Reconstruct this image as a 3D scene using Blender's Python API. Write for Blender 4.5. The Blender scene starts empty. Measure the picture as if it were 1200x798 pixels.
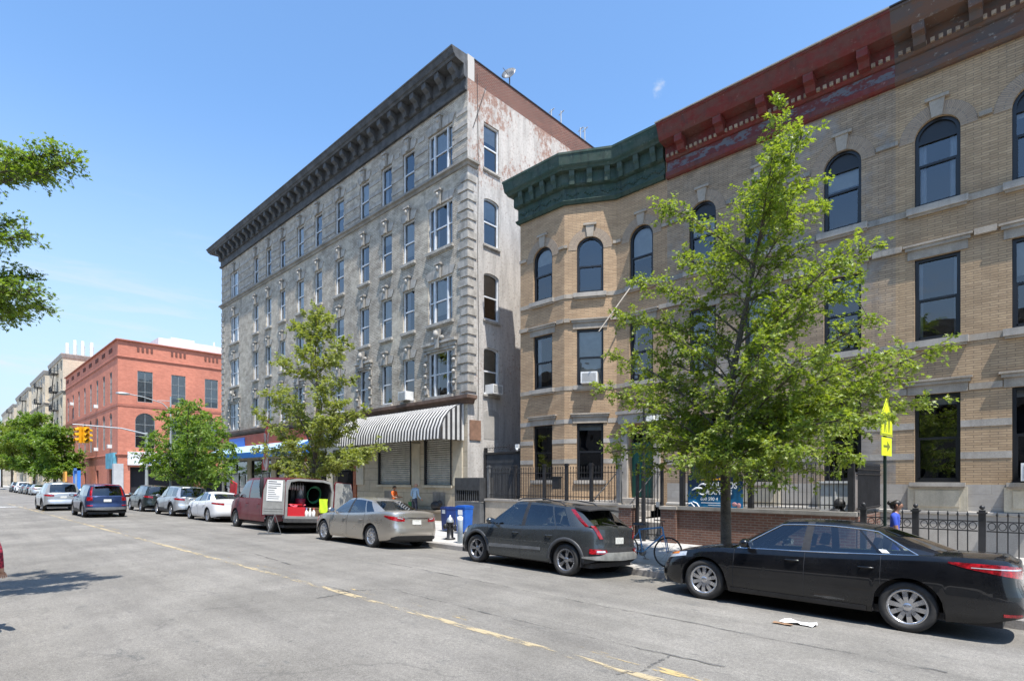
import bpy, math, random
from mathutils import Vector, Matrix
V = Vector
RND = random.Random(11)
SC = bpy.context.scene
C = SC.collection
rad = math.radians

# ------------------------------------------------------------------ camera frame (used to read places off the street survey)
EYE = 1.87
_h = math.hypot(680, 650)
FW = (-680 / _h, 650 / _h)
FW = (-0.69098, 0.72287)
RT = (0.72287, 0.69098)

def at(px, py, y):
    """point on the vertical plane y=const (parallel to the street)"""
    k = (px - 600) / 650
    x = (k * FW[1] - RT[1]) * y / (RT[0] - k * FW[0])
    d = FW[0] * x + FW[1] * y
    return V((x, y, EYE + (562 - py) * d / 650))

def at_d(px, py, d):
    """point at a given distance along the view axis"""
    r = (px - 600) / 650 * d
    return V((FW[0] * d + RT[0] * r, FW[1] * d + RT[1] * r, EYE + (562 - py) * d / 650))

# ------------------------------------------------------------------ mesh builder
class MB:
    def __init__(s):
        s.v = []; s.f = []; s.m = []; s.uv = []; s.hasuv = False; s.sm = []
    def face(s, pts, mi=0, uv=None, smooth=False):
        n = len(s.v)
        s.v.extend([tuple(p) for p in pts])
        s.f.append(tuple(range(n, n + len(pts)))); s.m.append(mi); s.sm.append(smooth)
        s.uv.append(uv)
        if uv: s.hasuv = True
    def grid(s, rows, mi=0, smooth=True, closed=False, flip=False):
        """rows: list of equally long point lists"""
        n = len(s.v); w = len(rows[0])
        for r in rows: s.v.extend([tuple(p) for p in r])
        for i in range(len(rows) - 1):
            for j in range(w if closed else w - 1):
                j2 = (j + 1) % w
                q = (n + i * w + j, n + i * w + j2, n + (i + 1) * w + j2, n + (i + 1) * w + j)
                if flip: q = q[::-1]
                s.f.append(q); s.m.append(mi); s.sm.append(smooth); s.uv.append(None)
    def box(s, a, b, mi=0, M=None, taper=None):
        x0, y0, z0 = a; x1, y1, z1 = b
        p = [V((x0, y0, z0)), V((x1, y0, z0)), V((x1, y1, z0)), V((x0, y1, z0)),
             V((x0, y0, z1)), V((x1, y0, z1)), V((x1, y1, z1)), V((x0, y1, z1))]
        if taper:
            cx, cy = (x0 + x1) / 2, (y0 + y1) / 2
            for q in p[4:]:
                q.x = cx + (q.x - cx) * taper; q.y = cy + (q.y - cy) * taper
        if M: p = [M @ q for q in p]
        n = len(s.v); s.v.extend([tuple(q) for q in p])
        for f in ((0, 3, 2, 1), (4, 5, 6, 7), (0, 1, 5, 4), (1, 2, 6, 5), (2, 3, 7, 6), (3, 0, 4, 7)):
            s.f.append(tuple(n + i for i in f)); s.m.append(mi); s.sm.append(False); s.uv.append(None)
        return s
    def tube(s, pts, r, seg=8, mi=0, cap=True, smooth=True):
        pts = [V(p) for p in pts]; N = len(pts)
        if not hasattr(r, '__len__'): r = [r] * N
        rows = []; prev = None
        for i, p in enumerate(pts):
            t = (pts[min(i + 1, N - 1)] - pts[max(i - 1, 0)])
            if t.length < 1e-9: t = V((0, 0, 1))
            t.normalize()
            if prev is None:
                u = t.orthogonal().normalized()
            else:
                u = (prev - t * prev.dot(t))
                u = u.normalized() if u.length > 1e-6 else t.orthogonal().normalized()
            prev = u; w = t.cross(u)
            rows.append([p + (u * math.cos(2 * math.pi * k / seg) + w * math.sin(2 * math.pi * k / seg)) * r[i] for k in range(seg)])
        s.grid(rows, mi, smooth, closed=True)
        if cap:
            s.face(rows[0][::-1], mi); s.face(rows[-1], mi)
        return s
    def lathe(s, prof, seg=16, mi=0, M=None, smooth=True):
        rows = []
        for (r, z) in prof:
            row = [V((r * math.cos(2 * math.pi * k / seg), r * math.sin(2 * math.pi * k / seg), z)) for k in range(seg)]
            if M: row = [M @ p for p in row]
            rows.append(row)
        s.grid(rows, mi, smooth, closed=True)
        return s
    def ball(s, c, r, seg=10, mi=0):
        c = V(c); rr = r if hasattr(r, '__len__') else (r, r, r)
        rows = []
        n = max(4, seg // 2)
        for i in range(n + 1):
            a = math.pi * i / n
            rows.append([c + V((rr[0] * math.sin(a) * math.cos(2 * math.pi * k / seg), rr[1] * math.sin(a) * math.sin(2 * math.pi * k / seg), -rr[2] * math.cos(a))) for k in range(seg)])
        s.grid(rows, mi, True, closed=True)
        return s
    def prism(s, poly, d0, d1, M, mi=0):
        """poly: 2D outline (a,b); extruded along third axis from d0 to d1; M maps (a, d, b)"""
        A = [M @ V((p[0], d0, p[1])) for p in poly]; B = [M @ V((p[0], d1, p[1])) for p in poly]
        s.face(A, mi); s.face(B[::-1], mi)
        n = len(poly)
        for i in range(n):
            j = (i + 1) % n
            s.face([A[j], A[i], B[i], B[j]], mi)
        return s
    def sweep(s, path, prof, mi=0, cap=True, closed_prof=True):
        """path: 2D (x,y) polyline whose outward side is to the right hand; prof: (d,z) list"""
        P = [V((p[0], p[1])) for p in path]; N = len(P); rows = []
        for i in range(N):
            ts = []
            if i > 0: ts.append((P[i] - P[i - 1]).normalized())
            if i < N - 1: ts.append((P[i + 1] - P[i]).normalized())
            ns = [V((t.y, -t.x)) for t in ts]
            m = sum(ns, V((0, 0))); m.normalize()
            m = m / max(.35, m.dot(ns[0]))
            rows.append([V((P[i].x + m.x * d, P[i].y + m.y * d, z)) for d, z in prof])
        for i in range(N - 1):
            n = len(prof)
            for j in range(n if closed_prof else n - 1):
                j2 = (j + 1) % n
                s.face([rows[i][j], rows[i + 1][j], rows[i + 1][j2], rows[i][j2]], mi)
        if cap:
            s.face(rows[0], mi); s.face(rows[-1][::-1], mi)
        return s
    def mesh(s, name, mats, off=None):
        me = bpy.data.meshes.new(name)
        vv = s.v if off is None else [(a - off[0], b - off[1], c - off[2]) for a, b, c in s.v]
        me.from_pydata(vv, [], s.f)
        for m in (mats if isinstance(mats, (list, tuple)) else [mats]): me.materials.append(m)
        me.polygons.foreach_set('material_index', s.m)
        me.polygons.foreach_set('use_smooth', s.sm)
        if s.hasuv:
            uvl = me.uv_layers.new(name='UVMap'); k = 0
            for fi, f in enumerate(s.f):
                u = s.uv[fi]
                for q in range(len(f)):
                    uvl.data[k].uv = u[q] if u else (s.v[f[q]][0] + s.v[f[q]][1] * .7, s.v[f[q]][2])
                    k += 1
        me.update()
        return me
    def build_each(s, name, mats, parent=None, off=None):
        """every box of eight corners becomes a part of its own"""
        out = []; par = list(range(len(s.v)))
        def fd(i):
            while par[i] != i: par[i] = par[par[i]]; i = par[i]
            return i
        for f in s.f:
            for q in f[1:]: par[fd(q)] = fd(f[0])
        groups = {}
        for fi, f in enumerate(s.f): groups.setdefault(fd(f[0]), []).append(fi)
        for fs in groups.values():
            b = MB(); mp = {}
            for fi in fs:
                ff = []
                for q in s.f[fi]:
                    if q not in mp: mp[q] = len(b.v); b.v.append(s.v[q])
                    ff.append(mp[q])
                b.f.append(tuple(ff)); b.m.append(s.m[fi]); b.sm.append(s.sm[fi]); b.uv.append(s.uv[fi])
            b.hasuv = s.hasuv
            out.append(b.build(name, mats, parent, off))
        return out
    def build(s, name, mats, parent=None, off=None):
        return link(name, s.mesh(name, mats, off), parent)

def link(name, me, parent=None):
    o = bpy.data.objects.new(name, me); C.objects.link(o)
    if parent is not None: o.parent = parent
    return o

def thing(name, label, cat, loc=(0, 0, 0), rz=0, group=None):
    o = bpy.data.objects.new(name, None); C.objects.link(o)
    o.empty_display_size = .2
    o.location = loc; o.rotation_euler = (0, 0, rz)
    return tag(o, label, cat, group)
def tag(o, label, cat, group=None):
    o['label'] = label; o['category'] = cat
    if group: o['group'] = group
    return o
def struct(name, mb, m, kind='structure'):
    o = mb.build(name, m); o['kind'] = kind
    return o
def kids(o): return [c for c in C.objects if c.parent == o]
def copy_tree(o, parent=None):
    c = o.copy(); C.objects.link(c)
    c.parent = parent
    for ch in list(o.children): copy_tree(ch, c)
    return c

def offset_poly(pts, d):
    """inward offset of a counter-clockwise 2D outline"""
    n = len(pts); out = []
    for i in range(n):
        a, b, c = V(pts[i - 1]), V(pts[i]), V(pts[(i + 1) % n])
        t1 = (b - a).normalized(); t2 = (c - b).normalized()
        n1 = V((-t1.y, t1.x)); n2 = V((-t2.y, t2.x))
        m = (n1 + n2)
        if m.length < 1e-6: m = n1
        m.normalize(); m = m / max(.3, m.dot(n1))
        out.append((b.x + m.x * d, b.y + m.y * d))
    return out

def lerp_table(tab, x):
    if x <= tab[0][0]: return tab[0][1]
    for (a, va), (b, vb) in zip(tab, tab[1:]):
        if x <= b:
            t = (x - a) / (b - a)
            return va + (vb - va) * t
    return tab[-1][1]
def smooth_table(tab, x):
    n = len(tab)
    if x <= tab[0][0]: return tab[0][1]
    if x >= tab[-1][0]: return tab[-1][1]
    for i in range(n - 1):
        a, va = tab[i]; b, vb = tab[i + 1]
        if x <= b:
            def sl(k):
                if k <= 0 or k >= n - 1:
                    k0, k1 = (0, 1) if k <= 0 else (n - 2, n - 1)
                    return (tab[k1][1] - tab[k0][1]) / (tab[k1][0] - tab[k0][0])
                return (tab[k + 1][1] - tab[k - 1][1]) / (tab[k + 1][0] - tab[k - 1][0])
            h = b - a; t = (x - a) / h
            m0, m1 = sl(i) * h, sl(i + 1) * h
            return (2 * t**3 - 3 * t**2 + 1) * va + (t**3 - 2 * t**2 + t) * m0 + (-2 * t**3 + 3 * t**2) * vb + (t**3 - t**2) * m1
    return tab[-1][1]

# ------------------------------------------------------------------ materials
def newmat(name):
    m = bpy.data.materials.new(name); m.use_nodes = True
    nt = m.node_tree
    return m, nt, nt.nodes['Principled BSDF']
def N(nt, typ, **kw):
    n = nt.nodes.new(typ)
    for k, v in kw.items():
        if k in n.inputs.keys() if isinstance(k, str) else False: n.inputs[k].default_value = v
        else: setattr(n, k, v)
    return n
def noise(nt, vec, scale, detail=4, rough=.6, dist=0):
    n = nt.nodes.new('ShaderNodeTexNoise')
    n.inputs['Scale'].default_value = scale; n.inputs['Detail'].default_value = detail
    n.inputs['Roughness'].default_value = rough; n.inputs['Distortion'].default_value = dist
    if vec is not None: nt.links.new(vec, n.inputs['Vector'])
    return n.outputs['Fac']
def mrange(nt, val, a, b, c=0., d=1., smooth=True):
    n = nt.nodes.new('ShaderNodeMapRange')
    if smooth: n.interpolation_type = 'SMOOTHSTEP'
    nt.links.new(val, n.inputs['Value'])
    for k, v in (('From Min', a), ('From Max', b), ('To Min', c), ('To Max', d)): n.inputs[k].default_value = v
    return n.outputs['Result']
def mixc(nt, fac, a, b, mode='MIX'):
    n = nt.nodes.new('ShaderNodeMix'); n.data_type = 'RGBA'; n.blend_type = mode
    for sock, v in (('Factor', fac), ('A', a), ('B', b)):
        inp = [i for i in n.inputs if i.name == sock and (i.type == ('VALUE' if sock == 'Factor' else 'RGBA'))][0]
        if hasattr(v, 'is_output'): nt.links.new(v, inp)
        elif sock == 'Factor': inp.default_value = v
        else: inp.default_value = (*v, 1) if len(v) == 3 else v
    return [o for o in n.outputs if o.type == 'RGBA'][0]
def math_(nt, op, a, b=None):
    n = nt.nodes.new('ShaderNodeMath'); n.operation = op
    for i, v in enumerate((a, b)):
        if v is None: continue
        if hasattr(v, 'is_output'): nt.links.new(v, n.inputs[i])
        else: n.inputs[i].default_value = v
    return n.outputs[0]
def coord(nt, kind='Object', scale=None):
    t = nt.nodes.new('ShaderNodeTexCoord')
    o = t.outputs[kind]
    if scale:
        m = nt.nodes.new('ShaderNodeMapping'); m.inputs['Scale'].default_value = scale
        nt.links.new(o, m.inputs['Vector']); o = m.outputs['Vector']
    return o
def bump(nt, h, strength, dist=.02):
    b = nt.nodes.new('ShaderNodeBump'); b.inputs['Strength'].default_value = strength; b.inputs['Distance'].default_value = dist
    nt.links.new(h, b.inputs['Height'])
    return b.outputs['Normal']
def sc(c, k): return tuple(min(1, x * k) for x in c)

def mat(name, col, rough=.7, metal=0, var=.18, scale=2.5, fine=None, bmp=0, bscale=60, spec=.5, coat=0, streak=0):
    m, nt, b = newmat(name)
    vec = coord(nt)
    f = mrange(nt, noise(nt, vec, scale, 6, .65), .3, .7)
    colr = mixc(nt, f, sc(col, 1 - var), sc(col, 1 + var))
    if fine:
        g = noise(nt, vec, bscale, 2, .5)
        colr = mixc(nt, mrange(nt, g, .35, .65), colr, mixc(nt, 1.0, colr, (1 - fine,) * 3, 'MULTIPLY'))
    if streak:
        sv = coord(nt, 'Object', (2.2, 2.2, .12))
        g = mrange(nt, noise(nt, sv, 2.2, 5, .7), .48, .75)
        colr = mixc(nt, math_(nt, 'MULTIPLY', g, streak), colr, sc(col, .35))
    nt.links.new(colr, b.inputs['Base Color'])
    rr = mrange(nt, noise(nt, vec, scale * 3, 3), .2, .8, max(0, rough - .08), min(1, rough + .08))
    nt.links.new(rr, b.inputs['Roughness'])
    b.inputs['Metallic'].default_value = metal
    b.inputs['Specular IOR Level'].default_value = spec
    if coat:
        b.inputs['Coat Weight'].default_value = coat; b.inputs['Coat Roughness'].default_value = .04
    if bmp:
        nt.links.new(bump(nt, noise(nt, vec, bscale, 5, .7), bmp, .01), b.inputs['Normal'])
    return m

def brick(name, c1, c2, mortar, bw=.21, bh=.068, ms=.009, weather=.3, wcol=(.12, .11, .1), wscale=.35, bmp=.35, patch=None, pscale=.5, mottle=.35):
    m, nt, b = newmat(name)
    uv = coord(nt, 'UV')
    t = nt.nodes.new('ShaderNodeTexBrick')
    t.offset = .5; t.squash = 1
    t.inputs['Scale'].default_value = 1
    t.inputs['Brick Width'].default_value = bw; t.inputs['Row Height'].default_value = bh
    t.inputs['Mortar Size'].default_value = ms; t.inputs['Mortar Smooth'].default_value = .2
    t.inputs['Bias'].default_value = 0
    nt.links.new(uv, t.inputs['Vector'])
    t.inputs['Color1'].default_value = (*c1, 1); t.inputs['Color2'].default_value = (*c2, 1); t.inputs['Mortar'].default_value = (*mortar, 1)
    col = t.outputs['Color']
    pv = coord(nt, 'UV')
    big = noise(nt, pv, wscale, 8, .68)
    col = mixc(nt, mrange(nt, big, .28, .72), mixc(nt, 1., col, (.82, .82, .84), 'MULTIPLY'), mixc(nt, 1., col, (1.12, 1.1, 1.08), 'MULTIPLY'))
    if patch:
        g = mrange(nt, noise(nt, pv, pscale, 9, .72), .5, .62)
        col = mixc(nt, g, col, patch)
    mo = mrange(nt, noise(nt, coord(nt, 'UV', (1, 1.6, 1)), 1.7, 9, .75), .36, .64)
    col = mixc(nt, math_(nt, 'MULTIPLY', mo, mottle), col, mixc(nt, 1., col, (.55, .53, .51), 'MULTIPLY'))
    sv = coord(nt, 'UV', (1.6, .16, 1))
    g = mrange(nt, noise(nt, sv, 1.3, 6, .7), .5, .8)
    col = mixc(nt, math_(nt, 'MULTIPLY', g, weather), col, wcol)
    nt.links.new(col, b.inputs['Base Color'])
    b.inputs['Roughness'].default_value = .85; b.inputs['Specular IOR Level'].default_value = .25
    h = math_(nt, 'ADD', math_(nt, 'MULTIPLY', t.outputs['Fac'], -1.0), math_(nt, 'MULTIPLY', noise(nt, pv, 30, 3), .5))
    nt.links.new(bump(nt, h, bmp, .01), b.inputs['Normal'])
    return m

def glass(name, tint=(.75, .8, .8), wob=.04, ior=1.6, rough=.0):
    m, nt, b = newmat(name)
    nt.nodes.remove(b)
    out = nt.nodes['Material Output']
    tr = nt.nodes.new('ShaderNodeBsdfTransparent'); tr.inputs['Color'].default_value = (*tint, 1)
    gl = nt.nodes.new('ShaderNodeBsdfGlossy'); gl.inputs['Roughness'].default_value = rough; gl.inputs['Color'].default_value = (.95, .97, 1, 1)
    fr = nt.nodes.new('ShaderNodeFresnel'); fr.inputs['IOR'].default_value = ior
    fac = math_(nt, 'MINIMUM', math_(nt, 'MULTIPLY_ADD', fr.outputs[0], 1.7), 1.)
    fac.node.inputs[0].links[0].from_node.inputs[2].default_value = .03
    mx = nt.nodes.new('ShaderNodeMixShader')
    nt.links.new(fac, mx.inputs[0]); nt.links.new(tr.outputs[0], mx.inputs[1]); nt.links.new(gl.outputs[0], mx.inputs[2])
    if wob:
        vec = coord(nt)
        oi = nt.nodes.new('ShaderNodeObjectInfo'); va = nt.nodes.new('ShaderNodeVectorMath'); va.operation = 'ADD'
        nt.links.new(vec, va.inputs[0]); nt.links.new(math_(nt, 'MULTIPLY', oi.outputs['Random'], 60.), va.inputs[1])
        nb = bump(nt, noise(nt, va.outputs[0], .8, 2), wob, .06)
        nt.links.new(nb, gl.inputs['Normal'])
    nt.links.new(mx.outputs[0], out.inputs['Surface'])
    return m

def paint(name, col, metal=0., rough=.32, flake=False, coat=.65):
    m, nt, b = newmat(name)
    vec = coord(nt)
    f = mrange(nt, noise(nt, vec, 1.7, 5, .7), .35, .75)
    dust = mixc(nt, math_(nt, 'MULTIPLY', f, .018), col, (.3, .28, .25))
    nt.links.new(dust, b.inputs['Base Color'])
    b.inputs['Metallic'].default_value = metal
    nt.links.new(mrange(nt, noise(nt, vec, 3, 4), .3, .8, rough, rough + .12), b.inputs['Roughness'])
    b.inputs['Coat Weight'].default_value = coat; b.inputs['Coat Roughness'].default_value = .02; b.inputs['Specular IOR Level'].default_value = .3
    return m

def leafmat(name, c1, c2, c3, trans=.42):
    m, nt, b = newmat(name)
    g = nt.nodes.new('ShaderNodeNewGeometry')
    r = g.outputs['Random Per Island']
    col = mixc(nt, mrange(nt, r, 0, .55), c1, c2)
    col = mixc(nt, mrange(nt, r, .7, 1.), col, c3)
    nt.links.new(col, b.inputs['Base Color']); b.inputs['Roughness'].default_value = .42
    b.inputs['Specular IOR Level'].default_value = .45
    tl = nt.nodes.new('ShaderNodeBsdfTranslucent')
    nt.links.new(mixc(nt, 1., col, (1.9, 1.9, .6), 'MULTIPLY'), tl.inputs['Color'])
    mx = nt.nodes.new('ShaderNodeMixShader'); mx.inputs[0].default_value = trans
    nt.links.new(b.outputs[0], mx.inputs[1]); nt.links.new(tl.outputs[0], mx.inputs[2])
    nt.links.new(mx.outputs[0], nt.nodes['Material Output'].inputs['Surface'])
    return m

def flat(name, col, rough=.6, metal=0, spec=.5):
    m, nt, b = newmat(name)
    b.inputs['Base Color'].default_value = (*col, 1); b.inputs['Roughness'].default_value = rough
    b.inputs['Metallic'].default_value = metal; b.inputs['Specular IOR Level'].default_value = spec
    return m

# palette
MT = {}
def build_palette():
    T = MT
    T['black_metal'] = mat('black_metal', (.022, .022, .024), .45, 0, .3, 4)
    T['grey_metal'] = mat('grey_metal', (.16, .165, .17), .45, .3, .2, 4)
    T['galv'] = mat('galvanised', (.42, .44, .45), .45, .5, .15, 5)
    T['stone'] = mat('limestone', (.39, .355, .31), .8, 0, .2, 1.6, .15, .2, 50, streak=.35)
    T['stone_dk'] = mat('dark_limestone', (.30, .28, .25), .85, 0, .25, 1.5, .2, .2, 50, streak=.5)
    T['cream'] = mat('cream_masonry', (.56, .50, .385), .8, 0, .15, 1.2, .1, .15, 40, streak=.3)
    T['greytrim'] = mat('grey_ornament', (.34, .33, .32), .85, 0, .25, 2.5, .2, .3, 40, streak=.4)
    T['concrete'] = mat('concrete', (.38, .36, .33), .9, 0, .16, .8, .12, .15, 60)
    T['curb'] = mat('kerb_stone', (.34, .32, .30), .85, 0, .2, 1.2, .2, .2, 50)
    T['room'] = flat('dark_room', (.022, .022, .026), .9)
    T['frame_black'] = flat('black_window_frame', (.012, .013, .016), .35)
    T['frame_white'] = mat('white_window_frame', (.66, .68, .70), .45, 0, .12, 4)
    T['glass'] = glass('window_glass', (.76, .80, .82), .16)
    T['blind'] = mat('window_blind', (.62, .60, .55), .8, 0, .1, 3)
    T['curtain'] = mat('window_curtain', (.55, .57, .62), .9, 0, .12, 3)
    T['white_plastic'] = mat('white_plastic', (.70, .70, .68), .5, 0, .1, 5)
    T['rubber'] = mat('tyre_rubber', (.03, .029, .028), .8, 0, .3, 6)
    T['alloy'] = mat('alloy', (.55, .55, .56), .28, .85, .1, 8)
    T['alloy_dk'] = mat('dark_alloy', (.05, .05, .055), .35, .5, .2, 8)
    T['car_glass'] = glass('car_glass', (.66, .72, .70), 0, 1.5)
    T['car_glass_dk'] = glass('tinted_car_glass', (.10, .11, .12), 0, 1.5)
    T['black_plastic'] = mat('black_plastic', (.025, .025, .027), .55, 0, .2, 6)
    T['interior'] = mat('car_interior', (.035, .033, .032), .85, 0, .2, 6)
    T['chrome'] = flat('chrome', (.75, .76, .78), .12, 1)
    T['tail_red'] = mat('tail_lamp_red', (.34, .008, .014), .15, 0, .55, 9, .5, 0, 38, coat=1)
    T['lamp_clear'] = mat('clear_lamp', (.62, .64, .66), .12, .3, .2, 18, coat=1)
    T['amber'] = mat('amber_lamp', (.75, .22, .02), .15, 0, .1, 12, coat=1)
    T['plate'] = mat('number_plate', (.62, .62, .58), .5, 0, .15, 20)
    T['bark'] = mat('tree_bark', (.135, .112, .088), .9, 0, .3, 6, .3, .6, 45)
    T['skin_b'] = mat('brown_skin', (.28, .14, .085), .5, 0, .08, 6)
    T['skin_l'] = mat('light_skin', (.48, .27, .19), .5, 0, .08, 6)
    T['hair'] = mat('dark_hair', (.014, .011, .01), .45, 0, .3, 20)
    T['dk_jeans'] = mat('dark_denim', (.03, .035, .055), .9, 0, .2, 9)
    T['sheet_white'] = mat('white_paper', (.75, .75, .73), .7, 0, .06, 4)
build_palette()
# ------------------------------------------------------------------ ground heights
CURB_Y = 10.75
def drop(x): return -.006 * max(0., x + 9)
def rz(x, y):
    u = min(1.15, abs(y - 4.8) / 5.95)
    return -.22 * u * u + drop(x)
def wz(x, y):
    return -.07 + .022 * (min(y, 17) - CURB_Y) + drop(x)
def gp(px, py, f=rz):
    z = 0
    for _ in range(6):
        d = 650 * (EYE - z) / (py - 562); r = (px - 600) / 650 * d
        x, y = FW[0] * d + RT[0] * r, FW[1] * d + RT[1] * r
        z = f(x, y)
    return V((x, y, z))

# ------------------------------------------------------------------ camera, light, sky
def setup():
    cam = bpy.data.cameras.new('camera'); co = bpy.data.objects.new('camera', cam); C.objects.link(co)
    cam.sensor_width = 36; cam.lens = 650 / 1200 * 36; cam.shift_y = (562 - 399) / 1200
    cam.clip_start = .05; cam.clip_end = 5000
    co.location = (0, 0, EYE); co.rotation_euler = (rad(90), 0, math.atan2(-FW[0], FW[1]))
    SC.camera = co
    el, be = rad(66), rad(19)
    s = V((math.cos(el) * math.cos(be), -math.cos(el) * math.sin(be), math.sin(el)))
    L = bpy.data.lights.new('sun', 'SUN'); L.energy = 4.2; L.angle = rad(.5); L.color = (1, .955, .89)
    lo = bpy.data.objects.new('sun', L); C.objects.link(lo)
    lo.rotation_euler = (-s).to_track_quat('-Z', 'Y').to_euler(); lo.location = (20, -20, 60)
    w = bpy.data.worlds.new('World'); SC.world = w; w.use_nodes = True
    nt = w.node_tree; nt.nodes.clear()
    out = nt.nodes.new('ShaderNodeOutputWorld'); bg = nt.nodes.new('ShaderNodeBackground')
    sky = nt.nodes.new('ShaderNodeTexSky'); sky.sky_type = 'NISHITA'; sky.sun_disc = False
    sky.sun_elevation = el; sky.sun_rotation = math.atan2(s.x, s.y)
    sky.altitude = 50; sky.air_density = 1.0; sky.dust_density = .6; sky.ozone_density = 1.6
    tc = nt.nodes.new('ShaderNodeTexCoord'); g = tc.outputs['Generated']
    sep = nt.nodes.new('ShaderNodeSeparateXYZ'); nt.links.new(g, sep.inputs[0])
    # thin streaks of cloud low over the roofs
    mp = nt.nodes.new('ShaderNodeMapping'); mp.inputs['Scale'].default_value = (2.2, 2.2, 15); nt.links.new(g, mp.inputs['Vector'])
    n1 = mrange(nt, noise(nt, mp.outputs[0], 2.1, 7, .6, .4), .47, .74)
    band = math_(nt, 'MULTIPLY', mrange(nt, sep.outputs[2], .02, .12), mrange(nt, sep.outputs[2], .45, .16))
    cl = math_(nt, 'MULTIPLY', math_(nt, 'MULTIPLY', n1, band), .6)
    # one small puff above the row houses
    d = V((FW[0] * 650 + RT[0] * 171, FW[1] * 650 + RT[1] * 171, 459)).normalized()
    df = nt.nodes.new('ShaderNodeVectorMath'); df.operation = 'DISTANCE'; nt.links.new(g, df.inputs[0]); df.inputs[1].default_value = d
    n2 = noise(nt, g, 70, 5, .65)
    pf = mrange(nt, math_(nt, 'ADD', df.outputs['Value'], math_(nt, 'MULTIPLY', n2, .03)), .026, .012)
    cl2 = math_(nt, 'MULTIPLY', pf, .5)
    hz = mrange(nt, sep.outputs[2], .55, .0, 0, .88)
    skc = mixc(nt, 1., sky.outputs[0], (.80, .99, 1.10), 'MULTIPLY')
    col = mixc(nt, hz, skc, (2.35, 2.85, 3.4))
    col = mixc(nt, math_(nt, 'MAXIMUM', cl, cl2), col, (3.0, 3.2, 3.45))
    nt.links.new(col, bg.inputs['Color']); bg.inputs['Strength'].default_value = .15
    nt.links.new(bg.outputs[0], out.inputs['Surface'])
    SC.view_settings.view_transform = 'Standard'; SC.view_settings.look = 'None'
    SC.view_settings.exposure = .92; SC.view_settings.gamma = 1
    SC.cycles.max_bounces = 7; SC.cycles.transparent_max_bounces = 16
    SC.cycles.use_denoising = True
    SC.cycles.sample_clamp_indirect = 6
    SC.cycles.caustics_reflective = False; SC.cycles.caustics_refractive = False
setup()

def asphalt():
    m, nt, b = newmat('worn_asphalt')
    vec = coord(nt)
    base = mixc(nt, mrange(nt, noise(nt, vec, .45, 8, .7), .3, .7), (.182, .172, .156), (.268, .254, .232))
    st = coord(nt, 'Object', (.10, 1.1, 1))
    base = mixc(nt, mrange(nt, noise(nt, st, 1.6, 7, .7), .35, .72), base, mixc(nt, 1., base, (.80, .80, .81), 'MULTIPLY'))
    base = mixc(nt, mrange(nt, noise(nt, coord(nt, 'Object', (.6, 1.5, 1)), 1.9, 6, .75), .60, .70), base, (.15, .147, .14))
    base = mixc(nt, mrange(nt, noise(nt, vec, 95, 2, .5), .34, .66), mixc(nt, 1., base, (.74, .74, .74), 'MULTIPLY'), mixc(nt, 1., base, (1.18, 1.17, 1.14), 'MULTIPLY'))
    base = mixc(nt, mrange(nt, noise(nt, vec, 26, 5, .8), .40, .62), mixc(nt, 1., base, (.84, .835, .83), 'MULTIPLY'), mixc(nt, 1., base, (1.08, 1.08, 1.07), 'MULTIPLY'))
    fl = mrange(nt, noise(nt, coord(nt, 'Object', (.55, 1.2, 1)), 7, 4, .6), .66, .72)
    base = mixc(nt, math_(nt, 'MULTIPLY', fl, .5), base, (.11, .106, .10))
    # rectangular trench repairs, a little darker or lighter than the rest
    pb = nt.nodes.new('ShaderNodeTexBrick'); pb.offset = .37; pb.inputs['Scale'].default_value = 1; pb.inputs['Brick Width'].default_value = 9.5; pb.inputs['Row Height'].default_value = 2.9; pb.inputs['Mortar Size'].default_value = 0
    pb.inputs['Color1'].default_value = (.86, .86, .86, 1); pb.inputs['Color2'].default_value = (1.08, 1.08, 1.08, 1); nt.links.new(vec, pb.inputs['Vector'])
    base = mixc(nt, .55, base, mixc(nt, 1., base, pb.outputs['Color'], 'MULTIPLY'))
    # oil spots
    sp = nt.nodes.new('ShaderNodeTexVoronoi'); sp.inputs['Scale'].default_value = 1.05; nt.links.new(vec, sp.inputs['Vector'])
    spot = mrange(nt, math_(nt, 'ADD', sp.outputs['Distance'], math_(nt, 'MULTIPLY', noise(nt, vec, 6, 3), .12)), .085, .125, .5, 0)
    base = mixc(nt, spot, base, (.09, .088, .085))
    # fine cracks
    wv = nt.nodes.new('ShaderNodeVectorMath'); wv.operation = 'ADD'
    nz = nt.nodes.new('ShaderNodeTexNoise'); nz.inputs['Scale'].default_value = 1.3; nz.inputs['Detail'].default_value = 6; nt.links.new(vec, nz.inputs['Vector'])
    nt.links.new(vec, wv.inputs[0]); nt.links.new(nz.outputs['Color'], wv.inputs[1])
    vo = nt.nodes.new('ShaderNodeTexVoronoi'); vo.feature = 'DISTANCE_TO_EDGE'; vo.inputs['Scale'].default_value = .42; nt.links.new(wv.outputs[0], vo.inputs['Vector'])
    cr = math_(nt, 'MULTIPLY', mrange(nt, vo.outputs['Distance'], .004, .012, 1, 0), mrange(nt, noise(nt, vec, .55, 3), .50, .60))
    base = mixc(nt, math_(nt, 'MULTIPLY', cr, .3), base, (.07, .068, .065))
    nt.links.new(base, b.inputs['Base Color']); b.inputs['Roughness'].default_value = .88; b.inputs['Specular IOR Level'].default_value = .3
    nt.links.new(bump(nt, noise(nt, vec, 120, 3, .6), .35, .01), b.inputs['Normal'])
    return m
MT['asphalt'] = asphalt()

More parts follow.
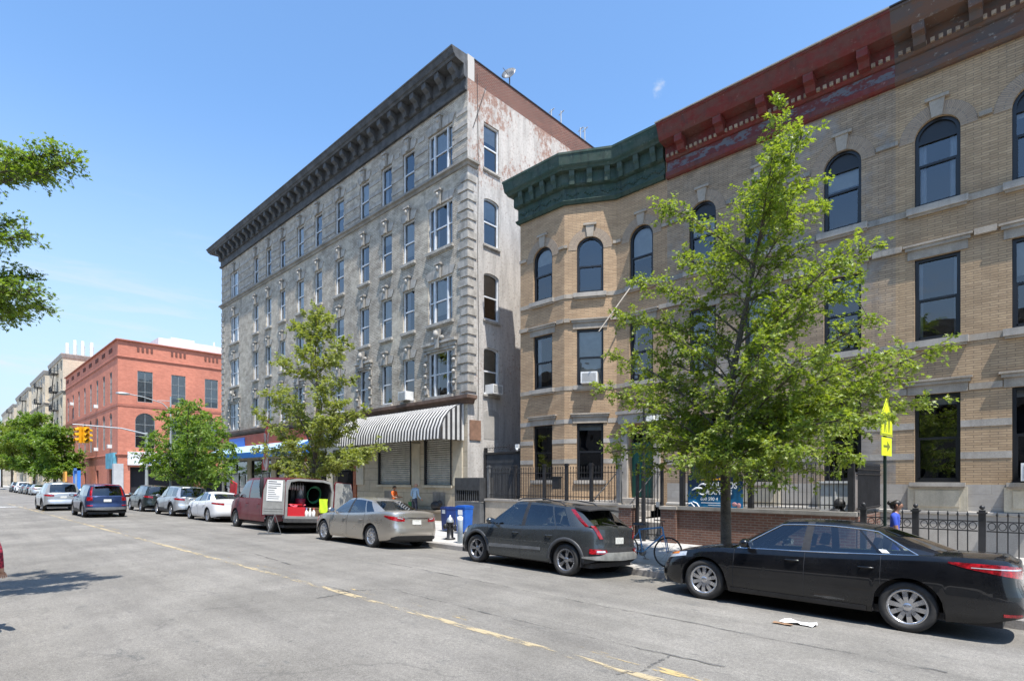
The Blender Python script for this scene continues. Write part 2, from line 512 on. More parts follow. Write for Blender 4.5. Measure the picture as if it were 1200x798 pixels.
def worn(name, col, lo, hi):
    m, nt, b = newmat(name)
    vec = coord(nt)
    n = math_(nt, 'ADD', math_(nt, 'MULTIPLY', noise(nt, coord(nt, 'Object', (.5, 3, 1)), 5, 6, .75), .65), math_(nt, 'MULTIPLY', noise(nt, vec, .5, 2), .35))
    f = math_(nt, 'MULTIPLY', mrange(nt, n, lo, hi), .8)
    b.inputs['Base Color'].default_value = (*col, 1); b.inputs['Roughness'].default_value = .8
    tr = nt.nodes.new('ShaderNodeBsdfTransparent'); mx = nt.nodes.new('ShaderNodeMixShader')
    nt.links.new(f, mx.inputs[0]); nt.links.new(tr.outputs[0], mx.inputs[1]); nt.links.new(b.outputs[0], mx.inputs[2])
    nt.links.new(mx.outputs[0], nt.nodes['Material Output'].inputs['Surface'])
    return m

def strip(mb, pts, w, f, dz, mi=0):
    """flat ribbon through ground points"""
    pts = [V((p[0], p[1], 0)) for p in pts]; L = []; Rr = []
    for i, p in enumerate(pts):
        t = (pts[min(i + 1, len(pts) - 1)] - pts[max(0, i - 1)]).normalized(); n = V((-t.y, t.x, 0)) * (w[i] if hasattr(w, '__len__') else w) / 2
        for l, q in ((L, p + n), (Rr, p - n)): l.append(V((q.x, q.y, f(q.x, q.y) + dz)))
    for i in range(len(pts) - 1): mb.face([Rr[i], Rr[i + 1], L[i + 1], L[i]], mi)

def build_ground():
    g = MB(); g.face([(-1500, -1500, -.9), (1500, -1500, -.9), (1500, 1500, -.9), (-1500, 1500, -.9)])
    struct('ground', g, MT['concrete'])
    xs = [-900, -600, -400, -300, -240, -200, -160] + list(range(-130, -20, 6)) + [-20 + i * 1.5 for i in range(27)] + [24, 32, 45, 70, 120, 300]
    ys = [-1.15, 0, 1.5, 3, 4.2, 5.2, 6.2, 7.2, 8.2, 9.2, 10.0, CURB_Y]
    r = MB(); r.grid([[V((x, y, rz(x, y))) for x in xs] for y in ys], flip=True)
    struct('road', r, MT['asphalt'])
    cs = MB(); cs.face([(-80.5, CURB_Y, -.222), (-53.5, CURB_Y, -.222), (-53.5, 140, -.222), (-80.5, 140, -.222)])
    struct('side_street', cs, MT['asphalt'])
    # pavement slabs with score lines
    m, nt, b = newmat('pavement_concrete')
    vec = coord(nt)
    t = nt.nodes.new('ShaderNodeTexBrick'); t.offset = 0; t.inputs['Scale'].default_value = 1; t.inputs['Brick Width'].default_value = 1.5; t.inputs['Row Height'].default_value = 1.5; t.inputs['Mortar Size'].default_value = .012
    t.inputs['Color1'].default_value = (.40, .385, .36, 1); t.inputs['Color2'].default_value = (.47, .455, .43, 1); t.inputs['Mortar'].default_value = (.2, .19, .18, 1)
    nt.links.new(vec, t.inputs['Vector'])
    c = mixc(nt, mrange(nt, noise(nt, vec, .9, 7, .7), .35, .75), t.outputs['Color'], mixc(nt, 1., t.outputs['Color'], (.72, .71, .70), 'MULTIPLY'))
    sp = mrange(nt, noise(nt, vec, 5, 3, .5), .66, .72)
    c = mixc(nt, math_(nt, 'MULTIPLY', sp, .5), c, (.12, .115, .11))
    nt.links.new(c, b.inputs['Base Color']); b.inputs['Roughness'].default_value = .9
    nt.links.new(bump(nt, noise(nt, vec, 80, 3), .2, .01), b.inputs['Normal'])
    MT['pavement'] = m
    for a, bb in ((-53.3, 60), (-420, -80.7)):
        xx = [x for x in xs if a < x < bb]; xx = [a] + xx + [bb]
        p = MB(); yy = [CURB_Y + .17, 12, 13.5, 15, 17, 18.3]
        p.grid([[V((x, y, wz(x, y))) for x in xx] for y in yy], flip=True)
        struct('pavement', p, m)
        k = MB()
        k.grid([[V((x, CURB_Y, wz(x, CURB_Y) + dz)) for x in xx] for dz in (-.4, -.02)], flip=True, smooth=False)
        k.grid([[V((x, CURB_Y + dy, wz(x, CURB_Y) + dz)) for x in xx] for dy, dz in ((0, -.02), (.02, .003), (.17, .003), (.17, -.1))], flip=True, smooth=False)
        struct('kerb', k, MT['curb'])
    # near pavement behind the camera
    p = MB(); p.grid([[V((x, y, .02)) for x in (-300, -100, -30, 40, 120)] for y in (-7, -1.32)], flip=True)
    p.grid([[V((x, y, z)) for x in (-300, -100, -30, 40, 120)] for y, z in ((-1.32, .02), (-1.15, .018), (-1.15, -.5))], flip=True, smooth=False)
    struct('pavement', p, MT['pavement'])
    # worn double yellow line
    yel = worn('worn_yellow_paint', (.48, .39, .24), .465, .535)
    yel2 = worn('very_worn_yellow_paint', (.54, .40, .18), .55, .6)
    ln = [-60 + i * 2. for i in range(34)]
    a = MB(); strip(a, [(x, 4.79 + .012 * (x + 2)) for x in ln], .13, rz, .004); struct('road_marking', a, yel)
    a = MB(); strip(a, [(x, 5.07 + .012 * (x + 2)) for x in ln], .13, rz, .004); struct('road_marking', a, yel2)
    # stop line and lane stub at the junction
    w = worn('worn_white_paint', (.62, .62, .6), .46, .54)
    a = MB()
    for i in range(6): strip(a, [(-52.2, -.6 + i * 1.9), (-52.2, .2 + i * 1.9), (-52.2, .6 + i * 1.9)], 2.4, rz, .004)
    struct('road_marking', a, w)
    # tar sealed joints
    tar = worn('old_tar_seal', (.10, .097, .092), .45, .6)
    rr = random.Random(5)
    a = MB()
    for pl, wd in (([(395, 693), (460, 690), (520, 706), (600, 725), (700, 749), (786, 768), (850, 781)], .05),
               ([(440, 657), (520, 672), (600, 689), (700, 709), (800, 727), (900, 748), (1000, 766), (1110, 788)], .05),
               ([(786, 768), (770, 776), (752, 786), (720, 790)], .04), ([(230, 643), (290, 646), (345, 663)], .06),
               ([(310, 667), (360, 680), (420, 697)], .05), ([(370, 701), (395, 697), (415, 694)], .05)):
        P = [gp(*q) for q in pl]; Q = []
        for i in range(len(P) - 1):
            for k in range(8): Q.append(P[i].lerp(P[i + 1], k / 8) + V((rr.uniform(-.02, .02), rr.uniform(-.02, .02), 0)))
        Q.append(P[-1])
        strip(a, Q, [wd * rr.uniform(.5, 1.2) for _ in Q], rz, .006)
    struct('road_joint', a, tar)
    # front yards behind the railings
    y = MB(); y.box((-15.7, 15.45, -.2), (-3.3, 18.2, .55)); struct('front_yard', y, MT['concrete'])
build_ground()
# ------------------------------------------------------------------ walls with real openings
def arc_z(s, zs, rise): return zs + rise * math.sqrt(max(0, 1 - s * s))

class Face:
    """a straight facade: O start, E end (seen left to right from outside)"""
    def __init__(s, O, E):
        s.O = V(O); d = V(E) - V(O); s.L = d.length; s.U = d.normalized(); s.N = V((s.U.y, -s.U.x))
        s.rot = math.atan2(s.U.y, s.U.x)
    def p(s, u, z, d=0): return V((s.O.x + s.U.x * u + s.N.x * d, s.O.y + s.U.y * u + s.N.y * d, z))
    def M(s, u=0, z=0, d=0):
        q = s.p(u, z, d)
        return Matrix.Translation(q) @ Matrix.Rotation(s.rot, 4, 'Z')

def add_wall(mb, F, z0, z1, cols, u0=0, u1=None, reveal=.2, room=.9, mi=0, rm=1, uo=0):
    u1 = F.L if u1 is None else u1
    def q(a, b, c, d, m=mi):
        mb.face([F.p(*a), F.p(*b), F.p(*c), F.p(*d)], m, [(uo + k[0], k[1]) for k in (a, b, c, d)])
    cur = u0
    for (a, b, ops) in cols:
        if a > cur: q((cur, z0), (a, z0), (a, z1), (cur, z1))
        z = z0
        for (za, zb, rise) in ops:
            if za > z: q((a, z), (b, z), (b, za), (a, za))
            zs = zb - rise
            # reveals
            D1, D2 = -reveal, -room
            for dA, dB, m in ((0, D1, mi), (D1, D2, rm)):
                for uu, fl in ((a, 0), (b, 1)):
                    P = [F.p(uu, za, dA), F.p(uu, zs, dA), F.p(uu, zs, dB), F.p(uu, za, dB)]
                    mb.face(P[::-1] if fl else P, m, [(uo + uu + dA, za), (uo + uu + dA, zs), (uo + uu + dB, zs), (uo + uu + dB, za)])
                mb.face([F.p(a, za, dA), F.p(b, za, dA), F.p(b, za, dB), F.p(a, za, dB)], m, [(uo + a, za), (uo + b, za), (uo + b, za - .2), (uo + a, za - .2)])
            n = 12 if rise > .15 else (6 if rise > 0 else 1)
            top = z1
            nxt = [o for o in ops if o[0] > za]
            ztop = zb + .02 if rise else zb
            c = (a + b) / 2; hw = (b - a) / 2
            us = [c - hw * math.cos(math.pi * i / n) for i in range(n + 1)] if rise else [a, b]
            zz = [arc_z((u - c) / hw, zs, rise) if rise else zb for u in us]
            for i in range(len(us) - 1):
                if rise: q((us[i], zz[i]), (us[i + 1], zz[i + 1]), (us[i + 1], ztop), (us[i], ztop))
                for dA, dB, m in ((0, D1, mi), (D1, D2, rm)):
                    mb.face([F.p(us[i], zz[i], dA), F.p(us[i], zz[i], dB), F.p(us[i + 1], zz[i + 1], dB), F.p(us[i + 1], zz[i + 1], dA)], m,
                            [(uo + us[i], zz[i]), (uo + us[i], zz[i] + .2), (uo + us[i + 1], zz[i + 1] + .2), (uo + us[i + 1], zz[i + 1])])
                mb.face([F.p(us[i], za, D2), F.p(us[i + 1], za, D2), F.p(us[i + 1], zz[i + 1], D2), F.p(us[i], zz[i], D2)], rm)
            z = ztop
        if z1 > z: q((a, z), (b, z), (b, z1), (a, z1))
        cur = b
    if u1 > cur: q((cur, z0), (u1, z0), (u1, z1), (cur, z1))

def outline(w, h, rise, n=14):
    """counter-clockwise outline seen from outside, origin bottom centre"""
    pts = [(-w / 2, 0), (w / 2, 0)]
    if rise:
        zs = h - rise
        pts += [(w / 2 * math.cos(math.pi * i / n), zs + rise * math.sin(math.pi * i / n)) for i in range(n + 1)]
    else: pts += [(w / 2, h), (-w / 2, h)]
    return pts

I4 = Matrix.Identity(4)
def ring(mb, po, pi, d0, d1, mi=0):
    n = len(po)
    for i in range(n):
        j = (i + 1) % n
        a, b, c, d = po[i], po[j], pi[j], pi[i]
        mb.face([(a[0], d0, a[1]), (b[0], d0, b[1]), (c[0], d0, c[1]), (d[0], d0, d[1])], mi)
        mb.face([(d[0], d0, d[1]), (c[0], d0, c[1]), (c[0], d1, c[1]), (d[0], d1, d[1])], mi)
        mb.face([(b[0], d0, b[1]), (a[0], d0, a[1]), (a[0], d1, a[1]), (b[0], d1, b[1])], mi)

_wm = {}
def win_mesh(w, h, rise, style, fm):
    key = (round(w, 2), round(h, 2), rise, style, fm.name)
    if key in _wm: return _wm[key]
    o = outline(w - .004, h - .004, rise); t = .075 if fm.name.startswith('black') else .055
    i1 = offset_poly(o, t)
    f = MB(); ring(f, o, i1, .07, .17)
    hm = h * .5 if rise < .3 else (h - rise) * .62
    if style in ('dh', 'arch', 'archfill'):
        f.box((-w / 2 + t, .085, hm - .03), (w / 2 - t, .15, hm + .03))
        # lower sash sits forward of the upper one
        f.box((-w / 2 + t, .075, t), (-w / 2 + t + .03, .12, hm)); f.box((w / 2 - t - .03, .075, t), (w / 2 - t, .12, hm))
        f.box((-w / 2 + t, .075, t), (w / 2 - t, .12, t + .045))
    if style == 'archfill':
        zs = h - rise - .06
        f.box((-w / 2 + t, .08, zs - .05), (w / 2 - t, .155, zs + .05))
        f.prism([(p[0], max(p[1], zs + .04)) for p in i1 if p[1] > zs + .04] , .13, .15, I4)
    if style == 'big':
        for s in (-1, 1):
            f.box((s * w * .27 - .045, .06, t), (s * w * .27 + .045, .17, h - t))
        f.box((-w / 2 + t, .085, hm - .025), (w / 2 - t, .15, hm + .025))
    if style == 'grid':
        for k in range(1, 3): f.box((-w / 2 + t, .09, h * k / 3 - .025), (w / 2 - t, .15, h * k / 3 + .025))
        f.box((-.025, .092, t), (.025, .148, h - t))
    g = MB(); g.face([(p[0], .135, p[1]) for p in offset_poly(o, t * .6)])
    _wm[key] = (f.mesh('window', fm), g.mesh('pane', MT['glass']), i1)
    return _wm[key]
_bm = {}
def win_blind(i1, w, h, kind, frac):
    key = (round(w, 2), round(h, 2), kind, frac, len(i1))
    if key in _bm: return _bm[key]
    b = MB()
    if kind == 'blind':
        zc = h * (1 - frac)
        P = [(p[0], max(p[1], zc)) for p in i1]
        b.face([(p[0], .215, p[1]) for p in P])
    else:
        for s in (-1, 1):
            x0, x1 = s * (w / 2 - .05), s * w * (.5 - frac)
            rows = []
            for k in range(13):
                t = k / 12; x = x0 + (x1 - x0) * t
                rows.append([(x, .26 + .03 * math.sin(k * 2.1), .05), (x, .26 + .03 * math.sin(k * 2.1 + .4), h - (.08 if len(i1) < 8 else .35 * (abs(x) / (w / 2)) ** 2 + .1))])
            b.grid(rows)
    _bm[key] = b.mesh(kind, MT['blind' if kind == 'blind' else 'curtain'])
    return _bm[key]
_tm = {}
def trim_mesh(name, key, fn, m):
    k = (name, key, m.name)
    if k not in _tm:
        b = MB(); fn(b); _tm[k] = b.mesh(name, m)
    return _tm[k]

def window(root, F, u, z, w, h, rise=0, style='dh', fm=None, cover=None, sill=None, head=None, name='window'):
    fm = fm or MT['frame_white']
    me, pg, i1 = win_mesh(w, h, rise, style, fm)
    o = link(name, me, root)
    L = F.p(u, z) - V(root.location)
    o.location = L; o.rotation_euler = (0, 0, F.rot)
    link('pane', pg, o)
    if cover: link(cover[0], win_blind(i1, w, h, *cover), o)
    if sill:
        m, ov, pr, ht = sill
        link('sill', trim_mesh('sill', (round(w, 2), ov, pr, ht), lambda b: (b.box((-w / 2 - ov, -pr, -ht), (w / 2 + ov, -.002, 0)), b.box((-w / 2 + .002, -.002, -.03), (w / 2 - .002, .1, .004)), b.box((-w / 2 - ov + .03, -pr * .6, -ht - .05), (w / 2 + ov - .03, -.002, -ht))), m), o)
    if head:
        kind, m = head
        def fn(b):
            if kind == 'hood':
                b.box((-w / 2 - .15, -.035, h + .003), (w / 2 + .15, -.002, h + .24))
                b.box((-w / 2 - .2, -.09, h + .24), (w / 2 + .2, -.002, h + .33)); b.box((-w / 2 - .24, -.125, h + .33), (w / 2 + .24, -.002, h + .38))
            if kind == 'key':      # splayed flat arch with a carved keystone
                for s in (-1, 1):
                    b.prism([(s * .13, h + .003), (s * (w / 2 + .02), h + .003), (s * (w / 2 + .22), h + .34), (s * .2, h + .46)][::s], -.035, -.002, I4)
                b.prism([(-.10, h - .04), (.10, h - .04), (.17, h + .55), (-.17, h + .55)], -.15, -.036, I4)
                b.box((-.21, -.21, h + .55), (.21, -.002, h + .64)); b.ball((0, -.16, h + .38), (.1, .09, .12), 8)
            if kind == 'ornate':
                b.box((-w / 2 - .28, -.10, h + .12), (w / 2 + .28, -.002, h + .30)); b.box((-w / 2 - .34, -.2, h + .30), (w / 2 + .34, -.002, h + .42))
                b.box((-w / 2 - .24, -.05, h + .003), (w / 2 + .24, -.003, h + .12))
                b.prism([(-.12, h + .1), (.12, h + .1), (.2, h + .95), (-.2, h + .95)], -.24, -.101, I4)
                b.ball((0, -.26, h + .72), (.16, .12, .2), 8); b.ball((-.3, -.16, h + .55), (.16, .09, .11), 8); b.ball((.3, -.16, h + .55), (.16, .09, .11), 8)
                for s in (-1, 1):
                    for k in range(4):
                        x = s * (w / 2 + .15); zz = h * (k + .3) / 4
                        b.box((x - .12, -.06, zz), (x + .12, -.002, zz + h / 7)); b.ball((x, -.08, zz + h / 6.2), (.11, .08, .09), 6)
            if kind == 'arch':
                zs = h - rise; n = 14
                def R(k, ro): a = math.pi * k / n; return (math.cos(a) * (w / 2 + ro), zs + math.sin(a) * (rise + ro))
                for k in range(n):
                    a0, a1 = R(k, .004), R(k + 1, .004); b0, b1 = R(k, .34), R(k + 1, .34)
                    b.face([(b0[0], -.012, b0[1]), (a0[0], -.012, a0[1]), (a1[0], -.012, a1[1]), (b1[0], -.012, b1[1])], 0, [(0, k * .3), (.3, k * .3), (.3, k * .3 + .3), (0, k * .3 + .3)])
                    b.face([(b1[0], -.012, b1[1]), (b1[0], 0, b1[1]), (b0[0], 0, b0[1]), (b0[0], -.012, b0[1])])
        link('lintel' if kind != 'arch' else 'arch_ring', trim_mesh('lintel', (kind, round(w, 2), round(h, 2), rise), fn, m), o)
        if kind == 'arch':
            link('keystone', trim_mesh('keystone', (round(w, 2), round(h, 2)), lambda b: (b.prism([(-.11, h - .02), (.11, h - .02), (.165, h + .42), (-.165, h + .42)], -.06, -.013, I4), b.box((-.25, -.09, h + .42), (.25, -.002, h + .50))), MT['course']), o)
    return o

def courses(mb, F, z0, z1, d, gaps, u0=0, u1=None):
    """flat band broken at the openings"""
    u1 = F.L if u1 is None else u1; cur = u0
    for a, b in sorted(gaps) + [(u1, u1)]:
        if a - cur > .02:
            M = F.M()
            mb.box((cur, -d, z0), (a, -.001, z1), 0, M)
        cur = b

def cornice(root, path, prof, m, bracket=None, name='cornice', bm=None):
    off = V(root.location)
    c = MB(); c.sweep(path, prof)
    o = c.build(name, m, root, off)
    if bracket:
        step, w, pts = bracket     # pts: side profile (d, z)
        b = MB(); b.prism([(-d, z) for d, z in pts], -w / 2, w / 2, Matrix(((0, 1, 0, 0), (1, 0, 0, 0), (0, 0, 1, 0), (0, 0, 0, 1))))
        bmsh = b.mesh('bracket', bm or m)
        for (a, e) in zip(path, path[1:]):
            F = Face(a, e)
            if F.L < .9: continue
            n = max(1, int(F.L / step)); st = F.L / n
            for k in range(n):
                q = link('bracket', bmsh, o)
                q.location = F.p((k + .5) * st, 0) - off; q.rotation_euler = (0, 0, F.rot)
    return o

def shell(mb, x0, x1, y0, y1, z0, z1, mi=0):
    """back, far side and roof of a house whose seen walls are built apart"""
    for P in ([(x1, y1, z0), (x0, y1, z0), (x0, y1, z1), (x1, y1, z1)], [(x0, y0, z1), (x1, y0, z1), (x1, y1, z1), (x0, y1, z1)]):
        mb.face(P, mi)

def build_tall():
    T = MT
    front = brick('painted_grey_brick', (.67, .605, .50), (.52, .465, .38), (.32, .29, .245), .3, .085, .013, .6, (.13, .125, .12), .3, .5, patch=(.63, .565, .46), pscale=.35, mottle=.85)
    # white paint flaking off red brick
    m, nt, b = newmat('flaking_white_paint_on_brick'); uv = coord(nt, 'UV')
    t = nt.nodes.new('ShaderNodeTexBrick'); t.inputs['Scale'].default_value = 1; t.inputs['Brick Width'].default_value = .21; t.inputs['Row Height'].default_value = .07; t.inputs['Mortar Size'].default_value = .009
    t.inputs['Color1'].default_value = (.30, .14, .09, 1); t.inputs['Color2'].default_value = (.24, .12, .085, 1); t.inputs['Mortar'].default_value = (.33, .29, .25, 1); nt.links.new(uv, t.inputs['Vector'])
    sep = nt.nodes.new('ShaderNodeSeparateXYZ'); nt.links.new(uv, sep.inputs[0])
    up = mrange(nt, sep.outputs[1], 13, 20.2, 0, .125)
    nz = math_(nt, 'SUBTRACT', math_(nt, 'ADD', math_(nt, 'MULTIPLY', noise(nt, uv, .35, 6, .65), .5), math_(nt, 'MULTIPLY', noise(nt, coord(nt, 'UV', (1.3, .7, 1)), 4.5, 8, .78), .5)), up)
    pm = mrange(nt, nz, .36, .43)
    wht = mixc(nt, mrange(nt, noise(nt, coord(nt, 'UV', (2, .3, 1)), 1.4, 7, .7), .36, .72), (.54, .51, .47), (.34, .32, .295))
    wht = mixc(nt, mrange(nt, noise(nt, uv, 9, 6, .75), .52, .66), wht, (.30, .25, .215))
    col = mixc(nt, pm, t.outputs['Color'], wht)
    nt.links.new(col, b.inputs['Base Color']); b.inputs['Roughness'].default_value = .85
    hh = math_(nt, 'ADD', math_(nt, 'MULTIPLY', t.outputs['Fac'], -1.), math_(nt, 'MULTIPLY', pm, .7)); nt.links.new(bump(nt, hh, .4, .01), b.inputs['Normal'])
    side = m
    redb = brick('old_red_brick', (.19, .062, .042), (.13, .05, .036), (.25, .21, .18), .21, .07, .01, .5, (.12, .09, .08))
    dkc = mat('weathered_black_cornice', (.075, .078, .082), .75, 0, .45, 1.8, .2, .2, 30, streak=.5)
    cream = brick('cream_ashlar', (.60, .53, .40), (.54, .475, .36), (.36, .32, .25), 1.25, .62, .018, .3, (.2, .18, .15), .5, .4)
    X0, X1, Y = -47.92, -18.17, 16.2
    T['greytrim'] = mat('stone_ornament', (.43, .40, .355), .85, 0, .3, 2.5, .25, .3, 40, streak=.5)
    root = thing('apartment_building', 'tall five storey grey painted brick apartment building with a black bracketed cornice', 'apartment building', (X1, Y, 0))
    off = V(root.location)
    F = Face((X0, Y), (X1, Y)); S = Face((X1, Y), (X1, 29))
    xs = [-45.2, -41.1, -38.9, -36.7, -34.1, -31.74, -29.19, -26.55, -24.43, -22.51, -20.07]
    rows = [5.72, 9.1, 12.48, 15.9]; H = 2.08
    wd = lambda i: 1.75 if i in (0, 10) else (.85 if i in (1, 2, 3) else .95)
    cols = [(x - X0 - wd(i) / 2, x - X0 + wd(i) / 2, [(z, z + H, 0) for z in rows]) for i, x in enumerate(xs)]
    w = MB(); add_wall(w, F, 5.3, 20.2, cols)
    shell(w, X0, X1, Y, 29, -.3, 20.0)
    w.face([(X0, 29, -.3), (X0, Y, -.3), (X0, Y, 20.2), (X0, 29, 20.2)], 0)
    w.build('wall', [front, T['room']], root, off)
    sw = MB(); SU = 1.45
    zs = [(z, z + (2.1 if k == 3 else 2.14), 0 if k == 3 else .16) for k, z in enumerate(rows)]
    add_wall(sw, S, -.3, 19.45, [(SU - .48, SU + .48, zs)], uo=30)
    sw.build('side_wall', [side, T['room']], root, off)
    pp = MB(); add_wall(pp, S, 19.45, 20.42, [], u0=.42, uo=30); pp.face([S.p(.42, 20.42), S.p(12.8, 20.42), S.p(12.8, 20.42, -.3), S.p(.42, 20.42, -.3)]); pp.face([S.p(12.8, 20.42, -.3), S.p(.42, 20.42, -.3), S.p(.42, 19.9, -.3), S.p(12.8, 19.9, -.3)])
    pp.build('parapet', redb, root, off)
    cp = MB(); cp.box((.38, -.035, 20.42), (12.8, .33, 20.47), 0, S.M()); cp.build('coping', T['black_metal'], root, off)
    cp = MB(); cp.box((0, -.004, 19.452), (.40, .3, 20.5), 0, S.M()); cp.build('corner_pier', side, root, off)
    rr = random.Random(3)
    for k, z in enumerate(rows):
        for i, x in enumerate(xs):
            head = ('key', T['greytrim']) if k else (('ornate', T['greytrim']) if i in (0, 7, 10, 4) else ('key', T['greytrim']))
            cv = rr.choice([None, ('blind', .25), ('blind', .5), ('blind', .55), ('curtain', .3), ('curtain', .2), ('blind', .8)])
            window(root, F, x - X0, z, wd(i), H, 0, 'big' if i in (0, 10) else 'dh', T['frame_white'], cv, None if k == 3 else (T['greytrim'], .1, .13, .13), head)
        window(root, S, SU, z, .96, zs[k][1] - z, zs[k][2], 'dh', T['frame_white'], ('blind', [.99, .5, .4, .35][k]), (T['greytrim'], .06, .08, .09))
    # bricked-up arch low on the side wall
    q = MB(); q.prism(outline(.96, 1.35, .2, 8), -.008, 0, S.M(SU, 3.7)); q.build('bricked_up_window', T['concrete'], root, off)
    prof = [(0, 18.9), (.12, 18.9), (.15, 19.02), (.07, 19.07), (.07, 19.42), (.16, 19.45), (.2, 19.52), (.2, 19.98), (.68, 20.02), (.72, 20.1), (.78, 20.14), (.86, 20.34), (.9, 20.36), (.9, 20.42), (0, 20.46)]
    cornice(root, [(X0, 17.3), (X0, Y), (X1 - .02, Y)], prof, dkc, (.92, .3, [(.19, 19.45), (.32, 19.47), (.40, 19.66), (.62, 19.78), (.64, 20.0), (.19, 20.0)]))
    sc_ = MB(); sc_.sweep([(X0, 16.9), (X0, Y), (X1, Y), (X1, 16.75)], [(0, 15.62), (.07, 15.64), (.1, 15.74), (.2, 15.78), (.2, 15.88), (0, 15.895)])
    sc_.build('string_course', T['stone_dk'], root, off)
    qb = MB()
    for ux in (0, 1):
        z = 5.75; k = 0
        while z < 15.4:
            l = .62 if k % 2 else .42
            qb.box((F.L - l if ux else -.0, -.045, z), (F.L + .04 if ux else l, .25 if ux else -.001, z + .3), 0, F.M()) if not ux else qb.box((F.L - l, -.045, z), (F.L + .045, .34 if k % 2 else .5, z + .3), 0, F.M())
            z += .42; k += 1
    qb.build_each('quoin', T['greytrim'], root, off)
    bd = MB()
    for z in (16.25, 16.85, 17.45, 18.0):
        courses(bd, F, z, z + .2, .025, [(c[0], c[1]) for c in cols] if z < 17.9 else [(c[0] - .3, c[1] + .3) for c in cols])
    bd.build_each('wall_band', T['greytrim'], root, off)
    # --- ground floor, right: cream masonry with two roller shutters
    UA, UB = -27.3 - X0, F.L
    sh = [(-25.2 - X0, -22.3 - X0), (-21.25 - X0, -19.25 - X0)]
    g = MB(); add_wall(g, F, -.3, 5.3, [(a, b_, [(1.62, 4.1, 0)]) for a, b_ in sh], UA, UB)
    g.build('shopfront_wall', [cream, T['room']], root, off)
    bb = MB(); M = F.M()
    bb.box((UA + .01, -.05, -.3), (UB + .05, -.001, .35), 0, M)
    for a, b_ in sh: bb.box((a - .08, -.09, 1.5), (b_ + .08, -.002, 1.615), 0, M)
    for u in (UA + .0, sh[0][1] + .12, sh[1][1] + .15): bb.box((u + .02, -.07, 1.6), (u + (.62 if u > UA + .1 else .75), -.003, 3.6), 0, M)
    bb.build('shopfront_trim', T['cream'], root, off)
    shm = mat('shutter_metal', (.42, .41, .365), .55, .1, .15, 3, streak=.3)
    for a, b_ in sh:
        r = MB(); rows_ = []
        n = 96
        for k in range(n + 1):
            z = 1.63 + 2.46 * k / n
            rows_.append([F.p(a + .01, z, -.09 + .018 * math.sin(k * math.pi / 2.0)), F.p(b_ - .01, z, -.09 + .018 * math.sin(k * math.pi / 2.0))])
        r.grid(rows_, smooth=False); o = r.build('roller_shutter', shm, root, off)
        fr = MB(); fr.box((a, -.03, 1.62), (a + .08, .1, 4.1), 0, M); fr.box((b_ - .08, -.03, 1.62), (b_, .1, 4.1), 0, M); fr.build_each('guide_rail', T['black_metal'], o, off)
    ve = MB()
    for a in (-24.6 - X0, -20.6 - X0, -21.9 - X0 + 3.1):
        ve.box((a, -.02, .55), (a + .9, -.003, 1.3), 0, M); 
    ve.build_each('cellar_panel', T['stone_dk'], root, off)
    lg = MB(); lg.sweep([(X0, Y), (X1, Y), (X1, 16.5)], [(0, 5.2), (.1, 5.22), (.14, 5.36), (.3, 5.42), (.3, 5.56), (0, 5.62)]); lg.build('storefront_cornice', mat('rusty_brown_ledge', (.15, .095, .07), .8, 0, .35, 2, .2), root, off)
    # striped awning
    aw = MB(); ua, ub = -26.95 - X0, -18.35 - X0; n = 74
    prof = [(.05, 5.2), (.42, 5.10), (.82, 4.86), (1.14, 4.5), (1.34, 4.05), (1.38, 3.6)]
    for k in range(n):
        u0 = ua + (ub - ua) * k / n; u1 = ua + (ub - ua) * (k + 1) / n; rows_ = []
        for t in range(5):
            u = u0 + (u1 - u0) * t / 4; bl = .035 * math.sin(math.pi * t / 4)
            rows_.append([F.p(u, z + bl * .6, d + bl) for d, z in prof])
        aw.grid(rows_, k % 2, flip=True)
    for u in (ua, ub):
        for k in range(10):
            d0, d1 = .05 + 1.33 * k / 10, .05 + 1.33 * (k + 1) / 10; tp = [(d, z) for d, z in prof]
            aw.face([F.p(u, 3.6, d0), F.p(u, 3.6, d1), F.p(u, lerp_table(tp, d1) if k < 9 else 3.75, d1), F.p(u, lerp_table(tp, d0), d0)], k % 2)
    o = aw.build('awning', [mat('white_awning_canvas', (.52, .51, .49), .8, 0, .15, 2), mat('black_awning_canvas', (.03, .03, .033), .8, 0, .25, 3)], root, off)
    sb = MB(); sb.box((.1, -.05, 3.62), (.75, -.006, 4.5), 0, S.M()); sb.build('side_board', mat('brown_board', (.23, .13, .085), .8, 0, .2, 4), root, off)
    # --- ground floor, left: shop with a blue awning and a red fascia, then the gated entrance
    add = [(.5, 5.2, [(.35, 3.3, 0)]), (5.9, 9.4, [(.35, 3.3, 0)]), (10.1, 14.0, [(.35, 3.3, 0)]), (14.8, 17.2, [(-.1, 3.6, 0)]), (18.0, 20.2, [(-.1, 3.6, 0)])]
    g = MB(); add_wall(g, F, -.3, 5.3, add, 0, UA, reveal=.3, room=1.4)
    g.build('shop_wall', [T['cream'], T['room']], root, off)
    for a, b_, _ in add[:3]:
        window(root, F, (a + b_) / 2, .35, b_ - a, 2.95, 0, 'grid', T['black_metal'], None, None, None, 'shop_window')
    ps = MB()
    for a, z, w_, h_ in ((.8, 1.2, .9, 1.1), (2.0, .8, 1.3, 1.6), (3.7, 1.4, .8, .8), (6.3, 1.0, .9, 1.2), (7.6, 1.5, 1.2, .9), (10.6, 1.0, 1.1, 1.3), (12.3, 1.3, .9, .9)):
        ps.box((a, -.01 + .1, z), (a + w_, .115, z + h_), 0, M)
    ps.build_each('window_poster', mat('shop_posters', (.55, .57, .58), .6, 0, .3, 1.2), root, off)
    fa = MB(); fa.box((.1, -.16, 4.0), (16.4, -.002, 5.15), 0, M); o = fa.build('fascia_sign', mat('red_fascia', (.50, .07, .035), .5, 0, .15, 1.5), root, off)
